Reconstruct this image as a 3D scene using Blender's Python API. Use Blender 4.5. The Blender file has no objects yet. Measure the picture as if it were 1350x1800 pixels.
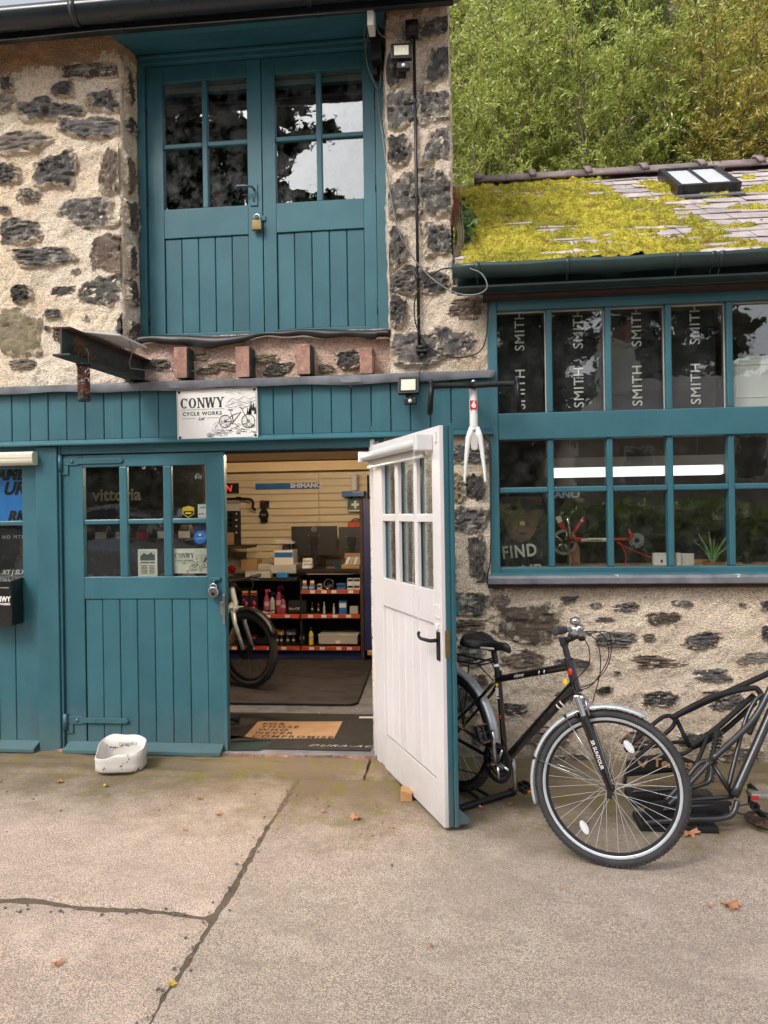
import bpy, math, random
import numpy as np
from mathutils import Vector, Matrix

S = bpy.context.scene
COL = S.collection
R = math.radians
rnd = random.Random(7)

# ------------------------------------------------------------ camera, sky, sun, exposure
FPX, TH, RHO = 1290.0, R(6.0), 0.015
CAM = np.array([0.0, -4.78, 1.64])
FWD = np.array([-math.sin(TH), math.cos(TH), 0]); RGT = np.array([math.cos(TH), math.sin(TH), 0]); UPV = np.array([0, 0, 1.0])
cam_data = bpy.data.cameras.new('camera'); cam = bpy.data.objects.new('camera', cam_data); COL.objects.link(cam)
cam_data.sensor_fit = 'VERTICAL'; cam_data.sensor_height = 36.0; cam_data.lens = FPX / 1800 * 36.0
cam_data.clip_start = 0.05; cam_data.clip_end = 600
cx_ = math.cos(RHO) * RGT - math.sin(RHO) * UPV; cy_ = math.cos(RHO) * UPV + math.sin(RHO) * RGT
cam.matrix_world = Matrix(((cx_[0], cy_[0], -FWD[0], CAM[0]), (cx_[1], cy_[1], -FWD[1], CAM[1]), (cx_[2], cy_[2], -FWD[2], CAM[2]), (0, 0, 0, 1)))
S.camera = cam

SUN_EL, SUN_AZ = R(46), R(214)      # high, from behind the viewer's left; azimuth measured clockwise from +Y
world = bpy.data.worlds.new('World'); S.world = world; world.use_nodes = True
wt = world.node_tree; wt.nodes.clear()
sky = wt.nodes.new('ShaderNodeTexSky'); sky.sky_type = 'NISHITA'; sky.sun_disc = False
sky.sun_elevation = SUN_EL; sky.sun_rotation = SUN_AZ; sky.air_density = 1.0; sky.dust_density = 4.0; sky.ozone_density = 1.0
hsv = wt.nodes.new('ShaderNodeHueSaturation'); hsv.inputs['Saturation'].default_value = 0.30     # white cloud cover
bg = wt.nodes.new('ShaderNodeBackground'); bg.inputs['Strength'].default_value = 0.15
wo = wt.nodes.new('ShaderNodeOutputWorld')
wt.links.new(sky.outputs[0], hsv.inputs['Color']); wt.links.new(hsv.outputs[0], bg.inputs[0]); wt.links.new(bg.outputs[0], wo.inputs[0])
sun_d = bpy.data.lights.new('sun', 'SUN'); sun_d.energy = 1.1; sun_d.angle = R(18); sun_d.color = (1.0, 0.95, 0.89)
sun = bpy.data.objects.new('sun', sun_d); COL.objects.link(sun)
sdir = Vector((math.sin(SUN_AZ) * math.cos(SUN_EL), math.cos(SUN_AZ) * math.cos(SUN_EL), math.sin(SUN_EL)))
sun.rotation_euler = sdir.to_track_quat('Z', 'Y').to_euler(); sun.location = sdir * 40

S.view_settings.view_transform = 'Standard'; S.view_settings.look = 'None'
S.view_settings.exposure = 0.84; S.view_settings.gamma = 1.0; S.view_settings.use_curve_mapping = False
S.render.engine = 'CYCLES'; S.cycles.use_denoising = True
S.cycles.max_bounces = 8; S.cycles.transparent_max_bounces = 24; S.cycles.diffuse_bounces = 4; S.cycles.glossy_bounces = 4
S.cycles.caustics_reflective = False; S.cycles.caustics_refractive = False


# ------------------------------------------------------------ survey: photo measurements to metres on a known plane
def ray(px, py):
    x = (px - 675) / FPX; y = (900 - py) / FPX
    a = x * math.cos(RHO) + y * math.sin(RHO); b = -x * math.sin(RHO) + y * math.cos(RHO)
    return FWD + a * RGT + b * UPV


def W(px, py, Y=0.0):                       # point on the vertical plane at depth Y
    d = ray(px, py); return CAM + d * ((Y - CAM[1]) / d[1])


def G(px, py, Z=0.0):                       # point on the level plane at height Z
    d = ray(px, py); return CAM + d * ((Z - CAM[2]) / d[2])


# ------------------------------------------------------------ numpy noise
def _h(ix, iy, iz, seed):
    n = (ix * 374761393 + iy * 668265263 + iz * 2147483647 + seed * 974711) & 0xffffffff
    n = ((n ^ (n >> 13)) * 1274126177) & 0xffffffff
    n = ((n ^ (n >> 16)) * 2246822519) & 0xffffffff
    return ((n ^ (n >> 15)) & 0xffff) / 65535.0


def vn(x, y, z, seed=0):
    x, y, z = np.broadcast_arrays(np.asarray(x, float), y, z)
    fx, fy, fz = np.floor(x), np.floor(y), np.floor(z)
    ix, iy, iz = fx.astype(np.int64), fy.astype(np.int64), fz.astype(np.int64)
    tx, ty, tz = x - fx, y - fy, z - fz
    tx = tx * tx * (3 - 2 * tx); ty = ty * ty * (3 - 2 * ty); tz = tz * tz * (3 - 2 * tz)
    r = 0
    for a in (0, 1):
        for b in (0, 1):
            for c in (0, 1):
                w = (tx if a else 1 - tx) * (ty if b else 1 - ty) * (tz if c else 1 - tz)
                r = r + w * _h(ix + a, iy + b, iz + c, seed)
    return r * 2 - 1


def fbm(x, y, z, sc, oct=4, seed=0, gain=0.5):
    r, a, t = 0, 1, 0
    for i in range(oct):
        r = r + a * vn(np.asarray(x) * sc, np.asarray(y) * sc, np.asarray(z) * sc, seed + i * 17); t += a; a *= gain; sc *= 2.03
    return r / t


# ------------------------------------------------------------ materials
def L(r, g, b):
    f = lambda c: (c / 255 / 12.92) if c <= 10.3 else ((c / 255 + .055) / 1.055) ** 2.4
    return (f(r), f(g), f(b), 1.0)


class NT:
    def __init__(s, name):
        s.m = bpy.data.materials.new(name); s.m.use_nodes = True; s.t = s.m.node_tree
        s.b = s.t.nodes['Principled BSDF']; s.out = s.t.nodes['Material Output']; s._co = None

    def n(s, typ, **kw):
        o = s.t.nodes.new('ShaderNode' + typ)
        for k, v in kw.items():
            if k in o.inputs: o.inputs[k].default_value = v
            else: setattr(o, k, v)
        return o

    def l(s, a, b): s.t.links.new(a, b)

    def co(s, rand=False):
        if s._co is None:
            tc = s.n('TexCoord'); s._co = tc.outputs['Object']
            if rand:
                oi = s.n('ObjectInfo'); va = s.n('VectorMath', operation='SCALE'); va.inputs[0].default_value = (37, 91, 53)
                s.l(oi.outputs['Random'], va.inputs['Scale']); ad = s.n('VectorMath', operation='ADD')
                s.l(tc.outputs['Object'], ad.inputs[0]); s.l(va.outputs[0], ad.inputs[1]); s._co = ad.outputs[0]
        return s._co

    def stretch(s, v):
        mp = s.n('Mapping'); mp.inputs['Scale'].default_value = v; s.l(s.co(), mp.inputs[0]); return mp.outputs[0]

    def noise(s, scale, detail=5, rough=.55, co=None, dist=0.0):
        n = s.n('TexNoise', Scale=scale, Detail=detail, Roughness=rough, Distortion=dist); s.l(co or s.co(), n.inputs['Vector']); return n.outputs['Fac']

    def voro(s, scale, feat='F1', co=None, rnd_=1.0):
        n = s.n('TexVoronoi', Scale=scale, Randomness=rnd_); n.feature = feat; s.l(co or s.co(), n.inputs['Vector']); return n

    def ramp(s, fac, *stops):
        r = s.n('ValToRGB'); s.l(fac, r.inputs[0]); e = r.color_ramp.elements
        while len(e) < len(stops): e.new(.5)
        for el, (p, c) in zip(e, stops):
            el.position = p; el.color = c if hasattr(c, '__len__') else (c, c, c, 1)
        return r.outputs[0]

    def mix(s, fac, a, b, mode='MIX'):
        m = s.n('Mix', data_type='RGBA', blend_type=mode)
        for sock, v in ((m.inputs[0], fac), (m.inputs[6], a), (m.inputs[7], b)):
            if hasattr(v, 'links') or hasattr(v, 'is_linked'): s.l(v, sock)
            else: sock.default_value = v
        return m.outputs[2]

    def math(s, op, a, b=None):
        m = s.n('Math', operation=op)
        for i, v in ((0, a), (1, b)):
            if v is None: continue
            if hasattr(v, 'is_linked'): s.l(v, m.inputs[i])
            else: m.inputs[i].default_value = v
        return m.outputs[0]

    def col(s, v):
        if hasattr(v, 'is_linked'): s.l(v, s.b.inputs['Base Color'])
        else: s.b.inputs['Base Color'].default_value = v

    def bump(s, h, strength=.3, dist=.01, prev=None):
        b = s.n('Bump', Strength=strength, Distance=dist); s.l(h, b.inputs['Height'])
        if prev is not None: s.l(prev, b.inputs['Normal'])
        s.l(b.outputs[0], s.b.inputs['Normal']); return b.outputs[0]


def pm(name, c, rough=.5, c2=None, scale=6, metal=0, bump=0, bscale=60, rand=0, spec=.5, chip=None, coat=0, grain=None, det=5, rvar=.12, splash=0):
    """plain procedural material: two-tone noise, per-object variation, optional chips, grain and bump"""
    k = NT(name); b = k.b
    k.co(rand=True)
    c2 = c2 or tuple(x * .8 for x in c[:3]) + (1,)
    col = k.mix(k.ramp(k.noise(scale, det), (.32, 0.), (.68, 1.)), c, c2)
    if rand:
        oi = k.n('ObjectInfo'); v = k.math('MULTIPLY_ADD', oi.outputs['Random'], 2 * rand); v.node.inputs[2].default_value = 1 - rand
        h = k.n('HueSaturation'); k.l(v, h.inputs['Value']); k.l(col, h.inputs['Color']); col = h.outputs[0]
    if chip:
        cc, cs, ct = chip
        col = k.mix(k.ramp(k.noise(cs, 3, .7), (ct, 0.), (ct + .03, 1.)), col, cc)
    if splash:                                                                      # mud splashed up from the yard
        tc = k.n('TexCoord'); sz = k.n('SeparateXYZ'); k.l(tc.outputs['Object'], sz.inputs[0])
        e = k.math('ADD', sz.outputs[2], k.math('MULTIPLY', k.noise(9, 6, .75), .5))
        col = k.mix(k.ramp(e, (.18, splash), (.62, 0.)), col, L(128, 118, 100))
        col = k.mix(k.ramp(k.noise(1.0, 5, .7, co=k.stretch((38, 38, 1.1))), (.60, 0.), (.74, .22)), col, tuple(min(1, x * 1.9 + .02) for x in c[:3]) + (1,))
    k.col(col)
    rr = k.noise(scale * 2.3, 4); rm = k.n('MapRange'); rm.inputs[3].default_value = max(0, rough - rvar); rm.inputs[4].default_value = min(1, rough + rvar)
    k.l(rr, rm.inputs[0]); k.l(rm.outputs[0], b.inputs['Roughness'])
    b.inputs['Metallic'].default_value = metal; b.inputs['Specular IOR Level'].default_value = spec; b.inputs['Coat Weight'].default_value = coat
    p = None
    if grain: p = k.bump(k.noise(1.0, 4, .6, co=k.stretch(grain)), .25, .002)
    if bump: k.bump(k.noise(bscale, 5, .6), bump, .004, p)
    return k.m


MT = {}
TEAL, TEAL2 = L(50, 101, 112), L(40, 86, 97)
MT['teal'] = pm('teal_paint', TEAL, .42, TEAL2, 2.2, bump=.12, bscale=35, rand=.05, chip=(L(150, 165, 165), 30, .745), grain=(90, 90, 5), splash=.32)
MT['tealh'] = pm('teal_paint_rail', TEAL, .42, TEAL2, 2.2, bump=.12, bscale=35, rand=.05, chip=(L(150, 165, 165), 30, .75), grain=(5, 90, 90), splash=.3)
MT['dteal'] = pm('dark_green_gutter_paint', L(38, 62, 60), .38, L(26, 42, 42), 3, bump=.15, bscale=25, rand=.05, chip=(L(120, 130, 120), 22, .79))
MT['black_gut'] = pm('dark_gutter_plastic', L(34, 42, 46), .3, L(24, 30, 34), 3, bump=.05, chip=(L(110, 110, 105), 25, .77))
MT['white'] = pm('white_gloss_paint', L(226, 221, 221), .38, L(217, 211, 211), 2.5, bump=.06, bscale=25, rand=.015, chip=(L(158, 148, 136), 21, .755), grain=(90, 90, 4), splash=.38)
MT['wplas'] = pm('white_plastic', L(226, 226, 224), .35, L(214, 214, 210), 3)
MT['cream'] = pm('cream_plastic', L(222, 219, 200), .45, L(205, 200, 180), 4)
MT['lead'] = pm('lead_flashing', L(128, 131, 136), .55, L(92, 95, 102), 7, metal=.25, bump=.35, bscale=18, chip=(L(185, 185, 182), 9, .67))
MT['black'] = pm('black_plastic', L(24, 24, 26), .45, L(17, 17, 18), 8, bump=.05, rand=.1)
MT['blackm'] = pm('black_matt', L(22, 22, 23), .75, L(14, 14, 15), 8)
MT['blackg'] = pm('black_gloss_enamel', L(14, 13, 13), .2, L(18, 16, 15), 8, coat=.5)
MT['rubber'] = pm('tyre_rubber', L(60, 59, 59), .8, L(46, 45, 46), 14, bump=.3, bscale=140)
MT['alu'] = pm('aluminium', L(188, 188, 190), .32, L(160, 160, 163), 20, metal=.9, bump=.03)
MT['steel'] = pm('bright_steel', L(200, 200, 200), .22, L(170, 170, 170), 20, metal=1)
MT['silverp'] = pm('silver_paint', L(196, 200, 204), .3, L(182, 186, 190), 6, metal=.35, coat=.3)
MT['spokem'] = pm('spoke_steel', L(196, 196, 196), .5, L(170, 170, 170), 20, metal=.25)
MT['frameg'] = pm('grey_black_enamel', L(44, 44, 48), .32, L(30, 30, 33), 7, coat=.3, bump=.08, bscale=60, chip=(L(120, 120, 118), 18, .74))
MT['darkst'] = pm('dark_steel', L(70, 70, 72), .4, L(45, 45, 46), 12, metal=.8)
MT['rust'] = pm('rusty_iron', L(92, 58, 42), .85, L(48, 36, 30), 14, bump=.5, bscale=80)
MT['brass'] = pm('dull_brass', L(150, 128, 88), .42, L(110, 92, 62), 18, metal=.8)
MT['beamg'] = pm('old_green_beam_paint', L(46, 58, 54), .62, L(34, 42, 38), 8, bump=.4, bscale=45, chip=(L(88, 60, 44), 10, .60))
MT['wood'] = pm('raw_pine', L(196, 152, 104), .7, L(172, 126, 82), 9, grain=(8, 90, 90))
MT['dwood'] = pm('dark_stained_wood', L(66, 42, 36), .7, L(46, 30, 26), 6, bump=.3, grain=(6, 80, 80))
MT['cable_g'] = pm('grey_cable', L(120, 122, 122), .5, L(95, 97, 97), 9)
MT['cable_k'] = pm('black_cable', L(32, 32, 34), .5, L(24, 24, 24), 9)
MT['paper'] = pm('white_paper', L(228, 226, 222), .7, L(220, 217, 212), 4)
MT['ink'] = pm('dark_green_ink', L(52, 62, 58), .6, L(44, 54, 50), 9)
MT['red'] = pm('red_paint', L(186, 28, 34), .3, L(168, 22, 28), 6, coat=.3)
MT['blue'] = pm('blue_print', L(30, 104, 170), .5, L(24, 92, 156), 6)
MT['skyblue'] = pm('bright_blue_print', L(52, 148, 226), .5, L(32, 112, 200), 5)
MT['yellow'] = pm('yellow_print', L(240, 205, 40), .5, L(226, 190, 30), 6)
MT['orange'] = pm('orange_plastic', L(214, 84, 44), .5, L(196, 70, 34), 6)
MT['shelfor'] = pm('orange_shelf_edge', L(186, 82, 50), .5, L(164, 70, 44), 6)
MT['pink'] = pm('pink_plastic', L(226, 60, 130), .45, L(206, 44, 112), 6)
MT['green'] = pm('green_plastic', L(22, 92, 70), .5, L(18, 78, 58), 6)
MT['navy'] = pm('navy_panel', L(24, 38, 92), .5, L(20, 32, 78), 6)
MT['slat'] = pm('cream_slatwall', L(224, 205, 170), .5, L(214, 194, 158), 3, rand=.02)
MT['ceil'] = pm('cream_ceiling', L(232, 205, 160), .8, L(222, 194, 148), 3)
MT['cardb'] = pm('brown_card', L(168, 134, 98), .8, L(150, 116, 82), 6, rand=.1)
MT['boxg'] = pm('grey_card_box', L(186, 182, 174), .7, L(172, 168, 160), 6, rand=.08)
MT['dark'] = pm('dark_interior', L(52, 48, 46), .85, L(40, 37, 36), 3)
MT['intw'] = pm('workshop_wall_paint', L(120, 112, 100), .8, L(98, 90, 80), 3)
MT['glove'] = pm('black_knit', L(24, 24, 25), .95, L(16, 16, 16), 40, bump=.6, bscale=220)
MT['tube_r'] = pm('red_cable', L(196, 44, 40), .4, L(176, 36, 34), 6)
MT['termf'] = pm('terracotta', L(168, 104, 78), .8, L(146, 86, 62), 10)
MT['skin'] = pm('poster_skin_print', L(92, 66, 54), .6, L(58, 42, 36), 9)
MT['seatv'] = pm('black_vinyl', L(20, 20, 21), .36, L(14, 14, 15), 12, bump=.15, bscale=90)
MT['refl'] = pm('clear_reflector', L(225, 226, 230), .18, L(196, 198, 205), 90, bump=.5, bscale=160)
MT['amber'] = pm('amber_reflector', L(240, 140, 30), .25, L(226, 120, 20), 90)
MT['led'] = pm('led_panel', L(216, 212, 190), .3, L(196, 190, 164), 90)


def glass_mat(name, tint, refl=.05, rough=0.0, smear=0.0):
    k = NT(name); t = k.t; t.nodes.remove(k.b)
    tr = k.n('BsdfTransparent'); tr.inputs[0].default_value = tint
    gl = k.n('BsdfGlossy', Roughness=rough); gl.inputs[0].default_value = (1, 1, 1, 1)
    lw = k.n('LayerWeight'); lw.inputs[0].default_value = .5
    p = k.math('POWER', lw.outputs['Facing'], 5.0); f = k.math('MULTIPLY_ADD', p, 1 - refl); f.node.inputs[2].default_value = refl
    nz = k.noise(5, 3, .5); bp = k.n('Bump', Strength=.05, Distance=.02); k.l(nz, bp.inputs['Height']); k.l(bp.outputs[0], gl.inputs['Normal'])
    m = k.n('MixShader'); k.l(f, m.inputs[0]); k.l(tr.outputs[0], m.inputs[1]); k.l(gl.outputs[0], m.inputs[2])
    last = m.outputs[0]
    if smear:
        df = k.n('BsdfDiffuse'); df.inputs[0].default_value = (.6, .6, .6, 1)
        d = k.math('MULTIPLY', k.ramp(k.noise(9, 6, .7), (.45, 0.), (.8, 1.)), smear)
        m2 = k.n('MixShader'); k.l(d, m2.inputs[0]); k.l(last, m2.inputs[1]); k.l(df.outputs[0], m2.inputs[2]); last = m2.outputs[0]
    k.l(last, k.out.inputs[0]); return k.m


MT['glass'] = glass_mat('window_glass', (.92, .94, .92, 1), .09, smear=.03)
MT['gdoor'] = glass_mat('door_glass', (.92, .94, .93, 1), .12, smear=.015)
MT['gup'] = glass_mat('upper_door_glass', (.62, .66, .66, 1), .19, smear=.16)


def grain(k, col, dark=L(146, 126, 106)):
    """coarse sand and pits of lime roughcast"""
    v = k.voro(125); sp = k.n('SeparateColor'); k.l(v.outputs['Color'], sp.inputs[0])
    col = k.mix(1.0, col, k.ramp(sp.outputs[0], (.0, .70), (.35, .97), (1., 1.14)), 'MULTIPLY')
    return k.mix(k.ramp(k.noise(88, 4, .75), (.33, .85), (.43, 0.)), col, dark)


def mortar_mat(name, a, b, c, brownz=None, dirt=0.0, dark=L(146, 126, 106)):
    k = NT(name)
    n1 = k.noise(2.6, 6, .6); n2 = k.noise(1.1, 5, .6, dist=.4)
    col = k.mix(k.ramp(n1, (.36, 0.), (.62, 1.)), a, b)
    col = k.mix(k.ramp(n2, (.48, 0.), (.70, 1.)), col, c)
    gr = k.noise(150, 3, .7)
    col = k.mix(k.ramp(k.noise(7, 5, .65), (.56, 0.), (.70, .5)), col, L(176, 160, 142))
    col = k.mix(k.ramp(k.noise(23, 6, .8), (.62, 0.), (.68, .5)), col, L(242, 232, 216))
    col = grain(k, col, dark)
    sep = k.n('SeparateXYZ'); tc = k.n('TexCoord'); k.l(tc.outputs['Object'], sep.inputs[0])
    if brownz:                                                                      # a coat of brown clay render under the eaves
        z0, sl, x0 = brownz
        e = k.math('ADD', sep.outputs[2], k.math('MULTIPLY', k.noise(6, 6, .7), .34)); e = k.math('ADD', e, k.math('MULTIPLY', sep.outputs[0], sl))
        br = k.mix(k.ramp(k.noise(4, 5), (.4, 0.), (.7, 1.)), L(188, 158, 136), L(214, 172, 124))
        br = k.mix(k.ramp(gr, (.38, .8), (.5, 0.)), br, L(120, 94, 76))
        col = k.mix(k.ramp(k.math('SUBTRACT', e, z0), (.0, 0.), (.015, 1.)), col, br)
    if dirt:
        e = k.math('ADD', sep.outputs[2], k.math('MULTIPLY', k.noise(3.3, 6, .7), 1.0))
        col = k.mix(k.ramp(e, (.35, dirt), (1.35, 0.)), col, L(116, 98, 80))
        col = k.mix(k.ramp(k.math('ADD', sep.outputs[2], k.math('MULTIPLY', k.noise(9, 5, .7), .5)), (.22, .7), (.42, 0.)), col, L(86, 84, 44))
    k.col(col); k.b.inputs['Roughness'].default_value = .92; k.b.inputs['Specular IOR Level'].default_value = .25
    p = k.bump(k.noise(30, 8, .8), .9, .022)
    k.bump(k.voro(110).outputs['Distance'], .8, .009, p)
    return k.m


MT['mortar'] = mortar_mat('roughcast_mortar', L(248, 234, 212), L(236, 220, 200), L(242, 218, 184), brownz=(5.03, -.118, 0))
MT['mortar2'] = mortar_mat('pillar_mortar', L(240, 224, 202), L(222, 206, 190), L(232, 208, 178), brownz=(5.06, 0, 0))
MT['mortar3'] = mortar_mat('lower_wall_mortar', L(246, 228, 206), L(234, 214, 192), L(232, 210, 180), dirt=.5)
MT['mortar4'] = mortar_mat('pier_mortar', L(242, 228, 208), L(228, 212, 190), L(224, 206, 166), dirt=.35)
MT['pinkm'] = mortar_mat('pink_lime_mortar', L(222, 192, 176), L(208, 176, 160), L(212, 182, 156))
MT['smoothm'] = mortar_mat('smooth_render_strip', L(186, 168, 148), L(160, 146, 130), L(176, 150, 120))


def stone_mat(name, a, b, lichen=.5, lc=L(190, 184, 170)):
    k = NT(name); k.co(rand=True)
    col = k.mix(k.ramp(k.noise(9, 7, .65), (.35, 0.), (.65, 1.)), a, b)
    oi = k.n('ObjectInfo'); h = k.n('HueSaturation'); v = k.math('MULTIPLY_ADD', oi.outputs['Random'], .6); v.node.inputs[2].default_value = .7
    k.l(v, h.inputs['Value']); k.l(col, h.inputs['Color']); col = h.outputs[0]
    col = k.mix(k.ramp(k.noise(70, 4, .7), (.55, 0.), (.75, .35)), col, L(150, 144, 134))
    m = k.ramp(k.noise(16, 6, .72), (.64 - .16 * lichen, 0.), (.70 - .12 * lichen, .85))
    col = k.mix(m, col, lc)
    sp = k.ramp(k.voro(17).outputs['Distance'], (.07, .8), (.13, 0.)); sp2 = k.math('MULTIPLY', sp, k.ramp(k.noise(5, 2), (.5, 0.), (.58, lichen + .3)))
    col = k.mix(sp2, col, L(214, 208, 198))
    at = k.n('Attribute'); at.attribute_name = 'rim'
    sm = k.math('ADD', k.math('MULTIPLY', k.noise(13, 7, .72), 1.0), k.math('MULTIPLY', at.outputs['Fac'], .56))
    smc = grain(k, k.mix(k.ramp(k.noise(4, 4), (.4, 0.), (.6, 1.)), L(240, 224, 200), L(226, 206, 180)))
    col = k.mix(k.ramp(sm, (.82, 0.), (.94, .95)), col, smc)                        # mortar smeared over the stone's rim
    k.col(col); k.b.inputs['Roughness'].default_value = .78; k.b.inputs['Specular IOR Level'].default_value = .4
    p = k.bump(k.noise(15, 8, .75, co=k.stretch((.7, 1, 1.5))), 1.0, .05); k.bump(k.noise(80, 5, .75), .8, .009, p)
    return k.m


MT['st_dark'] = stone_mat('dark_dolerite', L(128, 122, 118), L(80, 77, 78), .55)
MT['st_lich'] = stone_mat('lichened_dolerite', L(118, 112, 106), L(74, 71, 70), .85)
MT['st_brown'] = stone_mat('brown_stone', L(138, 120, 104), L(98, 84, 74), .5)
MT['st_pale'] = stone_mat('pale_grey_stone', L(176, 164, 152), L(150, 140, 128), .3)
MT['st_green'] = stone_mat('greenish_grey_stone', L(158, 148, 118), L(136, 124, 100), .3)
MT['st_grey'] = stone_mat('mid_grey_stone', L(112, 106, 100), L(84, 80, 76), .4)


def brick_mat():
    k = NT('old_red_brick'); k.co(rand=True)
    col = k.mix(k.ramp(k.noise(14, 6, .65), (.35, 0.), (.65, 1.)), L(168, 130, 114), L(136, 102, 90))
    col = k.mix(k.ramp(k.noise(30, 5, .7), (.56, 0.), (.66, .8)), col, L(196, 160, 140)); col = k.mix(k.ramp(k.noise(11, 4), (.62, 0.), (.7, .8)), col, L(58, 46, 42))
    k.col(col); k.b.inputs['Roughness'].default_value = .9; k.bump(k.noise(60, 5, .7), .7, .008); return k.m


MT['brick'] = brick_mat()


def ground_mat(name, a, b, agg, moss, soil=.0):
    k = NT(name)
    col = k.mix(k.ramp(k.noise(1.3, 7, .62), (.36, 0.), (.66, 1.)), a, b)
    v = k.voro(165); sp = k.n('SeparateColor'); k.l(v.outputs['Color'], sp.inputs[0])
    tone = k.mix(k.ramp(sp.outputs[0], (.0, 0.), (1., 1.)), tuple(x * .62 for x in agg[:3]) + (1,), tuple(min(1, x * 1.5) for x in agg[:3]) + (1,))
    col = k.mix(.5, col, tone)
    col = k.mix(k.ramp(v.outputs['Distance'], (.38, 0.), (.66, .6)), col, L(100, 90, 80))
    col = k.mix(k.ramp(k.noise(16, 6, .75), (.52, 0.), (.70, .35)), col, tuple(x * .66 for x in b[:3]) + (1,))
    col = k.mix(k.ramp(k.noise(.55, 4, .6, dist=.6), (.48, 0.), (.66, .38)), col, tuple(x * .66 for x in b[:3]) + (1,))
    col = k.mix(k.ramp(k.noise(4.2, 7, .72, co=k.stretch((1, 1.8, 1))), (.48, 0.), (.64, .5)), col, tuple(x * .60 for x in b[:3]) + (1,))
    col = k.mix(k.ramp(k.noise(3.1, 7, .7), (.54, 0.), (.70, .3)), col, tuple(min(1, x * 1.3) for x in a[:3]) + (1,))
    col = k.mix(k.ramp(k.noise(60, 4, .8), (.66, 0.), (.72, .6)), col, L(110, 98, 86))
    col = k.mix(k.ramp(k.noise(240, 2, .6), (.70, 0.), (.74, .8)), col, L(222, 212, 196))
    sep = k.n('SeparateXYZ'); tc = k.n('TexCoord'); k.l(tc.outputs['Object'], sep.inputs[0])
    e = k.math('ADD', sep.outputs[1], k.math('MULTIPLY', k.noise(2.2, 6, .7), 1.5)); e = k.math('ADD', e, .30 + soil)
    damp = k.ramp(e, (.0, 0.), (.85, .92)); col = k.mix(damp, col, L(108, 93, 72))   # soil washed against the wall foot
    mm = k.math('MULTIPLY', k.ramp(e, (.05, 0.), (.75, 1.)), k.ramp(k.noise(7, 6, .75), (.5, 0.), (.62, moss)))
    col = k.mix(mm, col, L(112, 106, 44))
    k.col(col); k.b.inputs['Roughness'].default_value = .9; k.b.inputs['Specular IOR Level'].default_value = .3
    p = k.bump(v.outputs['Distance'], .55, .006); p = k.bump(k.noise(300, 3, .7), .35, .003, p); k.bump(k.noise(5, 5, .6), .3, .02, p)
    return k.m


MT['asph'] = ground_mat('worn_asphalt', L(206, 188, 170), L(186, 169, 153), L(196, 180, 164), .9, .32)
MT['conc'] = ground_mat('old_concrete', L(220, 198, 180), L(202, 180, 162), L(208, 188, 170), .6, .1)
MT['grit'] = ground_mat('damp_joint_grit', L(120, 106, 90), L(96, 84, 68), L(110, 98, 82), .6)
MT['ridge'] = pm('ridge_tile_clay', L(140, 124, 124), .7, L(112, 98, 98), 9, bump=.4, bscale=50, rand=.08, chip=(L(186, 178, 170), 14, .66))


def slate_mat():
    k = NT('purple_grey_slate'); k.co(rand=True)
    col = k.mix(k.ramp(k.noise(5, 6, .6), (.35, 0.), (.65, 1.)), L(186, 175, 172), L(156, 147, 146))
    oi = k.n('ObjectInfo'); h = k.n('HueSaturation'); v = k.math('MULTIPLY_ADD', oi.outputs['Random'], .4); v.node.inputs[2].default_value = .78
    k.l(v, h.inputs['Value']); k.l(col, h.inputs['Color']); col = h.outputs[0]
    col = k.mix(k.ramp(k.noise(22, 6, .75), (.54, 0.), (.68, .6)), col, L(206, 196, 194))
    col = k.mix(k.ramp(k.noise(9, 4), (.60, 0.), (.70, .7)), col, L(128, 120, 84))
    col = k.mix(k.ramp(k.noise(60, 5, .8), (.55, 0.), (.72, .55)), col, L(104, 96, 94))
    k.col(col); k.b.inputs['Roughness'].default_value = .62; k.bump(k.noise(40, 6, .65, co=k.stretch((1, .4, 1))), .4, .004); return k.m


MT['slate'] = slate_mat()


def moss_mat():
    k = NT('yellow_green_moss')
    col = k.ramp(k.noise(16, 7, .75), (.26, L(104, 102, 40)), (.38, L(176, 168, 60)), (.51, L(222, 208, 80)), (.66, L(234, 222, 110)))
    col = k.mix(k.ramp(k.noise(3.2, 6, .7), (.48, 0.), (.62, .7)), col, L(142, 148, 60)); col = k.mix(k.ramp(k.noise(5.5, 6, .75, dist=.5), (.52, 0.), (.64, .8)), col, L(150, 122, 70))
    col = k.mix(k.ramp(k.noise(90, 4, .7), (.35, .7), (.55, 0.)), col, L(84, 80, 28))
    k.col(col); k.b.inputs['Roughness'].default_value = .95; k.b.inputs['Specular IOR Level'].default_value = .1
    p = k.bump(k.noise(140, 5, .75), 1, .015); return k.m


MT['moss'] = moss_mat()


def leaf_mat(name, *cols, tr=.35):
    k = NT(name); t = k.t; t.nodes.remove(k.b)
    g = k.n('NewGeometry'); c = k.ramp(g.outputs['Random Per Island'], *[(i / max(1, len(cols) - 1), x) for i, x in enumerate(cols)])
    d = k.n('BsdfDiffuse'); k.l(c, d.inputs[0]); tl = k.n('BsdfTranslucent'); k.l(c, tl.inputs[0]); gl = k.n('BsdfGlossy', Roughness=.45); gl.inputs[0].default_value = (.9, .95, .85, 1)
    m = k.n('MixShader'); m.inputs[0].default_value = tr; k.l(d.outputs[0], m.inputs[1]); k.l(tl.outputs[0], m.inputs[2])
    m2 = k.n('MixShader'); m2.inputs[0].default_value = .06; k.l(m.outputs[0], m2.inputs[1]); k.l(gl.outputs[0], m2.inputs[2])
    k.l(m2.outputs[0], k.out.inputs[0]); return k.m


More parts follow.
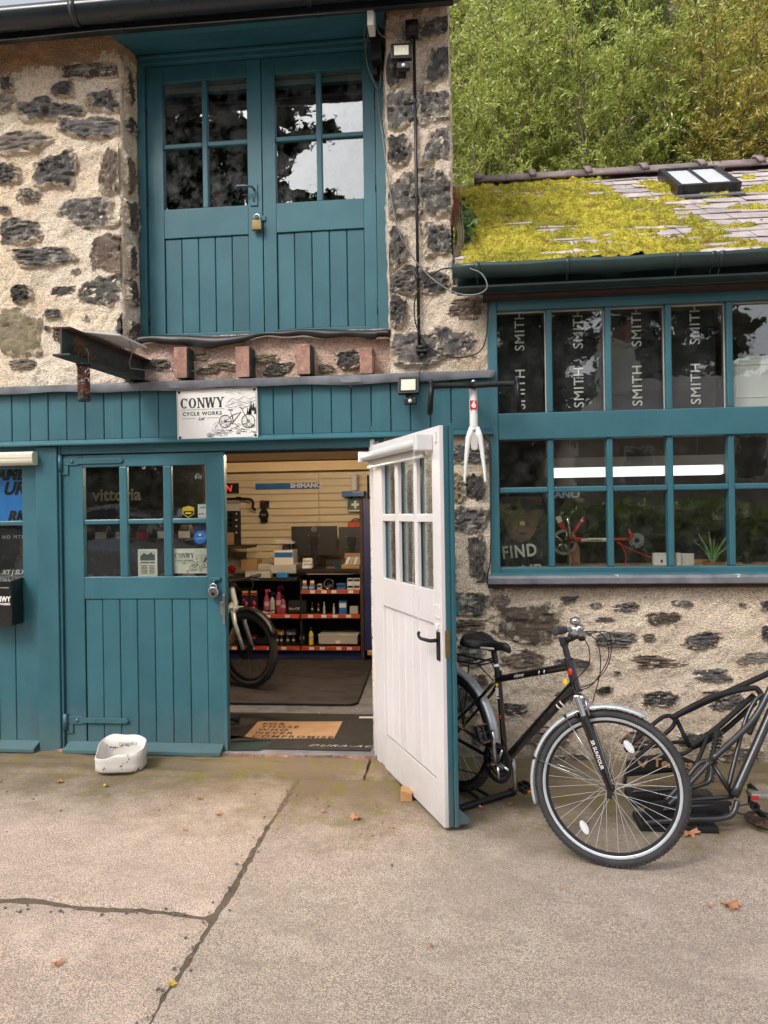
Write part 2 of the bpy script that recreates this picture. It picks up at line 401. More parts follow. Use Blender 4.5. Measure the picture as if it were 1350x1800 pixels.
MT['lfA'] = leaf_mat('willow_leaf', L(142, 156, 66), L(178, 190, 90), L(208, 214, 126), L(154, 166, 68), tr=.5)
MT['lfB'] = leaf_mat('yellowing_leaf', L(160, 150, 62), L(188, 176, 76), L(208, 196, 106), L(146, 144, 62), tr=.45)
MT['lfC'] = leaf_mat('dark_shrub_leaf', L(84, 104, 44), L(112, 132, 54), L(136, 150, 66), tr=.4)
MT['lfD'] = leaf_mat('dark_tree_leaf', L(34, 48, 26), L(50, 66, 32), L(64, 78, 36), tr=.2)
MT['ivy'] = leaf_mat('ivy_leaf', L(58, 92, 48), L(96, 128, 80), L(150, 168, 130), tr=.15)
MT['drystem'] = pm('dry_red_stem', L(150, 82, 48), .8, L(120, 66, 40), 20)
MT['bark'] = pm('grey_brown_bark', L(104, 92, 72), .9, L(70, 62, 48), 12, bump=.6, bscale=40)
MT['soil'] = pm('leaf_litter_soil', L(70, 58, 40), .95, L(48, 44, 28), 4, bump=1, bscale=20)
MT['aloe'] = pm('aloe_leaf', L(112, 150, 96), .5, L(86, 126, 76), 30)
MT['fallen'] = leaf_mat('fallen_oak_leaf', L(176, 112, 74), L(196, 134, 96), L(150, 92, 60), tr=.1)
MT['fally'] = leaf_mat('fallen_yellow_leaf', L(214, 186, 70), L(200, 170, 60), tr=.1)


# ------------------------------------------------------------ mesh building
class B:
    """collects simple solids; obj() links them as one mesh object"""
    def __init__(s): s.v = []; s.f = []

    def add(s, vs, fs):
        o = len(s.v); s.v += [tuple(map(float, p)) for p in vs]; s.f += [tuple(i + o for i in q) for q in fs]; return s

    def box(s, x0, x1, y0, y1, z0, z1):
        return s.add([(x0, y0, z0), (x1, y0, z0), (x1, y1, z0), (x0, y1, z0), (x0, y0, z1), (x1, y0, z1), (x1, y1, z1), (x0, y1, z1)],
                     [(0, 3, 2, 1), (4, 5, 6, 7), (0, 1, 5, 4), (1, 2, 6, 5), (2, 3, 7, 6), (3, 0, 4, 7)])

    def tube(s, path, r, n=10, caps=True, closed=False):
        P = [Vector(p) for p in path]; m = len(P); rs = r if hasattr(r, '__len__') else [r] * m
        T = []
        for i in range(m):
            a = P[(i - 1) % m] if closed or i > 0 else P[i]; b = P[(i + 1) % m] if closed or i < m - 1 else P[i]
            t = (b - a); T.append(t.normalized() if t.length > 1e-9 else Vector((0, 0, 1)))
        u = T[0].orthogonal().normalized(); vs = []; fs = []
        for i in range(m):
            u = (u - T[i] * u.dot(T[i])); u = u.normalized() if u.length > 1e-6 else T[i].orthogonal().normalized(); w = T[i].cross(u)
            for k in range(n):
                a = 2 * math.pi * k / n; vs.append(P[i] + (u * math.cos(a) + w * math.sin(a)) * rs[i])
        for i in range(m if closed else m - 1):
            j = (i + 1) % m
            for k in range(n): fs.append((i * n + k, i * n + (k + 1) % n, j * n + (k + 1) % n, j * n + k))
        if caps and not closed: fs += [tuple(range(n - 1, -1, -1)), tuple((m - 1) * n + k for k in range(n))]
        return s.add(vs, fs)

    def cyl(s, a, b, r, n=14, r2=None): return s.tube([a, b], [r, r if r2 is None else r2], n)

    def lathe(s, prof, o=(0, 0, 0), axis='Z', n=24, arc=None):
        """prof: (radius, height) list; axis letter or Vector"""
        ax = {'X': Vector((1, 0, 0)), 'Y': Vector((0, 1, 0)), 'Z': Vector((0, 0, 1))}[axis] if isinstance(axis, str) else Vector(axis).normalized()
        u = ax.orthogonal().normalized(); w = ax.cross(u); o = Vector(o); vs = []; fs = []; m = len(prof)
        for k in range(n):
            a = 2 * math.pi * k / n; d = u * math.cos(a) + w * math.sin(a)
            for r, h in prof: vs.append(o + d * r + ax * h)
        for k in range(n):
            k2 = (k + 1) % n
            for i in range(m - 1): fs.append((k * m + i, k2 * m + i, k2 * m + i + 1, k * m + i + 1))
        return s.add(vs, fs)

    def ring(s, c, axis, Rm, prof, n=64):
        """closed profile (du radial, dw axial) swept round a circle: tyres, rims"""
        m = len(prof); ax = Vector(axis).normalized(); u = ax.orthogonal().normalized(); w = ax.cross(u); c = Vector(c); vs = []; fs = []
        for k in range(n):
            a = 2 * math.pi * k / n; d = u * math.cos(a) + w * math.sin(a)
            for p, q in prof: vs.append(c + d * (Rm + p) + ax * q)
        for k in range(n):
            k2 = (k + 1) % n
            for i in range(m): fs.append((k * m + i, k2 * m + i, k2 * m + (i + 1) % m, k * m + (i + 1) % m))
        return s.add(vs, fs)

    def prism(s, poly, a, b, axis='Y'):
        """2-D outline extruded along an axis from a to b"""
        def P(p, t): return {'Y': (p[0], t, p[1]), 'Z': (p[0], p[1], t), 'X': (t, p[0], p[1])}[axis]
        n = len(poly); vs = [P(p, a) for p in poly] + [P(p, b) for p in poly]
        return s.add(vs, [tuple(range(n)), tuple(range(2 * n - 1, n - 1, -1))] + [(i, i + n, (i + 1) % n + n, (i + 1) % n) for i in range(n)])

    def ball(s, c, r, n=12, m=8, sc=(1, 1, 1)):
        prof = [(max(1e-4, math.sin(math.pi * i / m)) * r, -math.cos(math.pi * i / m) * r) for i in range(m + 1)]
        b = B().lathe(prof, (0, 0, 0), 'Z', n)
        return s.add([(c[0] + x * sc[0], c[1] + y * sc[1], c[2] + z * sc[2]) for x, y, z in b.v], b.f)

    def xf(s, M):
        s.v = [tuple(M @ Vector(p)) for p in s.v]; return s

    def obj(s, name, mat, parent=None, smooth=False, bevel=0, seg=2):
        o = mesh(name, s.v, s.f, mat, parent, smooth)
        if bevel:
            md = o.modifiers.new('edge', 'BEVEL'); md.width = bevel; md.segments = seg; md.limit_method = 'ANGLE'; md.angle_limit = R(40)
        return o


def origin(parent): return Vector(parent.get('o', (0, 0, 0))) if parent is not None else Vector((0, 0, 0))


def mesh(name, v, f, mat, parent=None, smooth=False):
    """verts in the frame of the thing's parent chain: world metres for things built in place ('o' holds their base point)"""
    me = bpy.data.meshes.new(name); o_ = origin(parent)
    v = np.asarray(v, float).reshape(-1, 3)
    if parent is not None and 'o' in parent: v = v - np.array(o_)
    if isinstance(f, np.ndarray):
        n, k = f.shape
        me.vertices.add(len(v)); me.vertices.foreach_set('co', v.astype(np.float32).ravel())
        me.loops.add(n * k); me.loops.foreach_set('vertex_index', f.astype(np.int32).ravel())
        me.polygons.add(n); me.polygons.foreach_set('loop_start', np.arange(0, n * k, k, dtype=np.int32)); me.polygons.foreach_set('loop_total', np.full(n, k, dtype=np.int32))
        me.update(calc_edges=True); me.validate()
    else:
        me.from_pydata([tuple(p) for p in v], [], f)
    me.materials.append(MT[mat] if isinstance(mat, str) else mat)
    if smooth: me.polygons.foreach_set('use_smooth', np.ones(len(me.polygons), bool))
    if smooth == 'auto':
        try: me.set_sharp_from_angle(angle=R(38))
        except Exception: pass
    me.update()
    o = bpy.data.objects.new(name, me); COL.objects.link(o)
    if parent is not None: o.parent = parent
    return o


def tag(o, label=None, cat=None, group=None, kind=None):
    for k, v in (('label', label), ('category', cat), ('group', group), ('kind', kind)):
        if v: o[k] = v
    return o


def thing(name, label, cat, loc=(0, 0, 0), group=None, rotz=None):
    """Empty at the base of a thing; parts are given in world metres unless rotz is set (then in its own frame)"""
    o = bpy.data.objects.new(name, None); COL.objects.link(o); o.location = loc; o.empty_display_size = .05
    if rotz is None: o['o'] = tuple(map(float, loc))
    else: o.rotation_euler = (0, 0, rotz)
    return tag(o, label, cat, group)


def sub(parent, name):
    """an Empty part that holds sub-parts, in the same frame as its thing"""
    o = bpy.data.objects.new(name, None); COL.objects.link(o); o.parent = parent; o.empty_display_size = .03
    if 'o' in parent: o['o'] = tuple(parent['o'])
    return o


def clone(src, parent, loc=None, rot=None, sc=None):
    o = src.copy(); COL.objects.link(o); o.parent = parent
    if loc is not None: o.location = loc
    if rot is not None: o.rotation_euler = rot
    if sc is not None: o.scale = sc
    return o


FACE = {'front': (R(90), 0, 0), 'up': (0, 0, 0)}


def text(name, s, size, mat, parent, loc, rot='front', align='CENTER', shear=0, bold=0, space=1.0, sx=1.0, ext=.0006):
    c = bpy.data.curves.new(name, 'FONT'); c.body = s; c.size = size; c.align_x = align; c.align_y = 'CENTER'; c.shear = shear; c.offset = bold
    c.space_character = space; c.extrude = ext; c.resolution_u = 3; c.materials.append(MT[mat] if isinstance(mat, str) else mat)
    o = bpy.data.objects.new(name, c); COL.objects.link(o); o.parent = parent
    o.location = Vector(loc) - (Vector(parent['o']) if parent is not None and 'o' in parent else Vector((0, 0, 0)))
    o.rotation_euler = FACE[rot] if isinstance(rot, str) else rot; o.scale = (sx, 1, 1); return o


def grid(nu, nv):
    i = np.arange(nu * nv).reshape(nv, nu)
    return np.stack([i[:-1, :-1], i[:-1, 1:], i[1:, 1:], i[1:, :-1]], -1).reshape(-1, 4)


def facew(x0, x1, z0, z1, step, Y, amp=.008, seed=3, extra=None):
    """roughcast wall face looking towards -Y"""
    nu = max(3, int((x1 - x0) / step)); nv = max(3, int((z1 - z0) / step))
    X, Z = np.meshgrid(np.linspace(x0, x1, nu), np.linspace(z0, z1, nv))
    d = fbm(X, 0 * X, Z, 9, 5, seed, .68) * amp * 1.8 + fbm(X, 0 * X, Z, 2, 2, seed + 5) * amp
    if extra: d = d + extra(X, Z)
    return np.stack([X, Y - d, Z], -1).reshape(-1, 3), grid(nu, nv)


def stone(cx, cy, w, h, mat, parent, Y=.03, prot=.012, seed=None, side=None):
    """one rubble stone: lumpy face that rises out of the mortar (photo measurements in px, placed on the wall plane)"""
    seed = seed if seed is not None else int(cx * 7 + cy * 13)
    rg = np.random.default_rng(seed)
    p = W(cx, cy, Y); k = (W(cx + 50, cy, Y)[0] - W(cx - 50, cy, Y)[0]) / 100
    x, z = float(p[0]), float(p[2]); lim = (-9, 9)
    if z > 2.55 and x < -2.1: lim = (-9, -2.284)
    elif z > 2.55 and x > -.5 and parent == SB: lim = (-.446, -.038 if z > 3.12 else .2)
    s_ = 1.22 if (z > 2.55 and x > -.5) else 1.14
    stone_at(x, z, w * k * s_, h * k * s_, mat, parent, Y, prot, seed, lim=lim)


def stone_at(x, z, w, h, mat, parent, Y, prot, seed, axis='front', lim=(-9, 9)):
    rg = np.random.default_rng(seed); nu, nv = 25, 19
    U, V = np.meshgrid(np.linspace(-1.25, 1.25, nu), np.linspace(-1.25, 1.25, nv))
    o = rg.uniform(0, 50)
    pw = rg.uniform(2.2, 4.5); sk = rg.uniform(-.25, .25); tap = rg.uniform(-.2, .2)
    wob = .34 * fbm(U + o, V, 0, 1.1, 3, seed % 97) + .24 * fbm(U + o, V, 3, 4.2, 3, seed % 89)
    u2 = U - sk * V; v2 = V * (1 + tap * U)
    r = (np.abs(u2) ** pw + np.abs(v2) ** pw) ** (1 / pw) + wob
    s = np.clip((1.14 - r) / .30, 0, 1); s = s * s * (3 - 2 * s)
    tilt = rg.uniform(-.006, .006) * U + rg.uniform(-.007, .007) * V
    rid = np.abs(fbm(U * 1.4 + o, V * 2.4, 1, 1.6, 4, seed % 71, .6))
    d = -.03 + s * (.03 + prot + tilt + (.42 - rid) * min(.055, .42 * h) + .006 * fbm(U + o, V, 7, 6, 2, seed % 61))
    X = np.clip(U * w / 2, lim[0] - x, lim[1] - x); Z = V * h / 2 * 1.0
    if axis == 'front': v = np.stack([X, -d, Z], -1).reshape(-1, 3); loc = (x, Y, z)
    else: v = np.stack([d, X, Z], -1).reshape(-1, 3); loc = (Y, x, z)      # on a jamb that faces +X
    ob = mesh('stone', v, grid(nu, nv), mat, None, 'auto'); ob.parent = parent
    at = ob.data.attributes.new('rim', 'FLOAT', 'POINT'); at.data.foreach_set('value', np.clip((r - .35) / .7, 0, 1).astype(np.float32).ravel())
    ob.location = Vector(loc) - origin(parent); return ob


# ------------------------------------------------------------ ground
g = B().add([(-120, -160, -.03), (120, -160, -.03), (120, 60, -.03), (-120, 60, -.03)], [(0, 1, 2, 3)]).obj('ground', 'asph'); g['kind'] = 'structure'


def sheet(name, x0, x1, y0, y1, step, z, amp, mat, parent=None, edge=None, seed=0):
    nu, nv = int((x1 - x0) / step) + 1, int((y1 - y0) / step) + 1
    X, Y = np.meshgrid(np.linspace(x0, x1, nu), np.linspace(y0, y1, nv))
    Z = z + amp * fbm(X, Y, 0, 1.2, 4, seed)
    if edge: X, Y, Z = edge(X, Y, Z)
    return mesh(name, np.stack([X, Y, Z], -1).reshape(-1, 3), grid(nu, nv), mat, parent, True)


CX = -1.03                                                     # joint between the concrete slabs and the asphalt


def rag(axis, at, sgn):
    def f(X, Y, Z):
        q = X if axis == 'x' else Y; t = Y if axis == 'x' else X
        wob = (.022 * sgn) * fbm(t, 0 * t + at * 7 + sgn, 0, 11, 5, 21, .75) + .03 * fbm(t, 0 * t, 0, .8, 2, 23)
        if axis == 'y': wob = wob + .05 * np.sin(t * 3.1 + .6) * np.clip((t + 2.9) / .6, 0, 1) * np.clip((CX - t) / .3, 0, 1) + .02 * np.sin(t * 9)
        near = np.clip(1 - np.abs(q - at) / .30, 0, 1) ** 1.5
        q2 = q + wob * near; Z2 = Z - .006 * np.clip(1 - np.abs(q - at) / .03, 0, 1) ** 1.5
        return (q2, Y, Z2) if axis == 'x' else (X, q2, Z2)
    return f


def both(*fs):
    def f(X, Y, Z):
        for q in fs: X, Y, Z = q(X, Y, Z)
        return X, Y, Z
    return f


a = sheet('asphalt', CX + .007, 5.0, -5.2, .1, .026, 0, .006, 'asph', edge=rag('x', CX + .007, 1), seed=4); a['kind'] = 'structure'
joint = B().add([(CX - .07, -5.4, -.0055), (CX + .07, -5.4, -.0055), (CX + .07, .1, -.0055), (CX - .07, .1, -.0055)], [(0, 1, 2, 3)])
joint.add([(-6.6, -2.02, -.0045), (CX, -2.02, -.0045), (CX, -1.76, -.0045), (-6.6, -1.76, -.0045)], [(0, 1, 2, 3)])
joint.obj('ground_joint', 'grit')['kind'] = 'structure'
pav = bpy.data.objects.new('pavement', None); COL.objects.link(pav); pav['kind'] = 'structure'
sheet('concrete_slab', -6.6, CX - .010, -1.868, -.34, .024, .002, .004, 'conc', pav, both(rag('x', CX - .010, -1), rag('y', -1.868, 1)), 8)
sheet('concrete_slab', -6.6, CX - .010, -5.2, -1.902, .024, .001, .004, 'conc', pav, both(rag('x', CX - .010, -1), rag('y', -1.902, -1)), 9)


def apron(x0, x1, seed):
    def e(X, Y, Z):
        t = (Y + .35) / .4
        Z = Z + .012 * (np.sin(t * 15 + .8 * fbm(X, 0 * X, 0, 2, 2, 3)) > .2) * (t < .8) + .012 * fbm(X, Y * 3, 0, 6, 4, seed) + .022 * np.clip(t, 0, 1)
        Z = np.where(t < .02, -.03, Z); return X, Y, Z
    return sheet('concrete_ledge', x0, x1, -.35, .05, .02, .008, .004, 'conc', pav, e, seed)


apron(-6.6, -.62, 31); apron(-.6, 3.8, 32)

# ------------------------------------------------------------ the two-storey stone building
SB = thing('stone_building', 'two-storey rubble stone building with teal loading doors and teal shopfront', 'building', (-1.8, 0, 0))
WS = thing('workshop_building', 'low stone workshop with long teal window and mossy slate roof', 'building', (1.6, 0, 0))
YW = .03                                                        # face of the upper masonry


def wrap_wall(name, segs, z0, z1, step, mat, parent, seed, amp=.009):
    """rough wall that turns corners: segs are plan points; offset is to the right of the walk"""
    pts = [Vector(p) for p in segs]; S_ = [0]
    for a_, b_ in zip(pts, pts[1:]): S_.append(S_[-1] + (b_ - a_).length)
    nu = int(S_[-1] / step); nv = int((z1 - z0) / step); ss = np.linspace(0, S_[-1], nu); zz = np.linspace(z0, z1, nv)
    px = np.interp(ss, S_, [p.x for p in pts]); py = np.interp(ss, S_, [p.y for p in pts])
    k = max(1, int(.03 / step)); ker = np.ones(2 * k + 1) / (2 * k + 1)
    pxs = np.convolve(np.pad(px, k, 'edge'), ker, 'valid'); pys = np.convolve(np.pad(py, k, 'edge'), ker, 'valid')
    tx = np.gradient(pxs); ty = np.gradient(pys); ln = np.hypot(tx, ty) + 1e-9; nx, ny = ty / ln, -tx / ln
    PX, Z = np.meshgrid(pxs, zz); PY, _ = np.meshgrid(pys, zz); NX, _ = np.meshgrid(nx, zz); NY, _ = np.meshgrid(ny, zz)
    d = fbm(PX, PY, Z, 9, 5, seed, .68) * amp * 1.8 + fbm(PX, PY, Z, 2, 2, seed + 5) * amp * 1.2
    v = np.stack([PX + NX * d, PY + NY * d, Z], -1).reshape(-1, 3)
    return mesh(name, v, grid(nu, nv), mat, parent, True)


wrap_wall('wall', [(-6.6, YW), (-2.275, YW), (-2.245, .27)], 2.50, 5.06, .011, 'mortar', SB, 3, .015)
wrap_wall('wall', [(-.49, .27), (-.452, YW), (-.03, YW), (-.075, 1.2)], 3.10, 5.06, .011, 'mortar2', SB, 11, .014)
wrap_wall('wall', [(-.49, .27), (-.452, YW), (.205, YW)], 2.50, 3.105, .011, 'mortar2', SB, 11, .014)
v, f = facew(-.6, .2, 0, 2.16, .012, YW, .013, seed=15); mesh('wall', v, f, 'mortar4', SB, True)
B().box(-.4, -.085, 1.15, 5.2, 2.4, 5.2).obj('gable_wall', 'mortar2', SB)
wv, wf = facew(.2, 3.9, 0, 1.16, .012, YW + .004, .013, seed=15); mesh('wall', wv, wf, 'mortar3', WS, True)
# smooth render strip against the upper door frame
v, f = facew(-2.262, -2.236, 2.83, 4.9, .012, .235, .004, 44); mesh('render_strip', v, f, 'smoothm', SB, True)
# inner leaf so that no light leaks
B().box(-6.6, -2.25, .3, .42, 2.5, 5.0).box(-.5, -.03, .3, .42, 2.4, 5.0).box(-.56, .16, .12, .3, 0, 2.4).obj('inner_wall', 'dark', SB)
B().box(.22, 3.9, .1, .25, 0, 1.12).obj('inner_wall', 'dark', WS)

D_, Li, Br, Pa, Gn, Gy = 'st_dark', 'st_lich', 'st_brown', 'st_pale', 'st_green', 'st_grey'
for q in [(157, 125, 106, 26, Li), (110, 161, 42, 26, D_), (87, 197, 92, 30, D_), (72, 179, 34, 18, D_), (184, 179, 56, 36, D_), (165, 226, 98, 38, D_), (99, 301, 70, 54, D_),
          (10, 305, 44, 32, D_), (195, 295, 38, 72, Br), (157, 371, 90, 52, Li), (6, 369, 24, 11, D_), (38, 407, 72, 40, Li), (76, 453, 98, 28, D_), (189, 444, 56, 60, Br),
          (181, 512, 68, 50, Gy), (92, 551, 26, 14, D_), (83, 577, 11, 7, D_), (38, 517, 36, 26, Gy), (113, 512, 42, 15, Gy), (226, 580, 40, 46, Li), (32, 585, 78, 72, Gn),
          (42, 248, 96, 36, Pa), (106, 588, 22, 24, Br), (13, 150, 24, 24, D_), (0, 182, 40, 30, Pa), (135, 478, 14, 10, Pa), (52, 346, 36, 22, Pa), (150, 560, 14, 12, Pa), (40, 640, 50, 20, Pa)]:
    stone(*q, SB, prot=.009 if q[4] == D_ else .005)
rq = random.Random(17)
for i in range(34):                                              # the same rubble carries on past the doors
    xx, zz = rq.uniform(-6.4, -3.4), rq.uniform(2.75, 4.7)
    if i > 17: xx, zz = rq.uniform(-6.4, -4.45), rq.uniform(.1, 2.4)
    stone_at(xx, zz, rq.uniform(.16, .4), rq.uniform(.09, .22), rq.choice([D_, D_, Li, Br, Gy, Pa]), SB, YW, .008, 700 + i)
for i in range(16): stone_at(rq.uniform(.25, 1.0), 3.35 + i * .1, rq.uniform(.2, .5), rq.uniform(.1, .2), rq.choice([D_, Li, Br, Gy]), SB, -.062, .012, 760 + i, 'jamb')
wrap_wall('wall', [(-6.6, YW), (-4.22, YW), (-4.2, .27)], 0, 2.52, .02, 'mortar4', SB, 5, .013)
B().box(-4.2, -4.02, .005, .12, 0, 2.125).obj('door_post', 'teal', SB, bevel=.006)
for z, h, yy, w, m in [(4.62, .2, .13, .14, D_), (4.36, .13, .14, .14, D_), (4.02, .27, .12, .16, Br), (3.72, .24, .14, .18, D_), (3.42, .2, .12, .12, Gy), (3.20, .2, .12, .14, Li), (2.93, .16, .14, .16, Li)]:
    stone_at(yy, z, w, h, m, SB, -2.262, .01, int(z * 100), 'jamb')
for q in [(762, 52, 52, 32, D_), (770, 114, 40, 60, D_), (693, 125, 34, 58, D_), (706, 196, 56, 58, D_), (763, 188, 52, 54, Li), (768, 257, 46, 56, Li), (699, 265, 36, 44, Gy),
          (709, 345, 54, 66, Li), (766, 338, 54, 74, Li), (769, 420, 42, 54, D_), (698, 436, 30, 62, Gy), (715, 498, 58, 44, Gy), (764, 497, 54, 42, D_), (817, 542, 58, 36, Br), (697, 545, 28, 52, Gy),
          (730, 612, 78, 50, D_), (797, 606, 76, 54, D_), (745, 305, 30, 20, Pa)]:
    stone(*q, SB, prot=.008)
for q in [(822, 799, 68, 30, D_), (833, 858, 36, 46, Gy), (820, 915, 64, 46, D_), (838, 983, 30, 70, Gy), (794, 995, 16, 62, D_), (824, 1062, 66, 44, Li), (823, 1099, 64, 26, Br), (829, 1150, 54, 54, D_),
          (815, 1230, 56, 56, Gy), (846, 1196, 26, 26, Br), (850, 1290, 40, 34, D_), (800, 860, 34, 50, Gn)]:
    stone(*q, SB, prot=.008)
for q in [(932, 1092, 114, 68, Br), (1000, 1054, 32, 12, D_), (1046, 1063, 20, 8, D_), (1098, 1068, 48, 18, D_), (1198, 1060, 40, 12, D_), (1063, 1089, 34, 9, D_), (1165, 1088, 54, 22, Br), (1080, 1123, 70, 33, D_),
          (1235, 1124, 68, 32, D_), (915, 1155, 76, 34, Br), (1010, 1165, 60, 18, D_), (1155, 1164, 88, 24, Br), (1242, 1184, 68, 25, D_), (1272, 1232, 60, 34, D_), (1160, 1226, 56, 30, Li), (1063, 1213, 32, 14, Gy),
          (1349, 1112, 24, 28, D_), (1345, 1065, 20, 16, D_), (1325, 1157, 46, 20, Pa), (960, 1290, 76, 36, Br), (1120, 1296, 64, 30, Br), (905, 1245, 60, 22, Gy), (1010, 1334, 70, 16, D_), (1215, 1300, 50, 22, D_),
          (1300, 1325, 60, 24, Br), (1085, 1182, 12, 6, D_), (1140, 1122, 26, 18, Pa), (1000, 1222, 40, 16, Gy), (1400, 1180, 60, 30, D_), (1470, 1120, 60, 36, D_), (1440, 1280, 70, 30, Br), (1305, 1062, 14, 7, D_),
          (880, 1055, 26, 18, Pa), (870, 1330, 46, 20, Br), (1180, 1345, 60, 16, D_)]:
    stone(*q, WS, Y=YW + .004, prot=.005)

# band of exposed masonry and joist-end bricks under the loading door
BD = sub(SB, 'masonry_band')
v, f = facew(-2.29, -.44, 2.48, 2.87, .012, .115, .013, 61); mesh('lime_mortar', v, f, 'pinkm', BD, True)
for q in [(272, 640, 46, 18, Gy), (350, 628, 40, 12, Gn), (395, 644, 54, 14, Br), (470, 630, 34, 14, Gn), (490, 648, 40, 18, Gy), (500, 650, 20, 12, Pa), (612, 632, 42, 30, Gy), (575, 648, 30, 14, Gn), (365, 652, 40, 10, Br)]:
    stone(*q, BD, Y=.115, prot=.008)
for px, py, w, h in [(317, 637, 24, 56), (426, 636, 25, 55), (533, 631, 24, 54), (642, 632, 22, 46)]:
    p = W(px, py, -.005); k = .0037
    zt, zb = p[2] + h * k / 2, p[2] - h * k / 2; x0, x1 = p[0] - w * k / 2, p[0] + w * k / 2
    jb = B()
    nn = 7
    for i in range(nn):                                       # broken, uneven brick end
        a0 = zb + (zt - zb) * i / nn; a1 = zb + (zt - zb) * (i + 1) / nn
    U_, V_ = np.meshgrid(np.linspace(x0, x1, 7), np.linspace(zb, zt, 13))
    dd = .006 * fbm(U_, V_, px, 30, 4, 5, .6)
    yb = .15
    vs = np.stack([U_, -.005 - dd + (.03 if px == 642 else 0), V_], -1).reshape(-1, 3); br = mesh('brick', vs, grid(7, 13), 'brick', BD, 'auto')
    B().box(x0 + .001, x1 + .008, .004 + (.03 if px == 642 else 0), .15, zb + .003, zt - .002).obj('brick_side', 'beamg' if px != 642 else 'brick', BD, bevel=.004)
# torn damp-proof membrane under the loading door sill
n = 90; vs = []; fs = []
xs = np.linspace(-2.2, -.45, n)
for i, x in enumerate(xs):
    s_ = .018 * math.sin(x * 9 + 1) + .022 * math.sin(x * 4.1) + .008 * math.sin(x * 23); zt = 2.862 + .014 * math.sin(x * 6.3 + 2)
    zb = zt - .048 + s_ * .75 + (.02 if i > n - 6 else 0)
    for (yy, zz) in ((.2, zt), (.09, zt + .004), (.055, zt - .008), (.045, (zt + zb) / 2), (.052 + .01 * math.sin(x * 17), zb), (.062, zb - .004)): vs.append((x, yy, zz))
for i in range(n - 1):
    for k in range(5): fs.append((i * 6 + k, i * 6 + 6 + k, i * 6 + 7 + k, i * 6 + k + 1))
mb = mesh('membrane', vs, fs, 'black', SB, True); md = mb.modifiers.new('t', 'SOLIDIFY'); md.thickness = .004
vs = []; fs = []
for i, x in enumerate(xs):
    s_ = .018 * math.sin(x * 9 + 1) + .022 * math.sin(x * 4.1) + .008 * math.sin(x * 23); zt = 2.862 + .014 * math.sin(x * 6.3 + 2); zb = zt - .052 + s_ * .75
    q = .011 * max(0, math.sin(x * 5.2 + 1.2)) + .002
    for (yy, zz) in ((.058, zb + .004), (.061, zb - q), (.1, zb - q + .01)): vs.append((x, yy, zz))
for i in range(n - 1):
    for k in range(2): fs.append((i * 3 + k, i * 3 + 3 + k, i * 3 + 4 + k, i * 3 + k + 1))
mesh('membrane_underside', vs, fs, 'wplas', SB, True)


# ------------------------------------------------------------ joinery helpers (teal ledged doors)
def planks(parent, x0, x1, n, z0, z1, y0, y1, mat, gap=.004, name='plank', jit=.0015):
    w = (x1 - x0) / n
    for i in range(n):
        a_, b_ = x0 + i * w + gap / 2, x0 + (i + 1) * w - gap / 2; j = rnd.uniform(-jit, jit)
        B().box(a_, b_, y0 + j, y1, z0, z1).obj(name, mat, parent, bevel=.004, seg=1)


def bars(parent, panes_x, panes_z, x0, x1, z0, z1, y0, y1, mat_v, mat_h, gmat, gy, name='glazing_bar'):
    """glazing: bars between panes plus moulded beads, and one pane per opening"""
    for (a_, b_), (c_, d_) in zip(panes_x, panes_x[1:]): B().box(b_, c_, y0, y1, z0, z1).obj(name, mat_v, parent, bevel=.007)
    for (a_, b_), (c_, d_) in zip(panes_z, panes_z[1:]):
        for (p_, q_) in panes_x: B().box(p_, q_, y0 + .003, y1, b_, c_).obj(name, mat_h, parent, bevel=.007)
    for (p_, q_) in panes_x:
        for (r_, s_) in panes_z:
            j = rnd.uniform(-.0025, .0025); e = .006
            B().add([(p_ - e, gy + j, r_ - e), (q_ + e, gy, r_ - e), (q_ + e, gy - j, s_ + e), (p_ - e, gy + j * .3, s_ + e), (p_ - e, gy + j + .004, r_ - e), (q_ + e, gy + .004, r_ - e), (q_ + e, gy - j + .004, s_ + e), (p_ - e, gy + j * .3 + .004, s_ + e)],
                    [(0, 1, 2, 3), (7, 6, 5, 4), (0, 4, 5, 1), (1, 5, 6, 2), (2, 6, 7, 3), (3, 7, 4, 0)]).obj('pane', gmat, parent)


def hinge(parent, x, z0, z1, y, mat='darkst'):
    B().cyl((x, y, z0), (x, y, z1), .007, 8).obj('hinge', mat, parent, True)


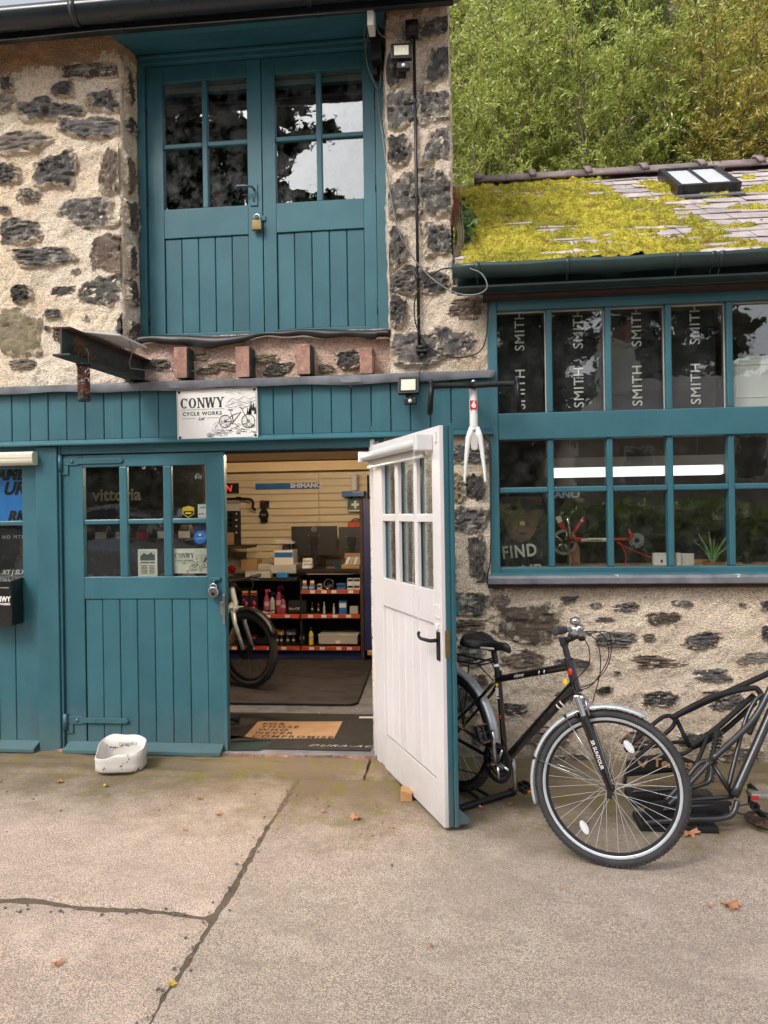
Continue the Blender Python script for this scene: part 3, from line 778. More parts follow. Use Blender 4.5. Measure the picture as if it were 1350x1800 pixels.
# upper loading doors
UF = sub(SB, 'door_frame'); yd = .25
B().box(-2.243, -2.19, yd - .03, yd + .09, 2.85, 4.834).obj('jamb', 'teal', UF, bevel=.004)
B().box(-.545, -.455, yd - .03, yd + .09, 2.85, 4.834).obj('jamb', 'teal', UF, bevel=.004)
B().box(-2.26, -.44, yd - .0325, yd + .09, 4.835, 5.0).obj('head', 'tealh', UF, bevel=.004)
B().box(-2.24, -.46, yd - .06, yd - .033, 4.858, 4.885).obj('drip_mould', 'tealh', UF, bevel=.008)
B().box(-2.24, -.45, yd - .05, yd + .09, 2.812, 2.85).obj('sill', 'tealh', UF, bevel=.004)
for side, (l0, l1, px_) in enumerate([(-2.186, -1.354, [(-2.07, -1.785), (-1.745, -1.455)]), (-1.348, -.55, [(-1.255, -.965), (-.925, -.636)])]):
    DR = sub(SB, 'loading_door'); zz = [(3.811, 4.245), (4.28, 4.715)]
    B().box(l0, px_[0][0], yd, yd + .05, 2.856, 4.83).obj('stile', 'teal', DR, bevel=.003)
    B().box(px_[1][1], l1, yd, yd + .05, 2.856, 4.83).obj('stile', 'teal', DR, bevel=.003)
    B().box(px_[0][0], px_[1][1], yd + .001, yd + .05, 4.715, 4.83).obj('rail', 'tealh', DR, bevel=.004)
    B().box(px_[0][0], px_[1][1], yd + .001, yd + .05, 3.605, 3.811).obj('rail', 'tealh', DR, bevel=.004)
    bars(DR, px_, zz, 0, 0, 3.811, 4.715, yd + .006, yd + .045, 'teal', 'tealh', 'gup', yd + .028)
    n_ = 5
    planks(DR, px_[0][0] + .001, px_[1][1] - .001, n_, 2.93, 3.603, yd + .012, yd + .04, 'teal')
    B().box(px_[0][0], px_[1][1], yd + .002, yd + .05, 2.856, 2.929).obj('rail', 'tealh', DR, bevel=.003)
    for z in (4.42, 3.85, 3.0): hinge(DR, l0 - .001 if side == 0 else l1 + .001, z, z + .11, yd - .004)
# lever handle, plate, staple on the loading doors
DR = sub(SB, 'door_latch')
B().box(-1.44, -1.385, yd - .008, yd, 3.80, 3.95).obj('plate', 'teal', DR, bevel=.003)
B().tube([(-1.41, yd - .006, 3.915), (-1.41, yd - .05, 3.915), (-1.45, yd - .055, 3.92), (-1.52, yd - .05, 3.925), (-1.535, yd - .045, 3.905)], .008, 10).obj('handle', 'teal', DR, True)
B().box(-1.42, -1.405, yd - .012, yd - .008, 3.83, 3.86).obj('keyhole', 'black', DR)
B().box(-1.43, -1.33, yd - .012, yd - .002, 3.69, 3.725).obj('hasp', 'teal', DR, bevel=.003)
PL = thing('padlock', 'small old brown padlock hanging on the hasp of the upper loading doors', 'padlock', (-1.385, yd - .03, 3.63))
B().box(-1.42, -1.35, yd - .045, yd - .018, 3.615, 3.685).obj('body', 'brass', PL, bevel=.006)
B().tube([(-1.405, yd - .03, 3.68), (-1.405, yd - .03, 3.715), (-1.395, yd - .03, 3.728), (-1.375, yd - .03, 3.728), (-1.365, yd - .03, 3.715), (-1.365, yd - .03, 3.68)], .006, 8).obj('shackle', 'steel', PL, True)
# dark loft behind the loading doors
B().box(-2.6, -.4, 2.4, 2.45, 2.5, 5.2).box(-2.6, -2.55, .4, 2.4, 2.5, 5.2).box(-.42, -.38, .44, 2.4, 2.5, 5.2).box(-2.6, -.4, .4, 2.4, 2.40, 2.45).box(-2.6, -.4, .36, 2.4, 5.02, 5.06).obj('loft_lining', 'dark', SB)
B().box(-2.1, -.6, .30, .306, 4.66, 4.83).obj('roller_blind', 'cream', SB)

# eaves: soffit boards, fascia, gutter, roof slope above
for i, (y0, y1, z) in enumerate([(-.14, -.02, 4.862), (-.016, .10, 4.878), (.104, .215, 4.892)]): B().box(-2.285, -.455, y0, y1, z, z + .02).obj('soffit_board', 'tealh', SB, bevel=.004)
B().box(-6.6, .0, -.19, -.145, 4.812, 4.92).obj('eaves_board', 'black_gut', SB, bevel=.004)
gp = []
for a0 in range(0, 11): t = math.pi + math.pi * a0 / 10; gp.append((math.cos(t), math.sin(t)))
gv = [( -6.6 + 6.66 * i / 20, -.27 + .078 * p, 4.925 + .108 * q) for i in range(21) for p, q in gp]
gf = [(i * 11 + k, i * 11 + k + 1, i * 11 + 12 + k, i * 11 + 11 + k) for i in range(20) for k in range(10)]
go = mesh('gutter', gv, gf, 'black_gut', SB, True); go.modifiers.new('t', 'SOLIDIFY').thickness = .005
for x in (-2.42, -.9): 
    vv = [(x + dx, -.27 + .083 * p, 4.925 + .114 * q) for dx in (-.02, .02) for p, q in gp]
    mesh('gutter_joint', vv, [(k, k + 1, 12 + k, 11 + k) for k in range(10)], 'black_gut', SB, True).modifiers.new('t', 'SOLIDIFY').thickness = .006
B().tube([(-4.6, -.2, 4.818), (-2.9, -.2, 4.808), (-2.3, -.2, 4.816), (-1.5, -.2, 4.805), (-.55, -.17, 4.815)], .004, 6).obj('eaves_cable', 'cable_g', SB, True)
B().add([(-6.6, -.2, 4.945), (.06, -.2, 4.945), (.06, 3.4, 7.3), (-6.6, 3.4, 7.3)], [(0, 1, 2, 3)]).obj('roof', 'slate', SB).modifiers.new('t', 'SOLIDIFY').thickness = .03
B().box(-.545, -.505, -.17, -.05, 4.72, 4.86).obj('rafter_end', 'wplas', SB, bevel=.004)

# teal fascia over the shopfront with its lead flashing
FS = sub(SB, 'shop_fascia')
nb = 37; w = .1315; x = .213
for i in range(nb):
    ww = w + rnd.uniform(-.004, .004); j = rnd.uniform(-.0018, .0018)
    B().box(x - ww + .0022, x - .0022, .0 + j, .028, 2.165, 2.505).obj('plank', 'teal', FS, bevel=.004, seg=1); x -= ww
B().prism([(-.035, 2.128), (-.035, 2.143), (-.01, 2.158), (-.0, 2.166), (.03, 2.166), (.03, 2.128)], -4.6, .213, 'X').obj('drip_mould', 'tealh', FS, bevel=.002)
B().box(-4.6, -.5, .028, .10, 2.07, 2.164).obj('lintel', 'tealh', FS, bevel=.004)
nf = 150; vs = []; fs = []
for i in range(nf):
    x = -4.6 + 4.825 * i / (nf - 1); wv_ = .004 * math.sin(x * 11) + .005 * math.sin(x * 4.3 + 1) + (.008 * min(.9, max(0, -x - 2.4)))
    st = .006 if int((x + 9) / .66) % 2 else 0
    for (yy, zz) in ((.06, 2.552), (-.03, 2.536), (-.046 - st, 2.528 + wv_ * .3), (-.046 - st + wv_ * .4, 2.497 + wv_), (-.04 - st, 2.484 + wv_), (-.034, 2.486 + wv_)): vs.append((x, yy, zz))
for i in range(nf - 1):
    for k in range(5): fs.append((i * 6 + k, i * 6 + 6 + k, i * 6 + 7 + k, i * 6 + k + 1))
mesh('lead_flashing', vs, fs, 'lead', FS, 'auto').modifiers.new('t', 'SOLIDIFY').thickness = .004


# lower closed door (two glazed rows over boards)
def lower_door(l0, l1, px_, pl, name, drip, npl):
    DR = sub(SB, name); y = .04; zz = [(1.222, 1.583), (1.617, 1.980)]
    B().box(l0, px_[0][0], y, y + .045, .03, 2.062).obj('stile', 'teal', DR, bevel=.003)
    B().box(px_[-1][1], l1, y, y + .045, .03, 2.062).obj('stile', 'teal', DR, bevel=.003)
    B().box(px_[0][0], px_[-1][1], y + .001, y + .045, 1.98, 2.062).obj('rail', 'tealh', DR, bevel=.004)
    B().box(px_[0][0], px_[-1][1], y + .001, y + .045, 1.07, 1.222).obj('rail', 'tealh', DR, bevel=.004)
    bars(DR, px_, zz, 0, 0, 1.222, 1.98, y + .004, y + .04, 'teal', 'tealh', 'gdoor', y + .024)
    planks(DR, pl[0], pl[1], npl, .085, 1.069, y + .008, y + .035, 'teal')
    B().prism([(-.045, .03), (-.045, .055), (y + .0, .088), (y + .03, .088), (y + .03, .03)], drip[0], drip[1], 'X').obj('drip_board', 'tealh', DR, bevel=.002)
    return DR


DL = lower_door(-2.742, -1.612, [(-2.594, -2.335), (-2.278, -2.022), (-1.963, -1.719)], (-2.592, -1.721), 'shop_door', (-2.72, -1.617), 7)
B().box(-1.612, -1.588, .03, .09, .04, 2.062).obj('meeting_strip', 'teal', DL, bevel=.003)


def strap(parent, x0, z, ln):
    B().prism([(x0, z - .026), (x0 + .10, z - .026), (x0 + .12, z - .018), (x0 + ln - .02, z - .018), (x0 + ln, z), (x0 + ln - .02, z + .018), (x0 + .12, z + .018), (x0 + .10, z + .026), (x0, z + .026)], .030, .039).obj('strap_hinge', 'tealh', parent, bevel=.002)
    B().cyl((x0 - .012, .026, z - .065), (x0 - .012, .026, z + .045), .016, 10).obj('hinge_pin', 'teal', parent, True)
    B().box(x0 - .01, x0 + .04, .030, .038, z - .09, z - .03).obj('hinge_plate', 'teal', parent, bevel=.002)
    b_ = B()
    b_.ball((x0 + .07, .029, z), .014, 10, 6, (1, .5, 1)); b_.obj('bolt_head', 'teal', parent, True)
    b_ = B().ball((x0 + .2, .03, z), .006, 8, 5, (1, .5, 1)).obj('screw', 'teal', parent, True); B().ball((x0 + .31, .03, z), .006, 8, 5, (1, .5, 1)).obj('screw', 'teal', parent, True)


strap(DL, -2.735, 2.02, .44); strap(DL, -2.725, .235, .44)
B().box(-1.605, -1.590, .018, .03, .90, 1.10).box(-1.622, -1.605, .022, .03, .96, 1.05).obj('lock_keep', 'steel', DL, bevel=.002)
B().box(-1.69, -1.62, .02, .04, 1.195, 1.215).box(-1.672, -1.655, .012, .04, 1.15, 1.2).obj('hasp', 'teal', DL, bevel=.003)
PL = thing('padlock', 'round silver disc padlock on the closed teal shop door', 'padlock', (-1.665, .01, 1.08))
B().lathe([(.001, 0), (.032, .0), (.037, .004), (.037, .022), (.032, .026), (.001, .026)], (-1.664, .012, 1.118), 'Y', 28).xf(Matrix.Translation((0, -.02, 0))).obj('body', 'steel', PL, 'auto')
B().lathe([(.001, -.002), (.012, -.002), (.012, 0), (.001, .0)], (-1.664, -.007, 1.108), 'Y', 16).obj('keyway', 'darkst', PL, 'auto')
B().tube([(-1.686, .006, 1.135), (-1.684, .006, 1.165), (-1.664, .006, 1.176), (-1.644, .006, 1.165), (-1.642, .006, 1.135)], .006, 8).obj('shackle', 'steel', PL, True)

LD = lower_door(-4.0, -2.922, [(-3.86, -3.60), (-3.55, -3.33), (-3.285, -3.04)], (-3.86, -2.985), 'side_door', (-4.0, -2.93), 7)
for px0, px1, nm in ((-2.918, -2.762, 'door_post'), (-1.0, -1.0, '')):
    if nm: B().box(px0, px1, .005, .12, .0, 2.125).obj(nm, 'teal', SB, bevel=.006); B().box(px1, px1 + .018, .02, .12, .0, 2.125).obj('door_stop', 'teal', SB, bevel=.003)
B().box(-.60, -.545, .045, .12, .02, 2.125).obj('door_post', 'teal', SB, bevel=.006)
B().box(-.59, -.56, .01, .04, .02, 2.12).obj('door_post', 'white', SB, bevel=.004)
B().box(-4.6, -.6, .125, .2, 2.06, 2.5).obj('lintel_back', 'dark', SB)
# threshold with flaking red brick edge
v, f = facew(-2.80, -.58, -.01, .045, .008, -.015, .012, 77); mesh('threshold_edge', v, f, 'brick', SB, True)
B().box(-2.80, -.56, -.005, .30, .0, .043).obj('threshold', 'lead', SB, bevel=.008)


# ------------------------------------------------------------ open door, white inside, teal outside
OD = bpy.data.objects.new('open_door', None); COL.objects.link(OD); OD.parent = SB
OD.location = Vector((-.57, -.02, 0)) - Vector(SB['o']); OD.rotation_euler = (0, 0, R(-65.33)); OD['label'] = 'open shop door painted white inside and teal outside'
HZ = 2.078; DZ = .022
cols = [(.175, .40), (.495, .715), (.80, 1.005)]; rows = [(1.225, 1.583), (1.627, 1.972)]
B().box(0, .175, 0, .024, DZ, HZ).obj('stile', 'white', OD, bevel=.003); B().box(1.005, 1.11, 0, .024, DZ, HZ).obj('stile', 'white', OD, bevel=.003)
B().box(.175, 1.005, .0005, .024, 1.972, HZ).obj('rail', 'white', OD, bevel=.003); B().box(.175, 1.005, .0005, .024, 1.052, 1.225).obj('rail', 'white', OD, bevel=.003); B().box(.175, 1.005, .0005, .024, DZ, .24).obj('rail', 'white', OD, bevel=.003)
for a_, b_ in ((.40, .495), (.715, .80)): B().box(a_ + .018, b_ - .018, .001, .024, 1.225, 1.972).obj('glazing_bar', 'white', OD, bevel=.003)
for a_, b_ in cols: B().box(a_ - .018, b_ + .018, .002, .024, 1.583, 1.627).obj('glazing_bar', 'white', OD, bevel=.003)
for a_, b_ in cols:
    for c_, d_ in rows: B().box(a_ - .018, b_ + .018, .030, .034, c_ - .01, d_ + .01).obj('pane', 'gdoor', OD)
planks(OD, .176, 1.004, 7, .24, 1.052, .014, .03, 'white', gap=.003, jit=.0006)
B().box(.12, 1.06, -.001, .012, .225, .24).obj('bead', 'white', OD, bevel=.002)
# teal outer skin
for x0, x1, z0, z1 in ((0, .175, DZ, HZ), (1.005, 1.112, DZ, HZ)): B().box(x0, x1, .0245, .052, z0, z1).obj('stile', 'teal', OD, bevel=.003)
for z0, z1 in ((1.972, HZ), (1.052, 1.225), (DZ, .24)): B().box(.175, 1.005, .0245, .051, z0, z1).obj('rail', 'tealh', OD, bevel=.003)
for a_, b_ in ((.40, .495), (.715, .80)): B().box(a_ + .02, b_ - .02, .0345, .05, 1.225, 1.972).obj('glazing_bar', 'teal', OD, bevel=.003)
for a_, b_ in cols: B().box(a_ - .018, b_ + .018, .0345, .049, 1.585, 1.625).obj('glazing_bar', 'tealh', OD, bevel=.003)
B().box(.177, 1.003, .0305, .045, .24, 1.052).obj('board_back', 'teal', OD)
B().box(1.095, 1.125, .053, .075, DZ, HZ + .01).obj('meeting_strip', 'teal', OD, bevel=.003)
B().prism([(.053, .03), (.135, .03), (.135, .055), (.053, .14)], .03, 1.12, 'X').obj('drip_board', 'tealh', OD, bevel=.003)
# lock, handles
B().box(1.111, 1.114, .016, .042, .89, 1.03).obj('lock_plate', 'brass', OD, bevel=.001)
B().box(1.113, 1.121, .022, .036, .975, .995).obj('latch_bolt', 'brass', OD, bevel=.002)
B().box(1.045, 1.09, -.006, .0, .87, 1.02).obj('handle_plate', 'blackm', OD, bevel=.004)
B().tube([(1.068, 0, .975), (1.068, -.05, .975), (1.04, -.056, .975), (.95, -.052, .968), (.915, -.05, .972), (.905, -.05, .985), (.915, -.05, .995)], [.011, .010, .0095, .0085, .008, .008, .009], 10).obj('handle', 'blackm', OD, True)
B().tube([(1.068, .052, .975), (1.068, .10, .975), (1.04, .105, .975), (.96, .1, .97)], .010, 10).obj('handle', 'teal', OD, True)
B().box(1.0, 1.07, .053, .12, 1.10, 1.17).box(1.0, 1.02, .12, .13, 1.10, 1.17).obj('bolt_keep', 'teal', OD, bevel=.005)
B().box(1.03, 1.10, -.004, .0, 1.085, 1.16).obj('repair_plate', 'white', OD, bevel=.002)
for x_, z_ in ((1.045, 1.098), (1.085, 1.098), (1.045, 1.147), (1.085, 1.147)): B().ball((x_, -.004, z_), .005, 8, 5, (1, .6, 1)).obj('screw', 'white', OD, True)
B().box(1.06, 1.085, -.012, 0, 1.995, 2.05).obj('hook', 'wplas', OD, bevel=.003); B().box(1.055, 1.075, -.015, 0, 1.03, 1.06).obj('chain_hook', 'wplas', OD, bevel=.003)
# roller blind
RB = OD
B().cyl((-.02, -.055, 2.0), (1.0, -.055, 2.0), .028, 20).obj('blind_tube', 'wplas', RB, 'auto')
B().box(.98, 1.03, -.095, 0, 1.955, 2.045).obj('blind_bracket', 'wplas', RB, bevel=.008); B().box(-.03, -.012, -.09, 0, 1.965, 2.035).obj('blind_bracket', 'wplas', RB, bevel=.004)
B().box(.0, .97, -.03, -.022, 1.935, 2.0).obj('blind_cloth', 'boxg', RB); B().cyl((.0, -.026, 1.932), (.97, -.026, 1.932), .009, 10).obj('blind_bar', 'wplas', RB, True)
cb = B()
ch = [(1.0, -.098, 2.0), (.985, -.1, 1.6), (.965, -.098, 1.2), (.965, -.095, 1.06), (.985, -.09, 1.035), (1.0, -.085, 1.06), (1.0, -.085, 1.2), (1.0, -.09, 1.6), (1.005, -.096, 2.0)]
for a_, b_ in zip(ch, ch[1:]):
    a_, b_ = Vector(a_), Vector(b_); m_ = max(1, int((b_ - a_).length / .012))
    for i in range(m_): q_ = a_.lerp(b_, i / m_); cb.ball(q_, .0033, 6, 4)
cb.obj('bead_chain', 'wplas', RB, True)
WB = thing('wooden_block', 'small raw wood wedge under the open white door', 'block', (-.33, -.60, 0))
B().prism([(-.365, .0), (-.30, .0), (-.30, .045), (-.365, .06)], -.64, -.56).obj('wedge', 'wood', WB, bevel=.002)

# ------------------------------------------------------------ workshop window
WN = sub(WS, 'window'); y0 = .0
mx = [.577, .946, 1.317, 1.687, 2.057, 2.427, 2.797]; XE = 3.2; bw = .038
edges = [.247] + [q for m_ in mx for q in (m_ - bw / 2, m_ + bw / 2)] + [XE - .06]
px_ = [(edges[i], edges[i + 1]) for i in range(0, len(edges), 2)]
B().box(.186, .247, y0, .09, 1.215, 3.0).obj('jamb', 'teal', WN, bevel=.006); B().box(XE - .06, XE, y0, .09, 1.215, 3.0).obj('jamb', 'teal', WN, bevel=.006)
B().box(.247, XE - .06, y0 + .002, .09, 2.925, 3.0).obj('head', 'tealh', WN, bevel=.006)
B().box(.247, XE - .06, y0 - .004, .09, 2.092, 2.262).obj('middle_rail', 'tealh', WN, bevel=.005)
B().box(.247, XE - .06, y0 + .002, .09, 1.215, 1.27).obj('bottom_rail', 'tealh', WN, bevel=.006)
bars(WN, px_, [(2.262, 2.925)], 0, 0, 2.262, 2.925, y0 + .012, .075, 'teal', 'tealh', 'glass', .06)
bars(WN, px_, [(1.27, 1.750), (1.786, 2.092)], 0, 0, 1.27, 2.092, y0 + .012, .075, 'teal', 'tealh', 'glass', .06)
for (a_, b_) in px_:                                             # bright putty line round the glass
    for c_, d_ in ((2.262, 2.925),): B().box(a_, b_, .051, .0595, d_ - .009, d_).box(b_ - .005, b_, .051, .0595, c_, d_ - .01).obj('putty', 'boxg', WN)
B().prism([(-.055, 1.165), (-.06, 1.172), (-.06, 1.205), (-.05, 1.222), (.09, 1.232), (.09, 1.165)], .165, 3.25, 'X').obj('lead_sill', 'lead', WN, bevel=.004)
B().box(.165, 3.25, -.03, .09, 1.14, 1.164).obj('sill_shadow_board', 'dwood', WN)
B().prism([(-.012, 1.2232), (.0, 1.228), (.0, 1.236), (-.02, 1.2235)], .186, 3.2, 'X').obj('sill_bead', 'tealh', WN)

# ------------------------------------------------------------ workshop roof
PIT = R(35); cP, sP = math.cos(PIT), math.sin(PIT); EY, EZ = -.15, 3.165; RL = 2.34


def roofp(x, s, h=0): return (x, EY + s * cP - h * sP, EZ + s * sP + h * cP)


RF = sub(WS, 'roof')
B().add([roofp(-.0, 0, -.05), roofp(4.6, 0, -.05), roofp(4.6, RL, -.05), roofp(-.0, RL, -.05), roofp(-.0, 0, -.01), roofp(4.6, 0, -.01), roofp(4.6, RL, -.01), roofp(-.0, RL, -.01)],
        [(0, 1, 2, 3), (7, 6, 5, 4), (0, 4, 5, 1), (1, 5, 6, 2), (2, 6, 7, 3), (3, 7, 4, 0)]).obj('roof_deck', 'dark', RF)
B().add([roofp(0, RL, 0), roofp(4.6, RL, 0), (4.6, 4.4, 2.9), (0, 4.4, 2.9)], [(0, 1, 2, 3)]).obj('rear_slope', 'slate', RF)
NR = 15; ex = RL / NR; rr = random.Random(3)
for r_ in range(NR):
    s0 = r_ * ex - .03; x = -.02 - rr.uniform(0, .2)
    while x < 4.3:
        w = rr.uniform(.17, .31); ln = ex + .09; a_, b_ = x + .003, x + w - .003; j = rr.uniform(-.012, .012); t = .011; tl = rr.uniform(-.002, .006)
        a_ = max(a_, -.015)
        if b_ > a_ + .03:
            P = []
            for h0 in (0, .007):
                for xx, ss, hh in ((a_, s0 + j + rr.uniform(-.004, .004), .020 + tl), ((a_ + b_) / 2 + rr.uniform(-.03, .03), s0 + j + rr.uniform(-.006, .006), .019), (b_, s0 + j + rr.uniform(-.004, .004), .020 - tl * .5), (b_, s0 + ln, .004), (a_, s0 + ln, .004)):
                    P.append(roofp(xx, ss, hh + h0 - .006))
            B().add(P, [(0, 1, 2, 3, 4), (9, 8, 7, 6, 5)] + [(i, i + 5, (i + 1) % 5 + 5, (i + 1) % 5) for i in range(5)]).obj('slate', 'slate', RF)
        x += w
x = .18
while x < 4.4:                                                  # ridge tiles with collars
    ln = .47
    prof = [(-.13, -.055), (-.05, .018), (0, .045), (.05, .018), (.13, -.055)]
    vs = [(x + dx, roofp(0, RL)[1] + p, roofp(0, RL)[2] + q + .03 + (0.012 if dx < .05 and k2 else 0)) for k2, dx in enumerate((.0, ln - .006)) for p, q in prof]
    mesh('ridge_tile', vs, [(k, k + 1, 6 + k, 5 + k) for k in range(4)], 'ridge', RF, 'auto').modifiers.new('t', 'SOLIDIFY').thickness = .018
    vs = [(x + dx, roofp(0, RL)[1] + p * 1.08, roofp(0, RL)[2] + q * 1.05 + .054) for dx in (-.02, .035) for p, q in prof]
    mesh('ridge_collar', vs, [(k, k + 1, 6 + k, 5 + k) for k in range(4)], 'ridge', RF, 'auto').modifiers.new('t', 'SOLIDIFY').thickness = .02
    x += ln
# moss: one cushiony mat that rises out of the slates
nu, nv = 400, 230
X, Sg = np.meshgrid(np.linspace(-.01, 4.3, nu), np.linspace(-.02, RL - .01, nv))
rowp = (Sg / ex) % 1.0
edge_x = 1.50 + .10 * (1 - Sg / RL) + .22 * np.exp(-((Sg - .12) / .14) ** 2) + .12 * fbm(X * 0, Sg, 2, 3, 4, 9)
m = np.clip((edge_x - X) / .5, -1, 1) * .42 + 1.0 * fbm(X, Sg * 1.6, 0, 2.2, 4, 12, .6) + .95 * fbm(X * .7, Sg * 2.6, 0, 7, 3, 15) - .16 - .30 * np.exp(-(np.minimum(rowp, 1 - rowp) / .12) ** 2) + .16 * np.exp(-((rowp - .55) / .3) ** 2)
m = np.where(Sg > 1.75, m - .25 + .35 * fbm(X, Sg, 4, 3, 3, 6), m)
spots = sum(np.exp(-(((X - a_) / w1) ** 2 + ((Sg - b_) / w2) ** 2)) * 1.1 for a_, b_, w1, w2 in ((2.28, 1.5, .14, .06), (2.35, 1.95, .05, .06), (2.75, 1.95, .14, .05), (2.9, 1.25, .08, .03), (1.62, 1.75, .1, .12), (3.3, 1.0, .12, .05)))
m = np.maximum(m, spots - .35)
lump = np.abs(fbm(X, Sg * 1.5, 0, 13, 3, 33)) * .055 + .016 * fbm(X, Sg, 0, 45, 3, 35)
sk = np.interp(rowp, [0, 1], [.021, .008]) + .003
H = np.where(m > 0, sk + np.minimum(1, m * 2.6) ** .6 * (.008 + lump), sk - .05 + 0 * m) + np.clip(m, -1, 0) * .02
v = np.stack([X, EY + Sg * cP - H * sP, EZ + Sg * sP + H * cP], -1).reshape(-1, 3)
F_ = grid(nu, nv); keep = (m.reshape(-1)[F_] > -.12).any(1)
mo = mesh('moss', v, F_[keep], 'moss', RF, True); mo['kind'] = 'stuff'
# moss fronds
rg = np.random.default_rng(5); ii = np.argwhere(m > .05); ii = ii[rg.integers(0, len(ii), 34000)]
bx = X[ii[:, 0], ii[:, 1]] + rg.uniform(-.006, .006, len(ii)); bs = Sg[ii[:, 0], ii[:, 1]] + rg.uniform(-.006, .006, len(ii)); bh = H[ii[:, 0], ii[:, 1]]
P0 = np.stack([bx, EY + bs * cP - bh * sP, EZ + bs * sP + bh * cP], -1); dr = rg.normal(0, 1, (len(ii), 3)); dr[:, 2] = np.abs(dr[:, 2]) + .6; dr /= np.linalg.norm(dr, axis=1)[:, None]
sd = np.cross(dr, rg.normal(0, 1, (len(ii), 3))); sd /= np.linalg.norm(sd, axis=1)[:, None]; ln = rg.uniform(.008, .020, len(ii))[:, None]
vv = np.stack([P0 - sd * .0022, P0 + sd * .0022, P0 + dr * ln], 1).reshape(-1, 3)
mf = mesh('moss_fronds', vv, np.arange(len(vv)).reshape(-1, 3), 'moss', RF); mf['kind'] = 'stuff'
# rooflight
RLt = sub(WS, 'rooflight')


def rbox(x0, x1, s0, s1, h0, h1):
    return B().add([roofp(a_, b_, c_) for c_ in (h0, h1) for a_, b_ in ((x0, s0), (x1, s0), (x1, s1), (x0, s1))], [(0, 3, 2, 1), (4, 5, 6, 7), (0, 1, 5, 4), (1, 2, 6, 5), (2, 3, 7, 6), (3, 0, 4, 7)])


A0, A1, B0, B1 = 1.665, 2.125, 1.42, 2.08
for q in ((A0, A0 + .04, B0, B1), (A1 - .04, A1, B0, B1), (A0 + .04, A1 - .04, B0, B0 + .05), (A0 + .04, A1 - .04, B1 - .04, B1), ((A0 + A1) / 2 - .012, (A0 + A1) / 2 + .012, B0 + .05, B1 - .04)):
    rbox(q[0], q[1], q[2], q[3], .02, .105 if q[1] - q[0] > .03 else .10).obj('frame', 'darkst', RLt, bevel=.004)
for a_, b_ in ((A0 + .04, (A0 + A1) / 2 - .012), ((A0 + A1) / 2 + .012, A1 - .04)): rbox(a_, b_, B0 + .05, B1 - .04, .08, .086).obj('pane', 'refl', RLt)
rbox(A0 - .02, A1 + .02, B0 - .06, B0 + .0, .028, .038).obj('apron_flashing', 'lead', RLt)
# eaves of the workshop
B().box(-.005, 4.6, -.118, -.09, 3.005, 3.14).obj('eaves_board', 'dteal', WS, bevel=.004)
B().prism([(-.118, 3.012), (-.20, 3.02), (-.20, 3.035), (-.118, 3.05)], -.04, 4.6, 'X').obj('eaves_mould', 'dteal', WS, bevel=.003)
B().box(.16, 4.6, -.088, .09, 2.985, 3.006).obj('soffit', 'dwood', WS); B().box(.16, 4.6, -.03, .09, 3.007, 3.16).obj('wall_plate', 'dwood', WS)
gv = [(-.03 + 4.63 * i / 30, -.225 + .062 * p * 1.0, 3.145 + .075 * q + .004 * math.sin(i * 1.7)) for i in range(31) for p, q in gp]
mesh('gutter', gv, [(i * 11 + k, i * 11 + k + 1, i * 11 + 12 + k, i * 11 + 11 + k) for i in range(30) for k in range(10)], 'dteal', WS, True).modifiers.new('t', 'SOLIDIFY').thickness = .005
B().prism([(-.225 + .06 * p, 3.143 + .072 * q) for p, q in gp], -.032, -.026, 'X').obj('gutter_end', 'dteal', WS)
for x in (.12, .66, 1.30, 1.50, 1.55, 2.2, 2.9):
    vv = [(x + dx, -.225 + .066 * p, 3.145 + .079 * q) for dx in (-.012, .012) for p, q in gp]
    mesh('gutter_bracket', vv, [(k, k + 1, 12 + k, 11 + k) for k in range(10)], 'dteal', WS, True).modifiers.new('t', 'SOLIDIFY').thickness = .006
    B().tube([(x, -.22, 3.065), (x + .004, -.20, 3.05), (x - .006, -.19, 3.02)], .004, 6).obj('bracket_tail', 'dteal', WS, True)

# ------------------------------------------------------------ fixtures on the facade
BM = sub(SB, 'steel_beam'); bx0 = -2.175


def drop(y): return -.03 * (-y)                                  # the beam end sags a little


def bslab(x0, x1, z0, z1, nm, mt):
    L_ = .95
    B().add([(x, y, z + drop(y)) for z in (z0, z1) for x, y in ((x0, -L_), (x1, -L_), (x1, .12), (x0, .12))], [(0, 3, 2, 1), (4, 5, 6, 7), (0, 1, 5, 4), (1, 2, 6, 5), (2, 3, 7, 6), (3, 0, 4, 7)]).obj(nm, mt, BM, bevel=.003)


bslab(bx0 - .052, bx0 + .052, 2.555, 2.567, 'flange', 'beamg'); bslab(bx0 - .052, bx0 + .052, 2.703, 2.715, 'flange', 'rust'); bslab(bx0 - .006, bx0 + .006, 2.5675, 2.7025, 'web', 'beamg')
SP = thing('flat_panel', 'thin white panel lying on the projecting steel beam', 'panel', (-2.15, -.5, 2.71))
B().add([(-2.19, -.78, 2.700), (-1.99, -.62, 2.705), (-2.02, -.18, 2.73), (-2.22, -.25, 2.725), (-2.19, -.78, 2.712), (-1.99, -.62, 2.717), (-2.02, -.18, 2.742), (-2.22, -.25, 2.737)],
        [(0, 3, 2, 1), (4, 5, 6, 7), (0, 1, 5, 4), (1, 2, 6, 5), (2, 3, 7, 6), (3, 0, 4, 7)]).obj('board', 'wplas', SP, bevel=.003)
B().tube([(-2.02, -.45, 2.73), (-2.0, -.44, 2.66), (-2.04, -.40, 2.60), (-2.08, -.3, 2.58), (-2.0, -.05, 2.60), (-1.8, .06, 2.62), (-1.62, .08, 2.73)], .004, 6).obj('lead_wire', 'cable_g', SP, True)
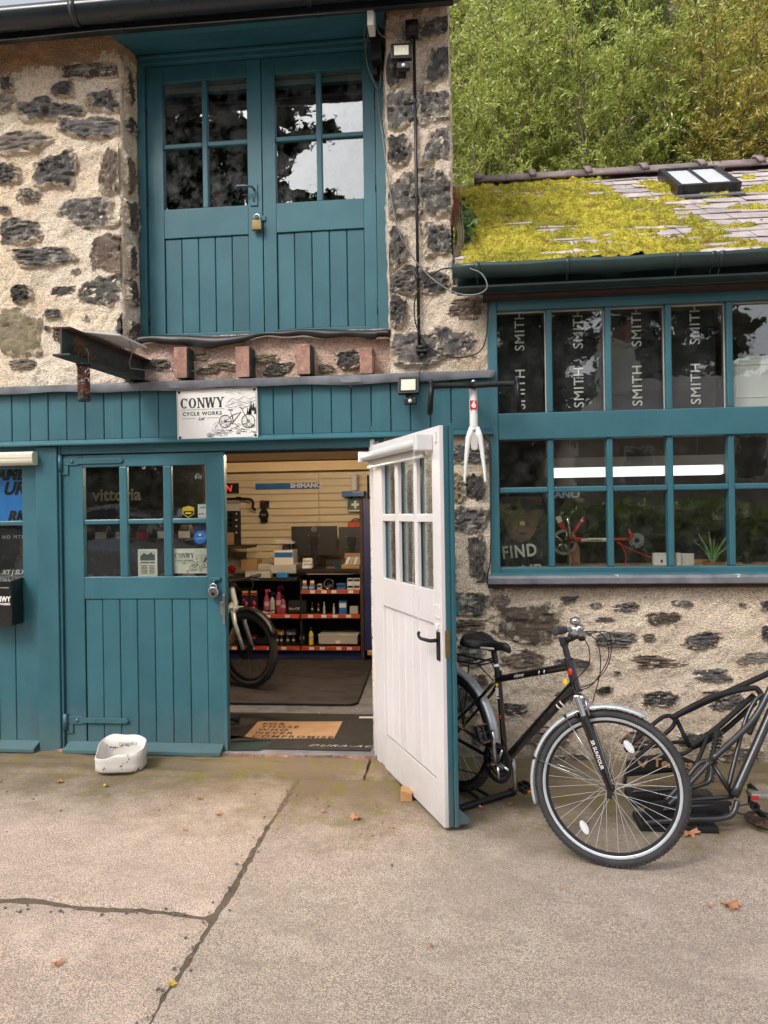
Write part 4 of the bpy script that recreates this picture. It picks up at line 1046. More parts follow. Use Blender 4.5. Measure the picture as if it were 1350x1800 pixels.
# peanut feeder hanging from the beam
fx, fy = -2.105, -.84; zt = 2.50
FD = thing('bird_feeder', 'wire mesh bird feeder full of peanuts hanging from the beam', 'bird feeder', (fx, fy, 2.29))
B().lathe([(.001, zt + .012), (.018, zt + .010), (.042, zt - .004), (.040, zt - .010), (.001, zt - .008)], (fx, fy, 0), 'Z', 24).obj('lid', 'darkst', FD, True)
B().lathe([(.001, 2.29), (.034, 2.29), (.036, 2.30), (.034, 2.312), (.001, 2.312)], (fx, fy, 0), 'Z', 24).obj('base', 'darkst', FD, 'auto')
mb = B()
for k in range(20): a_ = 2 * math.pi * k / 20; mb.tube([(fx + .033 * math.cos(a_), fy + .033 * math.sin(a_), 2.31), (fx + .033 * math.cos(a_), fy + .033 * math.sin(a_), zt - .008)], .0009, 4, False)
for k in range(20): mb.tube([(fx + .033 * math.cos(2 * math.pi * q / 20), fy + .033 * math.sin(2 * math.pi * q / 20), 2.315 + k * .0095) for q in range(20)], .0009, 4, closed=True)
mb.obj('wire_mesh', 'darkst', FD)
pn = B(); rr = random.Random(8)
for k in range(150):
    a_ = rr.uniform(0, 6.28); r_ = .029 * math.sqrt(rr.uniform(.3, 1)); pn.ball((fx + r_ * math.cos(a_), fy + r_ * math.sin(a_), rr.uniform(2.316, zt - .018)), .0065, 6, 4, (1, 1, rr.uniform(1, 1.6)))
MT['peanut'] = pm('peanut_skin', L(164, 92, 62), .7, L(126, 66, 46), 60)
po = pn.obj('peanuts', 'peanut', FD, True); po['kind'] = 'stuff'
B().tube([(fx - .03, fy, zt - .005), (fx - .03, fy, zt + .06), (fx - .02, fy, zt + .085), (fx, fy, zt + .09), (fx + .02, fy, zt + .085), (fx + .03, fy, zt + .06), (fx + .03, fy, zt - .005)], .002, 6).obj('wire_handle', 'brass', FD, True)
B().tube([(fx, fy, zt + .09), (fx - .01, fy + .002, zt + .10), (fx - .03, fy + .002, zt + .098), (fx - .064, fy, zt + .095)], .003, 6).obj('hook', 'rust', FD, True)
tw = B()
for k in range(46): a_ = rr.uniform(-.07, .12); tw.tube([(bx0 + .01 + rr.uniform(0, .03), -.80 + a_, 2.545 + rr.uniform(0, .02)), (bx0 + .03 + rr.uniform(-.02, .03), -.80 + a_ + rr.uniform(-.08, .08), 2.565 + rr.uniform(0, .05))], .0013, 3, False)
NS = tw.obj('nest_twigs', 'bark'); tag(NS, 'tangle of dry twigs caught on the beam beside the bird feeder', 'twigs', kind='stuff')

# shop sign
sx0, sx1, sz0, sz1, sy = -1.885, -1.332, 2.142, 2.483, -.026
SG = thing('shop_sign', 'white shop sign with a mountain bike drawing on the teal fascia', 'sign', (-1.61, -.02, 2.142))
mr = Matrix.Rotation(R(-.6), 4, 'Y')


def rrect(x0, x1, z0, z1, r, n=5):
    P = []
    for cx, cz, a0 in ((x1 - r, z1 - r, 0), (x0 + r, z1 - r, 90), (x0 + r, z0 + r, 180), (x1 - r, z0 + r, 270)):
        for k in range(n + 1): a_ = R(a0 + 90 * k / n); P.append((cx + r * math.cos(a_), cz + r * math.sin(a_)))
    return P


B().prism(rrect(sx0, sx1, sz0, sz1, .014), sy, -.003).obj('board', 'paper', SG, bevel=.001)
dp = .0015


def inkp(poly, nm='print', mat='ink', par=None, y=None): return B().prism(poly, (sy if y is None else y) - dp, (sy if y is None else y) - .0004).obj(nm, mat, par or SG)


def stroke(pts, w, nm='print', mat='ink', par=None, y=None, n=5):
    y_ = (sy if y is None else y) - .001
    return B().tube([(p[0], y_, p[1]) for p in pts], w / 2, n).obj(nm, mat, par or SG)


def border(x0, x1, z0, z1, w, notch, par, y, mat='ink'):
    P = []
    for cx, cz, s in ((x0, z0, (1, 1)), (x1, z0, (-1, 1)), (x1, z1, (-1, -1)), (x0, z1, (1, -1))):
        a_ = [(cx, cz + s[1] * notch), (cx + s[0] * notch * .55, cz + s[1] * notch * .55), (cx + s[0] * notch, cz)]
        P += a_ if s[0] * s[1] > 0 else a_[::-1]
    P.append(P[0]); B().tube([(p[0], y - .001, p[1]) for p in P], w / 2, 4, closed=False).obj('print', mat, par)


def conwy(par, x0, x1, z0, z1, y, mat='ink', corners=True):
    """the sign's printed face, scaled to its board"""
    w, h = x1 - x0, z1 - z0; X_ = lambda u: x0 + u * w; Z_ = lambda q: z0 + q * h
    # serif capitals built as outlines: heavy stems, thin diagonals, slab serifs
    lh, by = .20 * h, Z_(.625); t1, t2, sf = .026 * w, .012 * w, .011 * w

    LT, LA = B(), B()

    def poly(P): LT.prism(P, y - dp, y - .0004)

    def stem(xc, wd, za, zb): poly([(xc - wd / 2, za), (xc + wd / 2, za), (xc + wd / 2, zb), (xc - wd / 2, zb)])

    def slab(xc, wd, zc): poly([(xc - wd / 2, zc), (xc + wd / 2, zc), (xc + wd / 2, zc + .018 * h), (xc - wd / 2, zc + .018 * h)])

    def diag(xa, za, xb, zb, wd): poly([(xa - wd / 2, za), (xa + wd / 2, za), (xb + wd / 2, zb), (xb - wd / 2, zb)])

    def arc(xc, rx, a0, a1, th=(.026, .010)):
        n = 20; O = []; I = []
        for k in range(n + 1):
            a_ = R(a0 + (a1 - a0) * k / n); tx, tz = th[0] * w, th[1] * w
            O.append((xc + rx * math.cos(a_), by + lh / 2 + lh / 2 * math.sin(a_))); I.append((xc + (rx - tx) * math.cos(a_), by + lh / 2 + (lh / 2 - tz) * math.sin(a_)))
        for k in range(n): poly([O[k], O[k + 1], I[k + 1], I[k]])
    arc(X_(.092), .044 * w, 42, 318); slab(X_(.125), .012 * w, by + .80 * lh); stem(X_(.129), .007 * w, by + .66 * lh, by + lh)
    arc(X_(.197), .047 * w, 0, 360)
    stem(X_(.272), t2, by, by + lh); stem(X_(.338), t2, by, by + lh); diag(X_(.336), by, X_(.274), by + lh, t1)
    for u in (.272, .338): slab(X_(u), .034 * w, by + lh - .018 * h)
    slab(X_(.272), .034 * w, by)
    diag(X_(.395), by, X_(.372), by + lh, t1); diag(X_(.395), by, X_(.422), by + lh, t2); diag(X_(.449), by, X_(.424), by + lh, t1); diag(X_(.449), by, X_(.475), by + lh, t2)
    for u in (.372, .423, .475): slab(X_(u), .034 * w, by + lh - .018 * h)
    stem(X_(.545), t1, by, by + .48 * lh); diag(X_(.545), by + .42 * lh, X_(.512), by + lh, t1); diag(X_(.545), by + .42 * lh, X_(.578), by + lh, t2)
    for u, q in ((.512, 1), (.578, 1), (.545, 0)): slab(X_(u), .036 * w, by + (lh - .018 * h) * q)
    text('lettering', 'CYCLE WORKS', .098 * h, mat, par, (X_(.315), y - .001, Z_(.512)), bold=.0012 * w, space=1.16, sx=1.06)
    text('lettering', 'Ltd', .085 * h, mat, par, (X_(.30), y - .001, Z_(.412)), shear=.45, bold=.0004)

    def st(P, wd): LA.tube([(X_(a_), y - .0006, Z_(b_)) for a_, b_ in P], wd * w / 2, 4)
    st([(.05, .595), (.595, .595)], .004); st([(.07, .425), (.235, .425)], .004); st([(.37, .425), (.52, .425)], .004)
    for cx, cz, r_ in ((.60, .345, .075), (.885, .335, .082)):
        st([(cx + r_ * .98 * math.cos(6.2832 * k / 26), cz + r_ * w / h * math.sin(6.2832 * k / 26)) for k in range(27)], .010)
        st([(cx + r_ * .2 * math.cos(6.2832 * k / 10), cz + r_ * .2 * w / h * math.sin(6.2832 * k / 10)) for k in range(11)], .007)
        for k in range(10): st([(cx, cz), (cx + r_ * .9 * math.cos(.63 * k), cz + r_ * .9 * w / h * math.sin(.63 * k))], .0016)
    for P, wd in (([(.60, .345), (.70, .33), (.80, .52), (.69, .46), (.70, .33)], .011), ([(.69, .46), (.60, .345)], .008), ([(.665, .56), (.70, .33)], .008), ([(.64, .57), (.695, .56)], .014), ([(.885, .335), (.815, .55), (.80, .585)], .010), ([(.775, .61), (.815, .59), (.835, .575)], .010), ([(.80, .585), (.79, .62)], .006), ([(.68, .29), (.72, .36)], .008)): st(P, wd)
    # hills, firs, sky and rocky foreground as engraved lines
    q_ = random.Random(2)
    for P in ([(.62, .70), (.70, .79), (.76, .75), (.84, .82), (.90, .76), (.98, .80)], [(.60, .64), (.68, .68), (.78, .72), (.88, .68), (.98, .73)], [(.66, .60), (.74, .63), (.83, .66)], [(.84, .60), (.9, .63), (.98, .66)]): st(P, .004)
    for k in range(30):
        a_ = q_.uniform(.62, .93); b_ = q_.uniform(.60, .78) - abs(a_ - .82) * .15; st([(a_, b_), (a_ + q_.uniform(.02, .06), b_ - q_.uniform(.0, .025))], .0028)
    for k in range(13):
        a_ = q_.uniform(.86, .985); b_ = q_.uniform(.45, .56); hh = q_.uniform(.10, .16)
        poly([(X_(a_ - .012), Z_(b_)), (X_(a_ + .012), Z_(b_)), (X_(a_ + .002), Z_(b_ + hh)), (X_(a_ - .002), Z_(b_ + hh))])
    for k in range(22): a_ = q_.uniform(.60, .93); b_ = q_.uniform(.86, .96); st([(a_, b_), (a_ + .02, b_ + .015), (a_ + .045, b_ - .004)], .0022)
    for k in range(120):
        a_ = q_.uniform(.36, .96); b_ = q_.uniform(.09, .30) * min(1, .35 + (a_ - .34) * 2.2); st([(a_, b_), (a_ + q_.uniform(.01, .035), b_ + q_.uniform(-.02, .025)), (a_ + q_.uniform(.03, .05), b_ + q_.uniform(-.025, .01))], q_.uniform(.002, .006))
    for k in range(26): a_ = q_.uniform(.44, .60); b_ = .20 + (a_ - .42) * .9 + q_.uniform(-.06, .06); st([(a_, b_), (a_ + .012, b_ + .03)], .003)
    LT.obj('lettering', mat, par); LA.obj('line_art', mat, par)
    if corners:
        for cx, cz in ((x0 + .016, z0 + .018), (x1 - .016, z0 + .018), (x0 + .016, z1 - .018), (x1 - .016, z1 - .018)): B().lathe([(.0005, -.003), (.0075, -.003), (.0095, 0)], (cx, y, cz), 'Y', 12).obj('screw_cap', 'ink', par)


border(sx0 + .007, sx1 - .007, sz0 + .008, sz1 - .008, .0022, .03, SG, sy)
conwy(SG, sx0, sx1, sz0, sz1, sy)
SG.rotation_euler = (0, R(-.5), 0)


# floodlights with motion sensors
def floodlight(x, z, label, tilt):
    t = thing('floodlight', label, 'light', (x, -.0, z), 'floodlights with motion sensors', rotz=R(tilt))
    M_ = Matrix.Translation((0, -.09, 0)) @ Matrix.Rotation(R(-14), 4, 'X')
    B().prism(rrect(-.068, .068, -.058, .058, .012), -.016, .016).xf(M_).obj('housing', 'black', t, bevel=.004)
    B().prism(rrect(-.058, .058, -.048, .048, .008), -.0175, -.0162).xf(M_).obj('bezel', 'blackm', t)
    B().box(-.046, .046, -.0195, -.0176, -.038, .036).xf(M_).obj('lens', 'led', t)
    for k in range(5): B().box(-.022 + k * .0096, -.0145 + k * .0096, -.0204, -.0196, -.014, .016).xf(M_).obj('led_strip', 'cream', t)
    B().box(-.052, .052, .017, .034, -.04, .04).xf(M_).obj('heat_sink', 'black', t, bevel=.004)
    B().box(-.02, .02, -.10, .03, -.066, -.058).box(-.03, .03, .0, .03, -.10, -.02).obj('bracket', 'black', t, bevel=.003)
    B().cyl((.01, -.09, -.058), (.012, -.095, -.085), .010, 10).obj('neck', 'black', t, True)
    B().prism(rrect(-.028, .052, -.122, -.082, .008), -.125, -.085).obj('sensor_body', 'black', t, bevel=.004)
    B().ball((.012, -.125, -.103), .012, 14, 8, (1, .7, 1)).obj('sensor_dome', 'wplas', t, True)
    return t


p = W(704, 94, -.08); floodlight(p[0], p[2], 'black floodlight with motion sensor high on the stone pillar under the eaves', 4)
p = W(719, 678, -.09); floodlight(p[0], p[2], 'black floodlight with motion sensor on the teal fascia beside the handlebars', -2)

# conduit, boxes and cables on the pillar
CN = thing('conduit', 'black electrical conduit running down the stone pillar', 'conduit', tuple(W(736, 605, .0)))
x_ = W(731, 300, 0)[0]; B().cyl((x_, .005, W(731, 62, 0)[2]), (x_ + .004, .005, W(737, 605, 0)[2]), .0105, 12).obj('pipe', 'black', CN, True)
for py in (177, 343, 486):
    z_ = W(733, py, 0)[2]; B().box(x_ - .034, x_ + .036, .008, .022, z_ - .009, z_ + .009).obj('saddle_base', 'black', CN, bevel=.003); B().cyl((x_, .005, z_ - .011), (x_, .005, z_ + .011), .0135, 12).obj('saddle', 'black', CN, 'auto')
    for s_ in (-.026, .027): B().ball((x_ + s_, .007, z_), .005, 8, 5).obj('screw', 'steel', CN, True)
p = W(724, 51, -.02)
JB = thing('junction_box', 'square black junction box at the top of the conduit', 'junction box', (p[0], 0, p[2] - .05))
B().box(p[0] - .042, p[0] + .042, -.045, .02, p[2] - .052, p[2] + .05).obj('box', 'black', JB, bevel=.006); B().lathe([(.0005, -.06), (.018, -.057), (.032, -.045), (.033, -.044)], (p[0], 0, p[2] + .002), 'Y', 24).obj('domed_lid', 'black', JB, True)
B().cyl((p[0] - .062, -.01, p[2] - .02), (p[0] - .04, -.01, p[2] - .02), .012, 10).obj('gland', 'black', JB, True); B().cyl((p[0] - .0, -.01, p[2] - .075), (p[0] - .0, -.01, p[2] - .05), .011, 10).obj('gland', 'black', JB, True)
p2 = W(741, 612, -.03)
JB2 = thing('junction_box', 'domed black cable outlet at the foot of the conduit', 'junction box', (p2[0], 0, p2[2] - .06))
B().ball((p2[0], -.02, p2[2] + .005), .039, 20, 10, (1, .9, .48)).obj('dome', 'black', JB2, True); B().box(p2[0] - .036, p2[0] + .036, -.045, .02, p2[2] - .026, p2[2] - .008).obj('plate', 'black', JB2, bevel=.004); B().cyl((p2[0] + .005, -.015, p2[2] - .065), (p2[0] + .005, -.015, p2[2] - .026), .020, 12).obj('socket', 'black', JB2, True)
p3 = W(661, 82, .1)
SPK = thing('black_box', 'tall black plastic box fixed to the door frame under the eaves', 'box', (p3[0], .12, p3[2] - .1)); B().prism(rrect(p3[0] - .035, p3[0] + .04, p3[2] - .105, p3[2] + .09, .01), .06, .2).obj('case', 'black', SPK, bevel=.006); B().box(p3[0] - .03, p3[0] + .0, .14, .23, p3[2] - .16, p3[2] - .1).obj('bracket', 'black', SPK)


def cable(pts, r, mat, label, Y=-.02, n=7):
    """smooth cable through surveyed points; third value is the depth"""
    P = [Vector(W(q[0], q[1], q[2] if len(q) > 2 else Y)) for q in pts]; out = []
    for i in range(len(P) - 1):
        p0 = P[i - 1] if i else P[i]; p1, p2_ = P[i], P[i + 1]; p3_ = P[i + 2] if i + 2 < len(P) else P[i + 1]
        for k in range(8):
            t = k / 8; out.append(.5 * ((2 * p1) + (p2_ - p0) * t + (2 * p0 - 5 * p1 + 4 * p2_ - p3_) * t * t + (3 * p1 - p0 - 3 * p2_ + p3_) * t ** 3))
    out.append(P[-1]); return tag(B().tube(out, r, n).obj('cable', mat, None, True), label, 'cable')


cable([(712, 60, -.03), (690, 67, -.05), (668, 60, -.02), (656, 30, .0), (650, 10, -.05)], .0045, 'cable_g', 'pale grey cable sagging from the junction box to the eaves')
cable([(712, 57, -.03), (700, 58, -.04), (680, 52, -.02), (668, 45, .05)], .0035, 'cable_g', 'short grey cable from the junction box to the black box under the eaves')
cable([(653, 12, -.05), (652, 45, .08), (644, 75, .14), (645, 110, .18), (655, 140, .19), (663, 155, .19), (668, 150, .19), (670, 110, .16)], .004, 'cable_g', 'grey cable drooping below the black box beside the upper door')
cable([(650, 12, -.05), (642, 35, .06), (641, 75, .14), (648, 120, .18), (664, 152, .19)], .0035, 'cable_g', 'thin grey cable looping from the eaves down the upper door frame')
cable([(664, 155, .19), (667, 200, .15), (674, 250, .03), (680, 300, .0), (690, 360), (702, 410), (722, 445), (736, 466), (760, 490, -.05), (790, 510, -.2), (815, 518, -.27), (840, 517, -.29), (855, 508, -.3), (855, 495, -.3), (845, 480, -.29), (826, 472, -.28)], .0045, 'cable_g', 'long grey cable crossing the pillar and looping over the mossy gutter end')
cable([(797, 471, -.2), (775, 474, -.1), (755, 487, -.03), (738, 505), (729, 530), (729, 560), (737, 585), (752, 608), (775, 623), (800, 628), (825, 626), (843, 618), (853, 600), (857, 570), (859, 535), (866, 522, .0)], .0045, 'cable_k', 'black cable looping across the lower pillar to the workshop window')
cable([(802, 452, -.05), (790, 465), (775, 495), (762, 520), (737, 556), (715, 585), (700, 598), (690, 600), (682, 602, .04)], .0022, 'cable_g', 'thin wire running diagonally down the pillar to the loading door sill')
cable([(745, 622, -.02), (745, 638, -.04), (738, 652, -.07), (737, 668, -.08), (736, 676, -.07)], .004, 'cable_k', 'short black cable from the domed outlet to the lower floodlight')
cable([(848, 766, .0), (858, 775, .0), (862, 790), (863, 880), (862, 980), (857, 1010), (857, 1025), (866, 1034, -.0), (880, 1034, .0)], .004, 'cable_k', 'black cable clipped along the teal window frame down to the sill')

# white fork and drop bars hung as a display on the fascia
fk = thing('fork_display', 'white bicycle fork with black drop handlebars hung on the wall', 'bicycle fork', tuple(W(832, 848, -.12)))
Y_ = -.14; c = W(833, 720, Y_); zf = lambda py: float(W(833, py, Y_)[2]); xf_ = lambda px, py=720: float(W(px, py, Y_)[0])
B().cyl((c[0] - .002, Y_, zf(756)), (c[0] - .002, Y_, zf(684)), .026, 20).obj('head_tube', 'wplas', fk, 'auto')
B().cyl((c[0] - .002, Y_, zf(684)), (c[0] - .002, Y_, zf(676)), .022, 16).obj('spacer', 'black', fk, 'auto'); B().ball((c[0], Y_, zf(671)), .015, 10, 6).obj('top_cap', 'alu', fk, True)
B().cyl((c[0], Y_ + .03, zf(679)), (c[0], Y_ - .05, zf(679)), .022, 14).obj('stem', 'black', fk, 'auto')
for s_ in (-1, 1):
    B().tube([(c[0] + s_ * .012, Y_, zf(752)), (c[0] + s_ * .034, Y_, zf(768)), (c[0] + s_ * .046, Y_, zf(790)), (c[0] + s_ * .058, Y_ - .01, zf(822)), (c[0] + s_ * .064, Y_ - .02, zf(845)), (c[0] + s_ * .062, Y_ - .022, zf(850))], [.022, .020, .015, .011, .0085, .007], 12).obj('fork_blade', 'wplas', fk, True)
B().prism(rrect(c[0] - .022, c[0] + .022, zf(792), zf(746), .02), Y_ - .012, Y_ + .012).obj('fork_crown', 'boxg', fk, bevel=.006)
B().ball((c[0] - .002, Y_ - .024, zf(750)), .004, 8, 5).obj('bolt', 'darkst', fk, True)
B().box(c[0] - .024, c[0] + .020, Y_ - .0275, Y_ - .0262, zf(721), zf(705)).obj('badge', 'red', fk); text('lettering', 'é', .055, 'paper', fk, (c[0] - .002, Y_ - .0282, zf(712.5)), bold=.002)
for s_ in (-1, 1):
    hb = [(c[0], Y_ - .05, zf(680)), (c[0] + s_ * .09, Y_ - .052, zf(679)), (c[0] + s_ * .20, Y_ - .05, zf(678.5)), (c[0] + s_ * .245, Y_ - .07, zf(680)), (c[0] + s_ * .258, Y_ - .115, zf(683)), (c[0] + s_ * .262, Y_ - .13, zf(695)), (c[0] + s_ * .268, Y_ - .115, zf(712)), (c[0] + s_ * .272, Y_ - .07, zf(722)), (c[0] + s_ * .275, Y_ - .02, zf(724))]
    B().tube(hb, .0175, 12).obj('handlebar', 'blackm', fk, True)
    B().tube([(c[0] + s_ * .258, Y_ - .11, zf(683)), (c[0] + s_ * .258, Y_ - .145, zf(681)), (c[0] + s_ * .259, Y_ - .165, zf(675))], [.017, .017, .012], 10).obj('brake_hood', 'black', fk, True)
    B().tube([(c[0] + s_ * .259, Y_ - .16, zf(680)), (c[0] + s_ * .262, Y_ - .165, zf(700)), (c[0] + s_ * .264, Y_ - .15, zf(722))], [.010, .008, .006], 8).obj('brake_lever', 'black', fk, True)
B().cyl((c[0], Y_ + .02, zf(700)), (c[0], .0, zf(700)), .012, 8).obj('wall_peg', 'darkst', fk)

# white cover strip, letterbox, posters on the side door
CV = thing('cover_strip', 'short cream plastic cover strip over the leftmost door', 'cover strip', (-3.3, -.02, 2.0))
B().prism([(-.055, 2.015), (-.06, 2.03), (-.06, 2.075), (-.045, 2.09), (.038, 2.09), (.038, 2.0), (-.04, 2.0)], -3.75, float(W(61, 806, -.03)[0]), 'X').obj('cover', 'cream', CV, bevel=.004)
B().box(-3.75, float(W(61, 806, -.03)[0]) + .001, -.0625, -.058, 2.045, 2.05).obj('groove', 'boxg', CV)
LB = thing('letterbox', 'black metal letterbox fixed to the leftmost teal door', 'letterbox', (-3.2, .0, .9)); xr = float(W(21, 1060, -.09)[0])
B().box(xr - .27, xr, -.09, .04, .905, 1.205).obj('box', 'blackg', LB, bevel=.004); B().prism([(-.098, 1.19), (-.098, 1.212), (.038, 1.225), (.038, 1.205)], xr - .275, xr + .004, 'X').obj('lid', 'blackg', LB, bevel=.003); B().box(xr - .25, xr - .02, -.094, -.09, 1.16, 1.168).obj('flap_edge', 'alu', LB)
text('lettering', 'CONWY', .05, 'paper', LB, (xr - .055, -.0915, 1.085), bold=.002, align='RIGHT', sx=.8).location.x += .045
text('lettering', 'CYCLE WORKS', .02, 'paper', LB, (xr - .012, -.0915, 1.052), bold=.0008, align='RIGHT')
B().box(xr - .05, xr - .01, -.0915, -.09, .93, .96).obj('plate', 'darkst', LB)
PO = thing('poster', 'bright blue poster with black brush lettering inside the leftmost door', 'poster', (-3.16, .08, 1.6))
B().box(-3.30, -3.035, .074, .077, 1.60, 1.985).obj('sheet', 'skyblue', PO); rq = random.Random(4)
for s_, z_, sz in (('AME', 1.94, .11), ('UR', 1.84, .12), ('RK', 1.645, .10)):
    text('lettering', s_[-3:], sz, 'blackm', PO, (-3.045, .0735, z_), shear=.3, bold=.006, align='RIGHT')
PO2 = thing('poster', 'black poster with thin white lettering in the lower pane of the leftmost door', 'poster', (-3.16, .08, 1.23)); B().box(-3.30, -3.035, .074, .077, 1.22, 1.585).obj('sheet', 'blackm', PO2)
text('lettering', 'NO MTB', .034, 'boxg', PO2, (-3.05, .0735, 1.503), align='RIGHT', space=1.4); text('lettering', 'XT | SLX', .045, 'paper', PO2, (-3.05, .0735, 1.255), align='RIGHT', shear=.3, bold=.001)
# cards in the closed door's glass
ya = .0705
CD = thing('window_card', 'printed shop card with bike drawing in the closed door glass', 'card', (-1.8, ya, 1.24)); q0, q1 = W(305, 1008, ya), W(366, 964, ya)
B().box(q0[0], q1[0], ya, ya + .003, q0[2], q1[2]).obj('card', 'cream', CD); conwy(CD, q0[0], q1[0], q0[2], q1[2], ya, corners=False)
OT = thing('window_card', 'cream opening times card in the middle pane of the closed door', 'card', (-2.14, ya, 1.23)); q0, q1 = W(243, 1013, ya), W(276, 965, ya)
B().box(q0[0], q1[0], ya, ya + .003, q0[2], q1[2]).obj('card', 'cream', OT); cw, chh = q1[0] - q0[0], q1[2] - q0[2]
B().box(q0[0] + .12 * cw, q1[0] - .12 * cw, ya - .001, ya - .0003, q0[2] + .58 * chh, q0[2] + .9 * chh).obj('picture', 'ink', OT)
B().add([(q0[0] + cw * a_, ya - .0016, q0[2] + chh * b_) for a_, b_ in ((.14, .75), (.3, .86), (.5, .8), (.7, .88), (.86, .78), (.86, .885), (.14, .885))], [tuple(range(7))]).obj('picture_sky', 'cream', OT)
text('lettering', 'OPENING TIMES', .014, 'ink', OT, ((q0[0] + q1[0]) / 2, ya - .001, q0[2] + chh * .5), bold=.0005)
for k in range(6): B().box(q0[0] + .15 * cw, q0[0] + .48 * cw, ya - .001, ya - .0003, q0[2] + chh * (.10 + .055 * k), q0[2] + chh * (.125 + .055 * k)).box(q0[0] + .58 * cw, q0[0] + .86 * cw, ya - .001, ya - .0003, q0[2] + chh * (.10 + .055 * k), q0[2] + chh * (.125 + .055 * k)).obj('print', 'ink', OT)
BS = thing('window_sticker', 'dark blue and bright blue award sticker in the closed door glass', 'sticker', (-1.76, ya, 1.4)); q0, q1 = W(339, 958, ya), W(364, 921, ya)
B().box(q0[0] + .012, q1[0], ya, ya + .002, q0[2], q1[2]).obj('back', 'navy', BS); B().lathe([(.0004, -.0006), (.044, -.0006), (.044, 0)], ((q0[0] + q1[0]) / 2, ya, q0[2] + .052), 'Y', 20).obj('roundel', 'skyblue', BS)
text('lettering', 'tourism', .014, 'paper', BS, ((q0[0] + q1[0]) / 2, ya - .0012, q0[2] + .045)); B().ball(((q0[0] + q1[0]) / 2, ya - .0005, q0[2] + .07), .012, 10, 6, (1, .1, .7)).obj('emblem', 'paper', BS)
YS = thing('window_sticker', 'yellow and black shield sticker in the closed door glass', 'sticker', (-1.83, ya, 1.63)); q0, q1 = W(321, 911, ya), W(341, 889, ya); xc = (q0[0] + q1[0]) / 2; hw = (q1[0] - q0[0]) / 2
B().prism([(xc - hw, q1[2] - .012), (xc, q1[2]), (xc + hw, q1[2] - .012), (xc + hw, q0[2] + .03), (xc, q0[2]), (xc - hw, q0[2] + .03)], ya, ya + .002).obj('shield', 'yellow', YS); B().prism([(xc - hw * .85, q1[2] - .035), (xc + hw * .85, q1[2] - .035), (xc + hw * .85, q0[2] + .032), (xc, q0[2] + .008), (xc - hw * .85, q0[2] + .032)], ya - .001, ya - .0002).obj('field', 'blackm', YS); B().box(xc - .02, xc + .02, ya - .002, ya - .0012, q1[2] - .055, q1[2] - .045).obj('print', 'yellow', YS)
PS = thing('window_sticker', 'small white payment sticker in the closed door glass', 'sticker', (-1.75, ya, 1.64)); q0, q1 = W(348, 910, ya), W(365, 886, ya); B().box(q0[0], q1[0], ya, ya + .002, q0[2], q1[2]).obj('back', 'paper', PS); text('lettering', 'Square', .014, 'blackm', PS, ((q0[0] + q1[0]) / 2, ya - .001, q1[2] - .022))
for k, m_ in enumerate(('blue', 'red', 'yellow')): B().box(q0[0] + .008 + k * .018, q0[0] + .02 + k * .018, ya - .001, ya - .0003, q0[2] + .02, q0[2] + .03).obj('print', m_, PS)

# cut-down plastic tub by the door
TB = thing('plastic_tub', 'grubby white cut-open plastic tub standing by the closed door', 'tub', (-2.195, -.27, 0.02), rotz=R(8))
nu_ = 40; rows_ = []
def sq(a_, rx, ry, p=3.6): c_, s_ = math.cos(a_), math.sin(a_); d_ = (abs(c_) ** p + abs(s_) ** p) ** (-1 / p); return rx * c_ * d_, ry * s_ * d_
vs = []; 
def rim(a_): return .155 + .035 * math.sin(a_ - .3) - .055 * max(0, math.cos(a_ - 3.6)) ** 2 + .004 * math.sin(a_ * 7)
lev = [0, .012, .04, .07, .08, .10, 1]
for h_ in lev:
    for k in range(nu_):
        a_ = 2 * math.pi * k / nu_; g_ = {0: .93, .08: 1.02, .07: 1.0}.get(h_, 1.0); xx, yy = sq(a_, .152 * g_, .10 * g_); z_ = rim(a_) if h_ == 1 else min(h_, rim(a_) - .004); vs.append((xx, yy, z_))
fs = [(r_ * nu_ + k, r_ * nu_ + (k + 1) % nu_, (r_ + 1) * nu_ + (k + 1) % nu_, (r_ + 1) * nu_ + k) for r_ in range(len(lev) - 1) for k in range(nu_)] + [tuple(range(nu_ - 1, -1, -1))]
MT['tub'] = pm('grubby_translucent_plastic', L(236, 232, 226), .45, L(222, 216, 208), 6, chip=(L(120, 112, 102), 16, .62), bump=.1)
MT['tub'].node_tree.nodes['Principled BSDF'].inputs['Transmission Weight'].default_value = .2
tb = mesh('tub_wall', vs, fs, 'tub', TB, True); tb.modifiers.new('t', 'SOLIDIFY').thickness = .004
text('lettering', 'DAMAGED', .03, 'boxg', TB, (.03, .094, .125), (R(90), 0, 0))


# ------------------------------------------------------------ the black hybrid bicycle (own frame: x forward, y left, z up)
BK = thing('bicycle', 'black hybrid bicycle with silver mudguards parked against the stone wall', 'bicycle', (-.064, -.438, 0), rotz=math.atan2(-.848, .718))
WR = .349; BBp = Vector((.434, 0, .287)); HUB_R = Vector((0, 0, WR))
AX = Vector((.905, 0, .865)); AXD = (Vector((.905, 0, .865)) - Vector((1.083, 0, .345))).normalized()      # steering axis, pointing up
ST = Matrix.Translation(AX) @ Matrix.Rotation(R(36), 4, AXD) @ Matrix.Translation(-AX)
HUB_F = Vector((1.122, 0, .352))
F3 = Matrix.Translation((0, 0, -.004)) @ ST


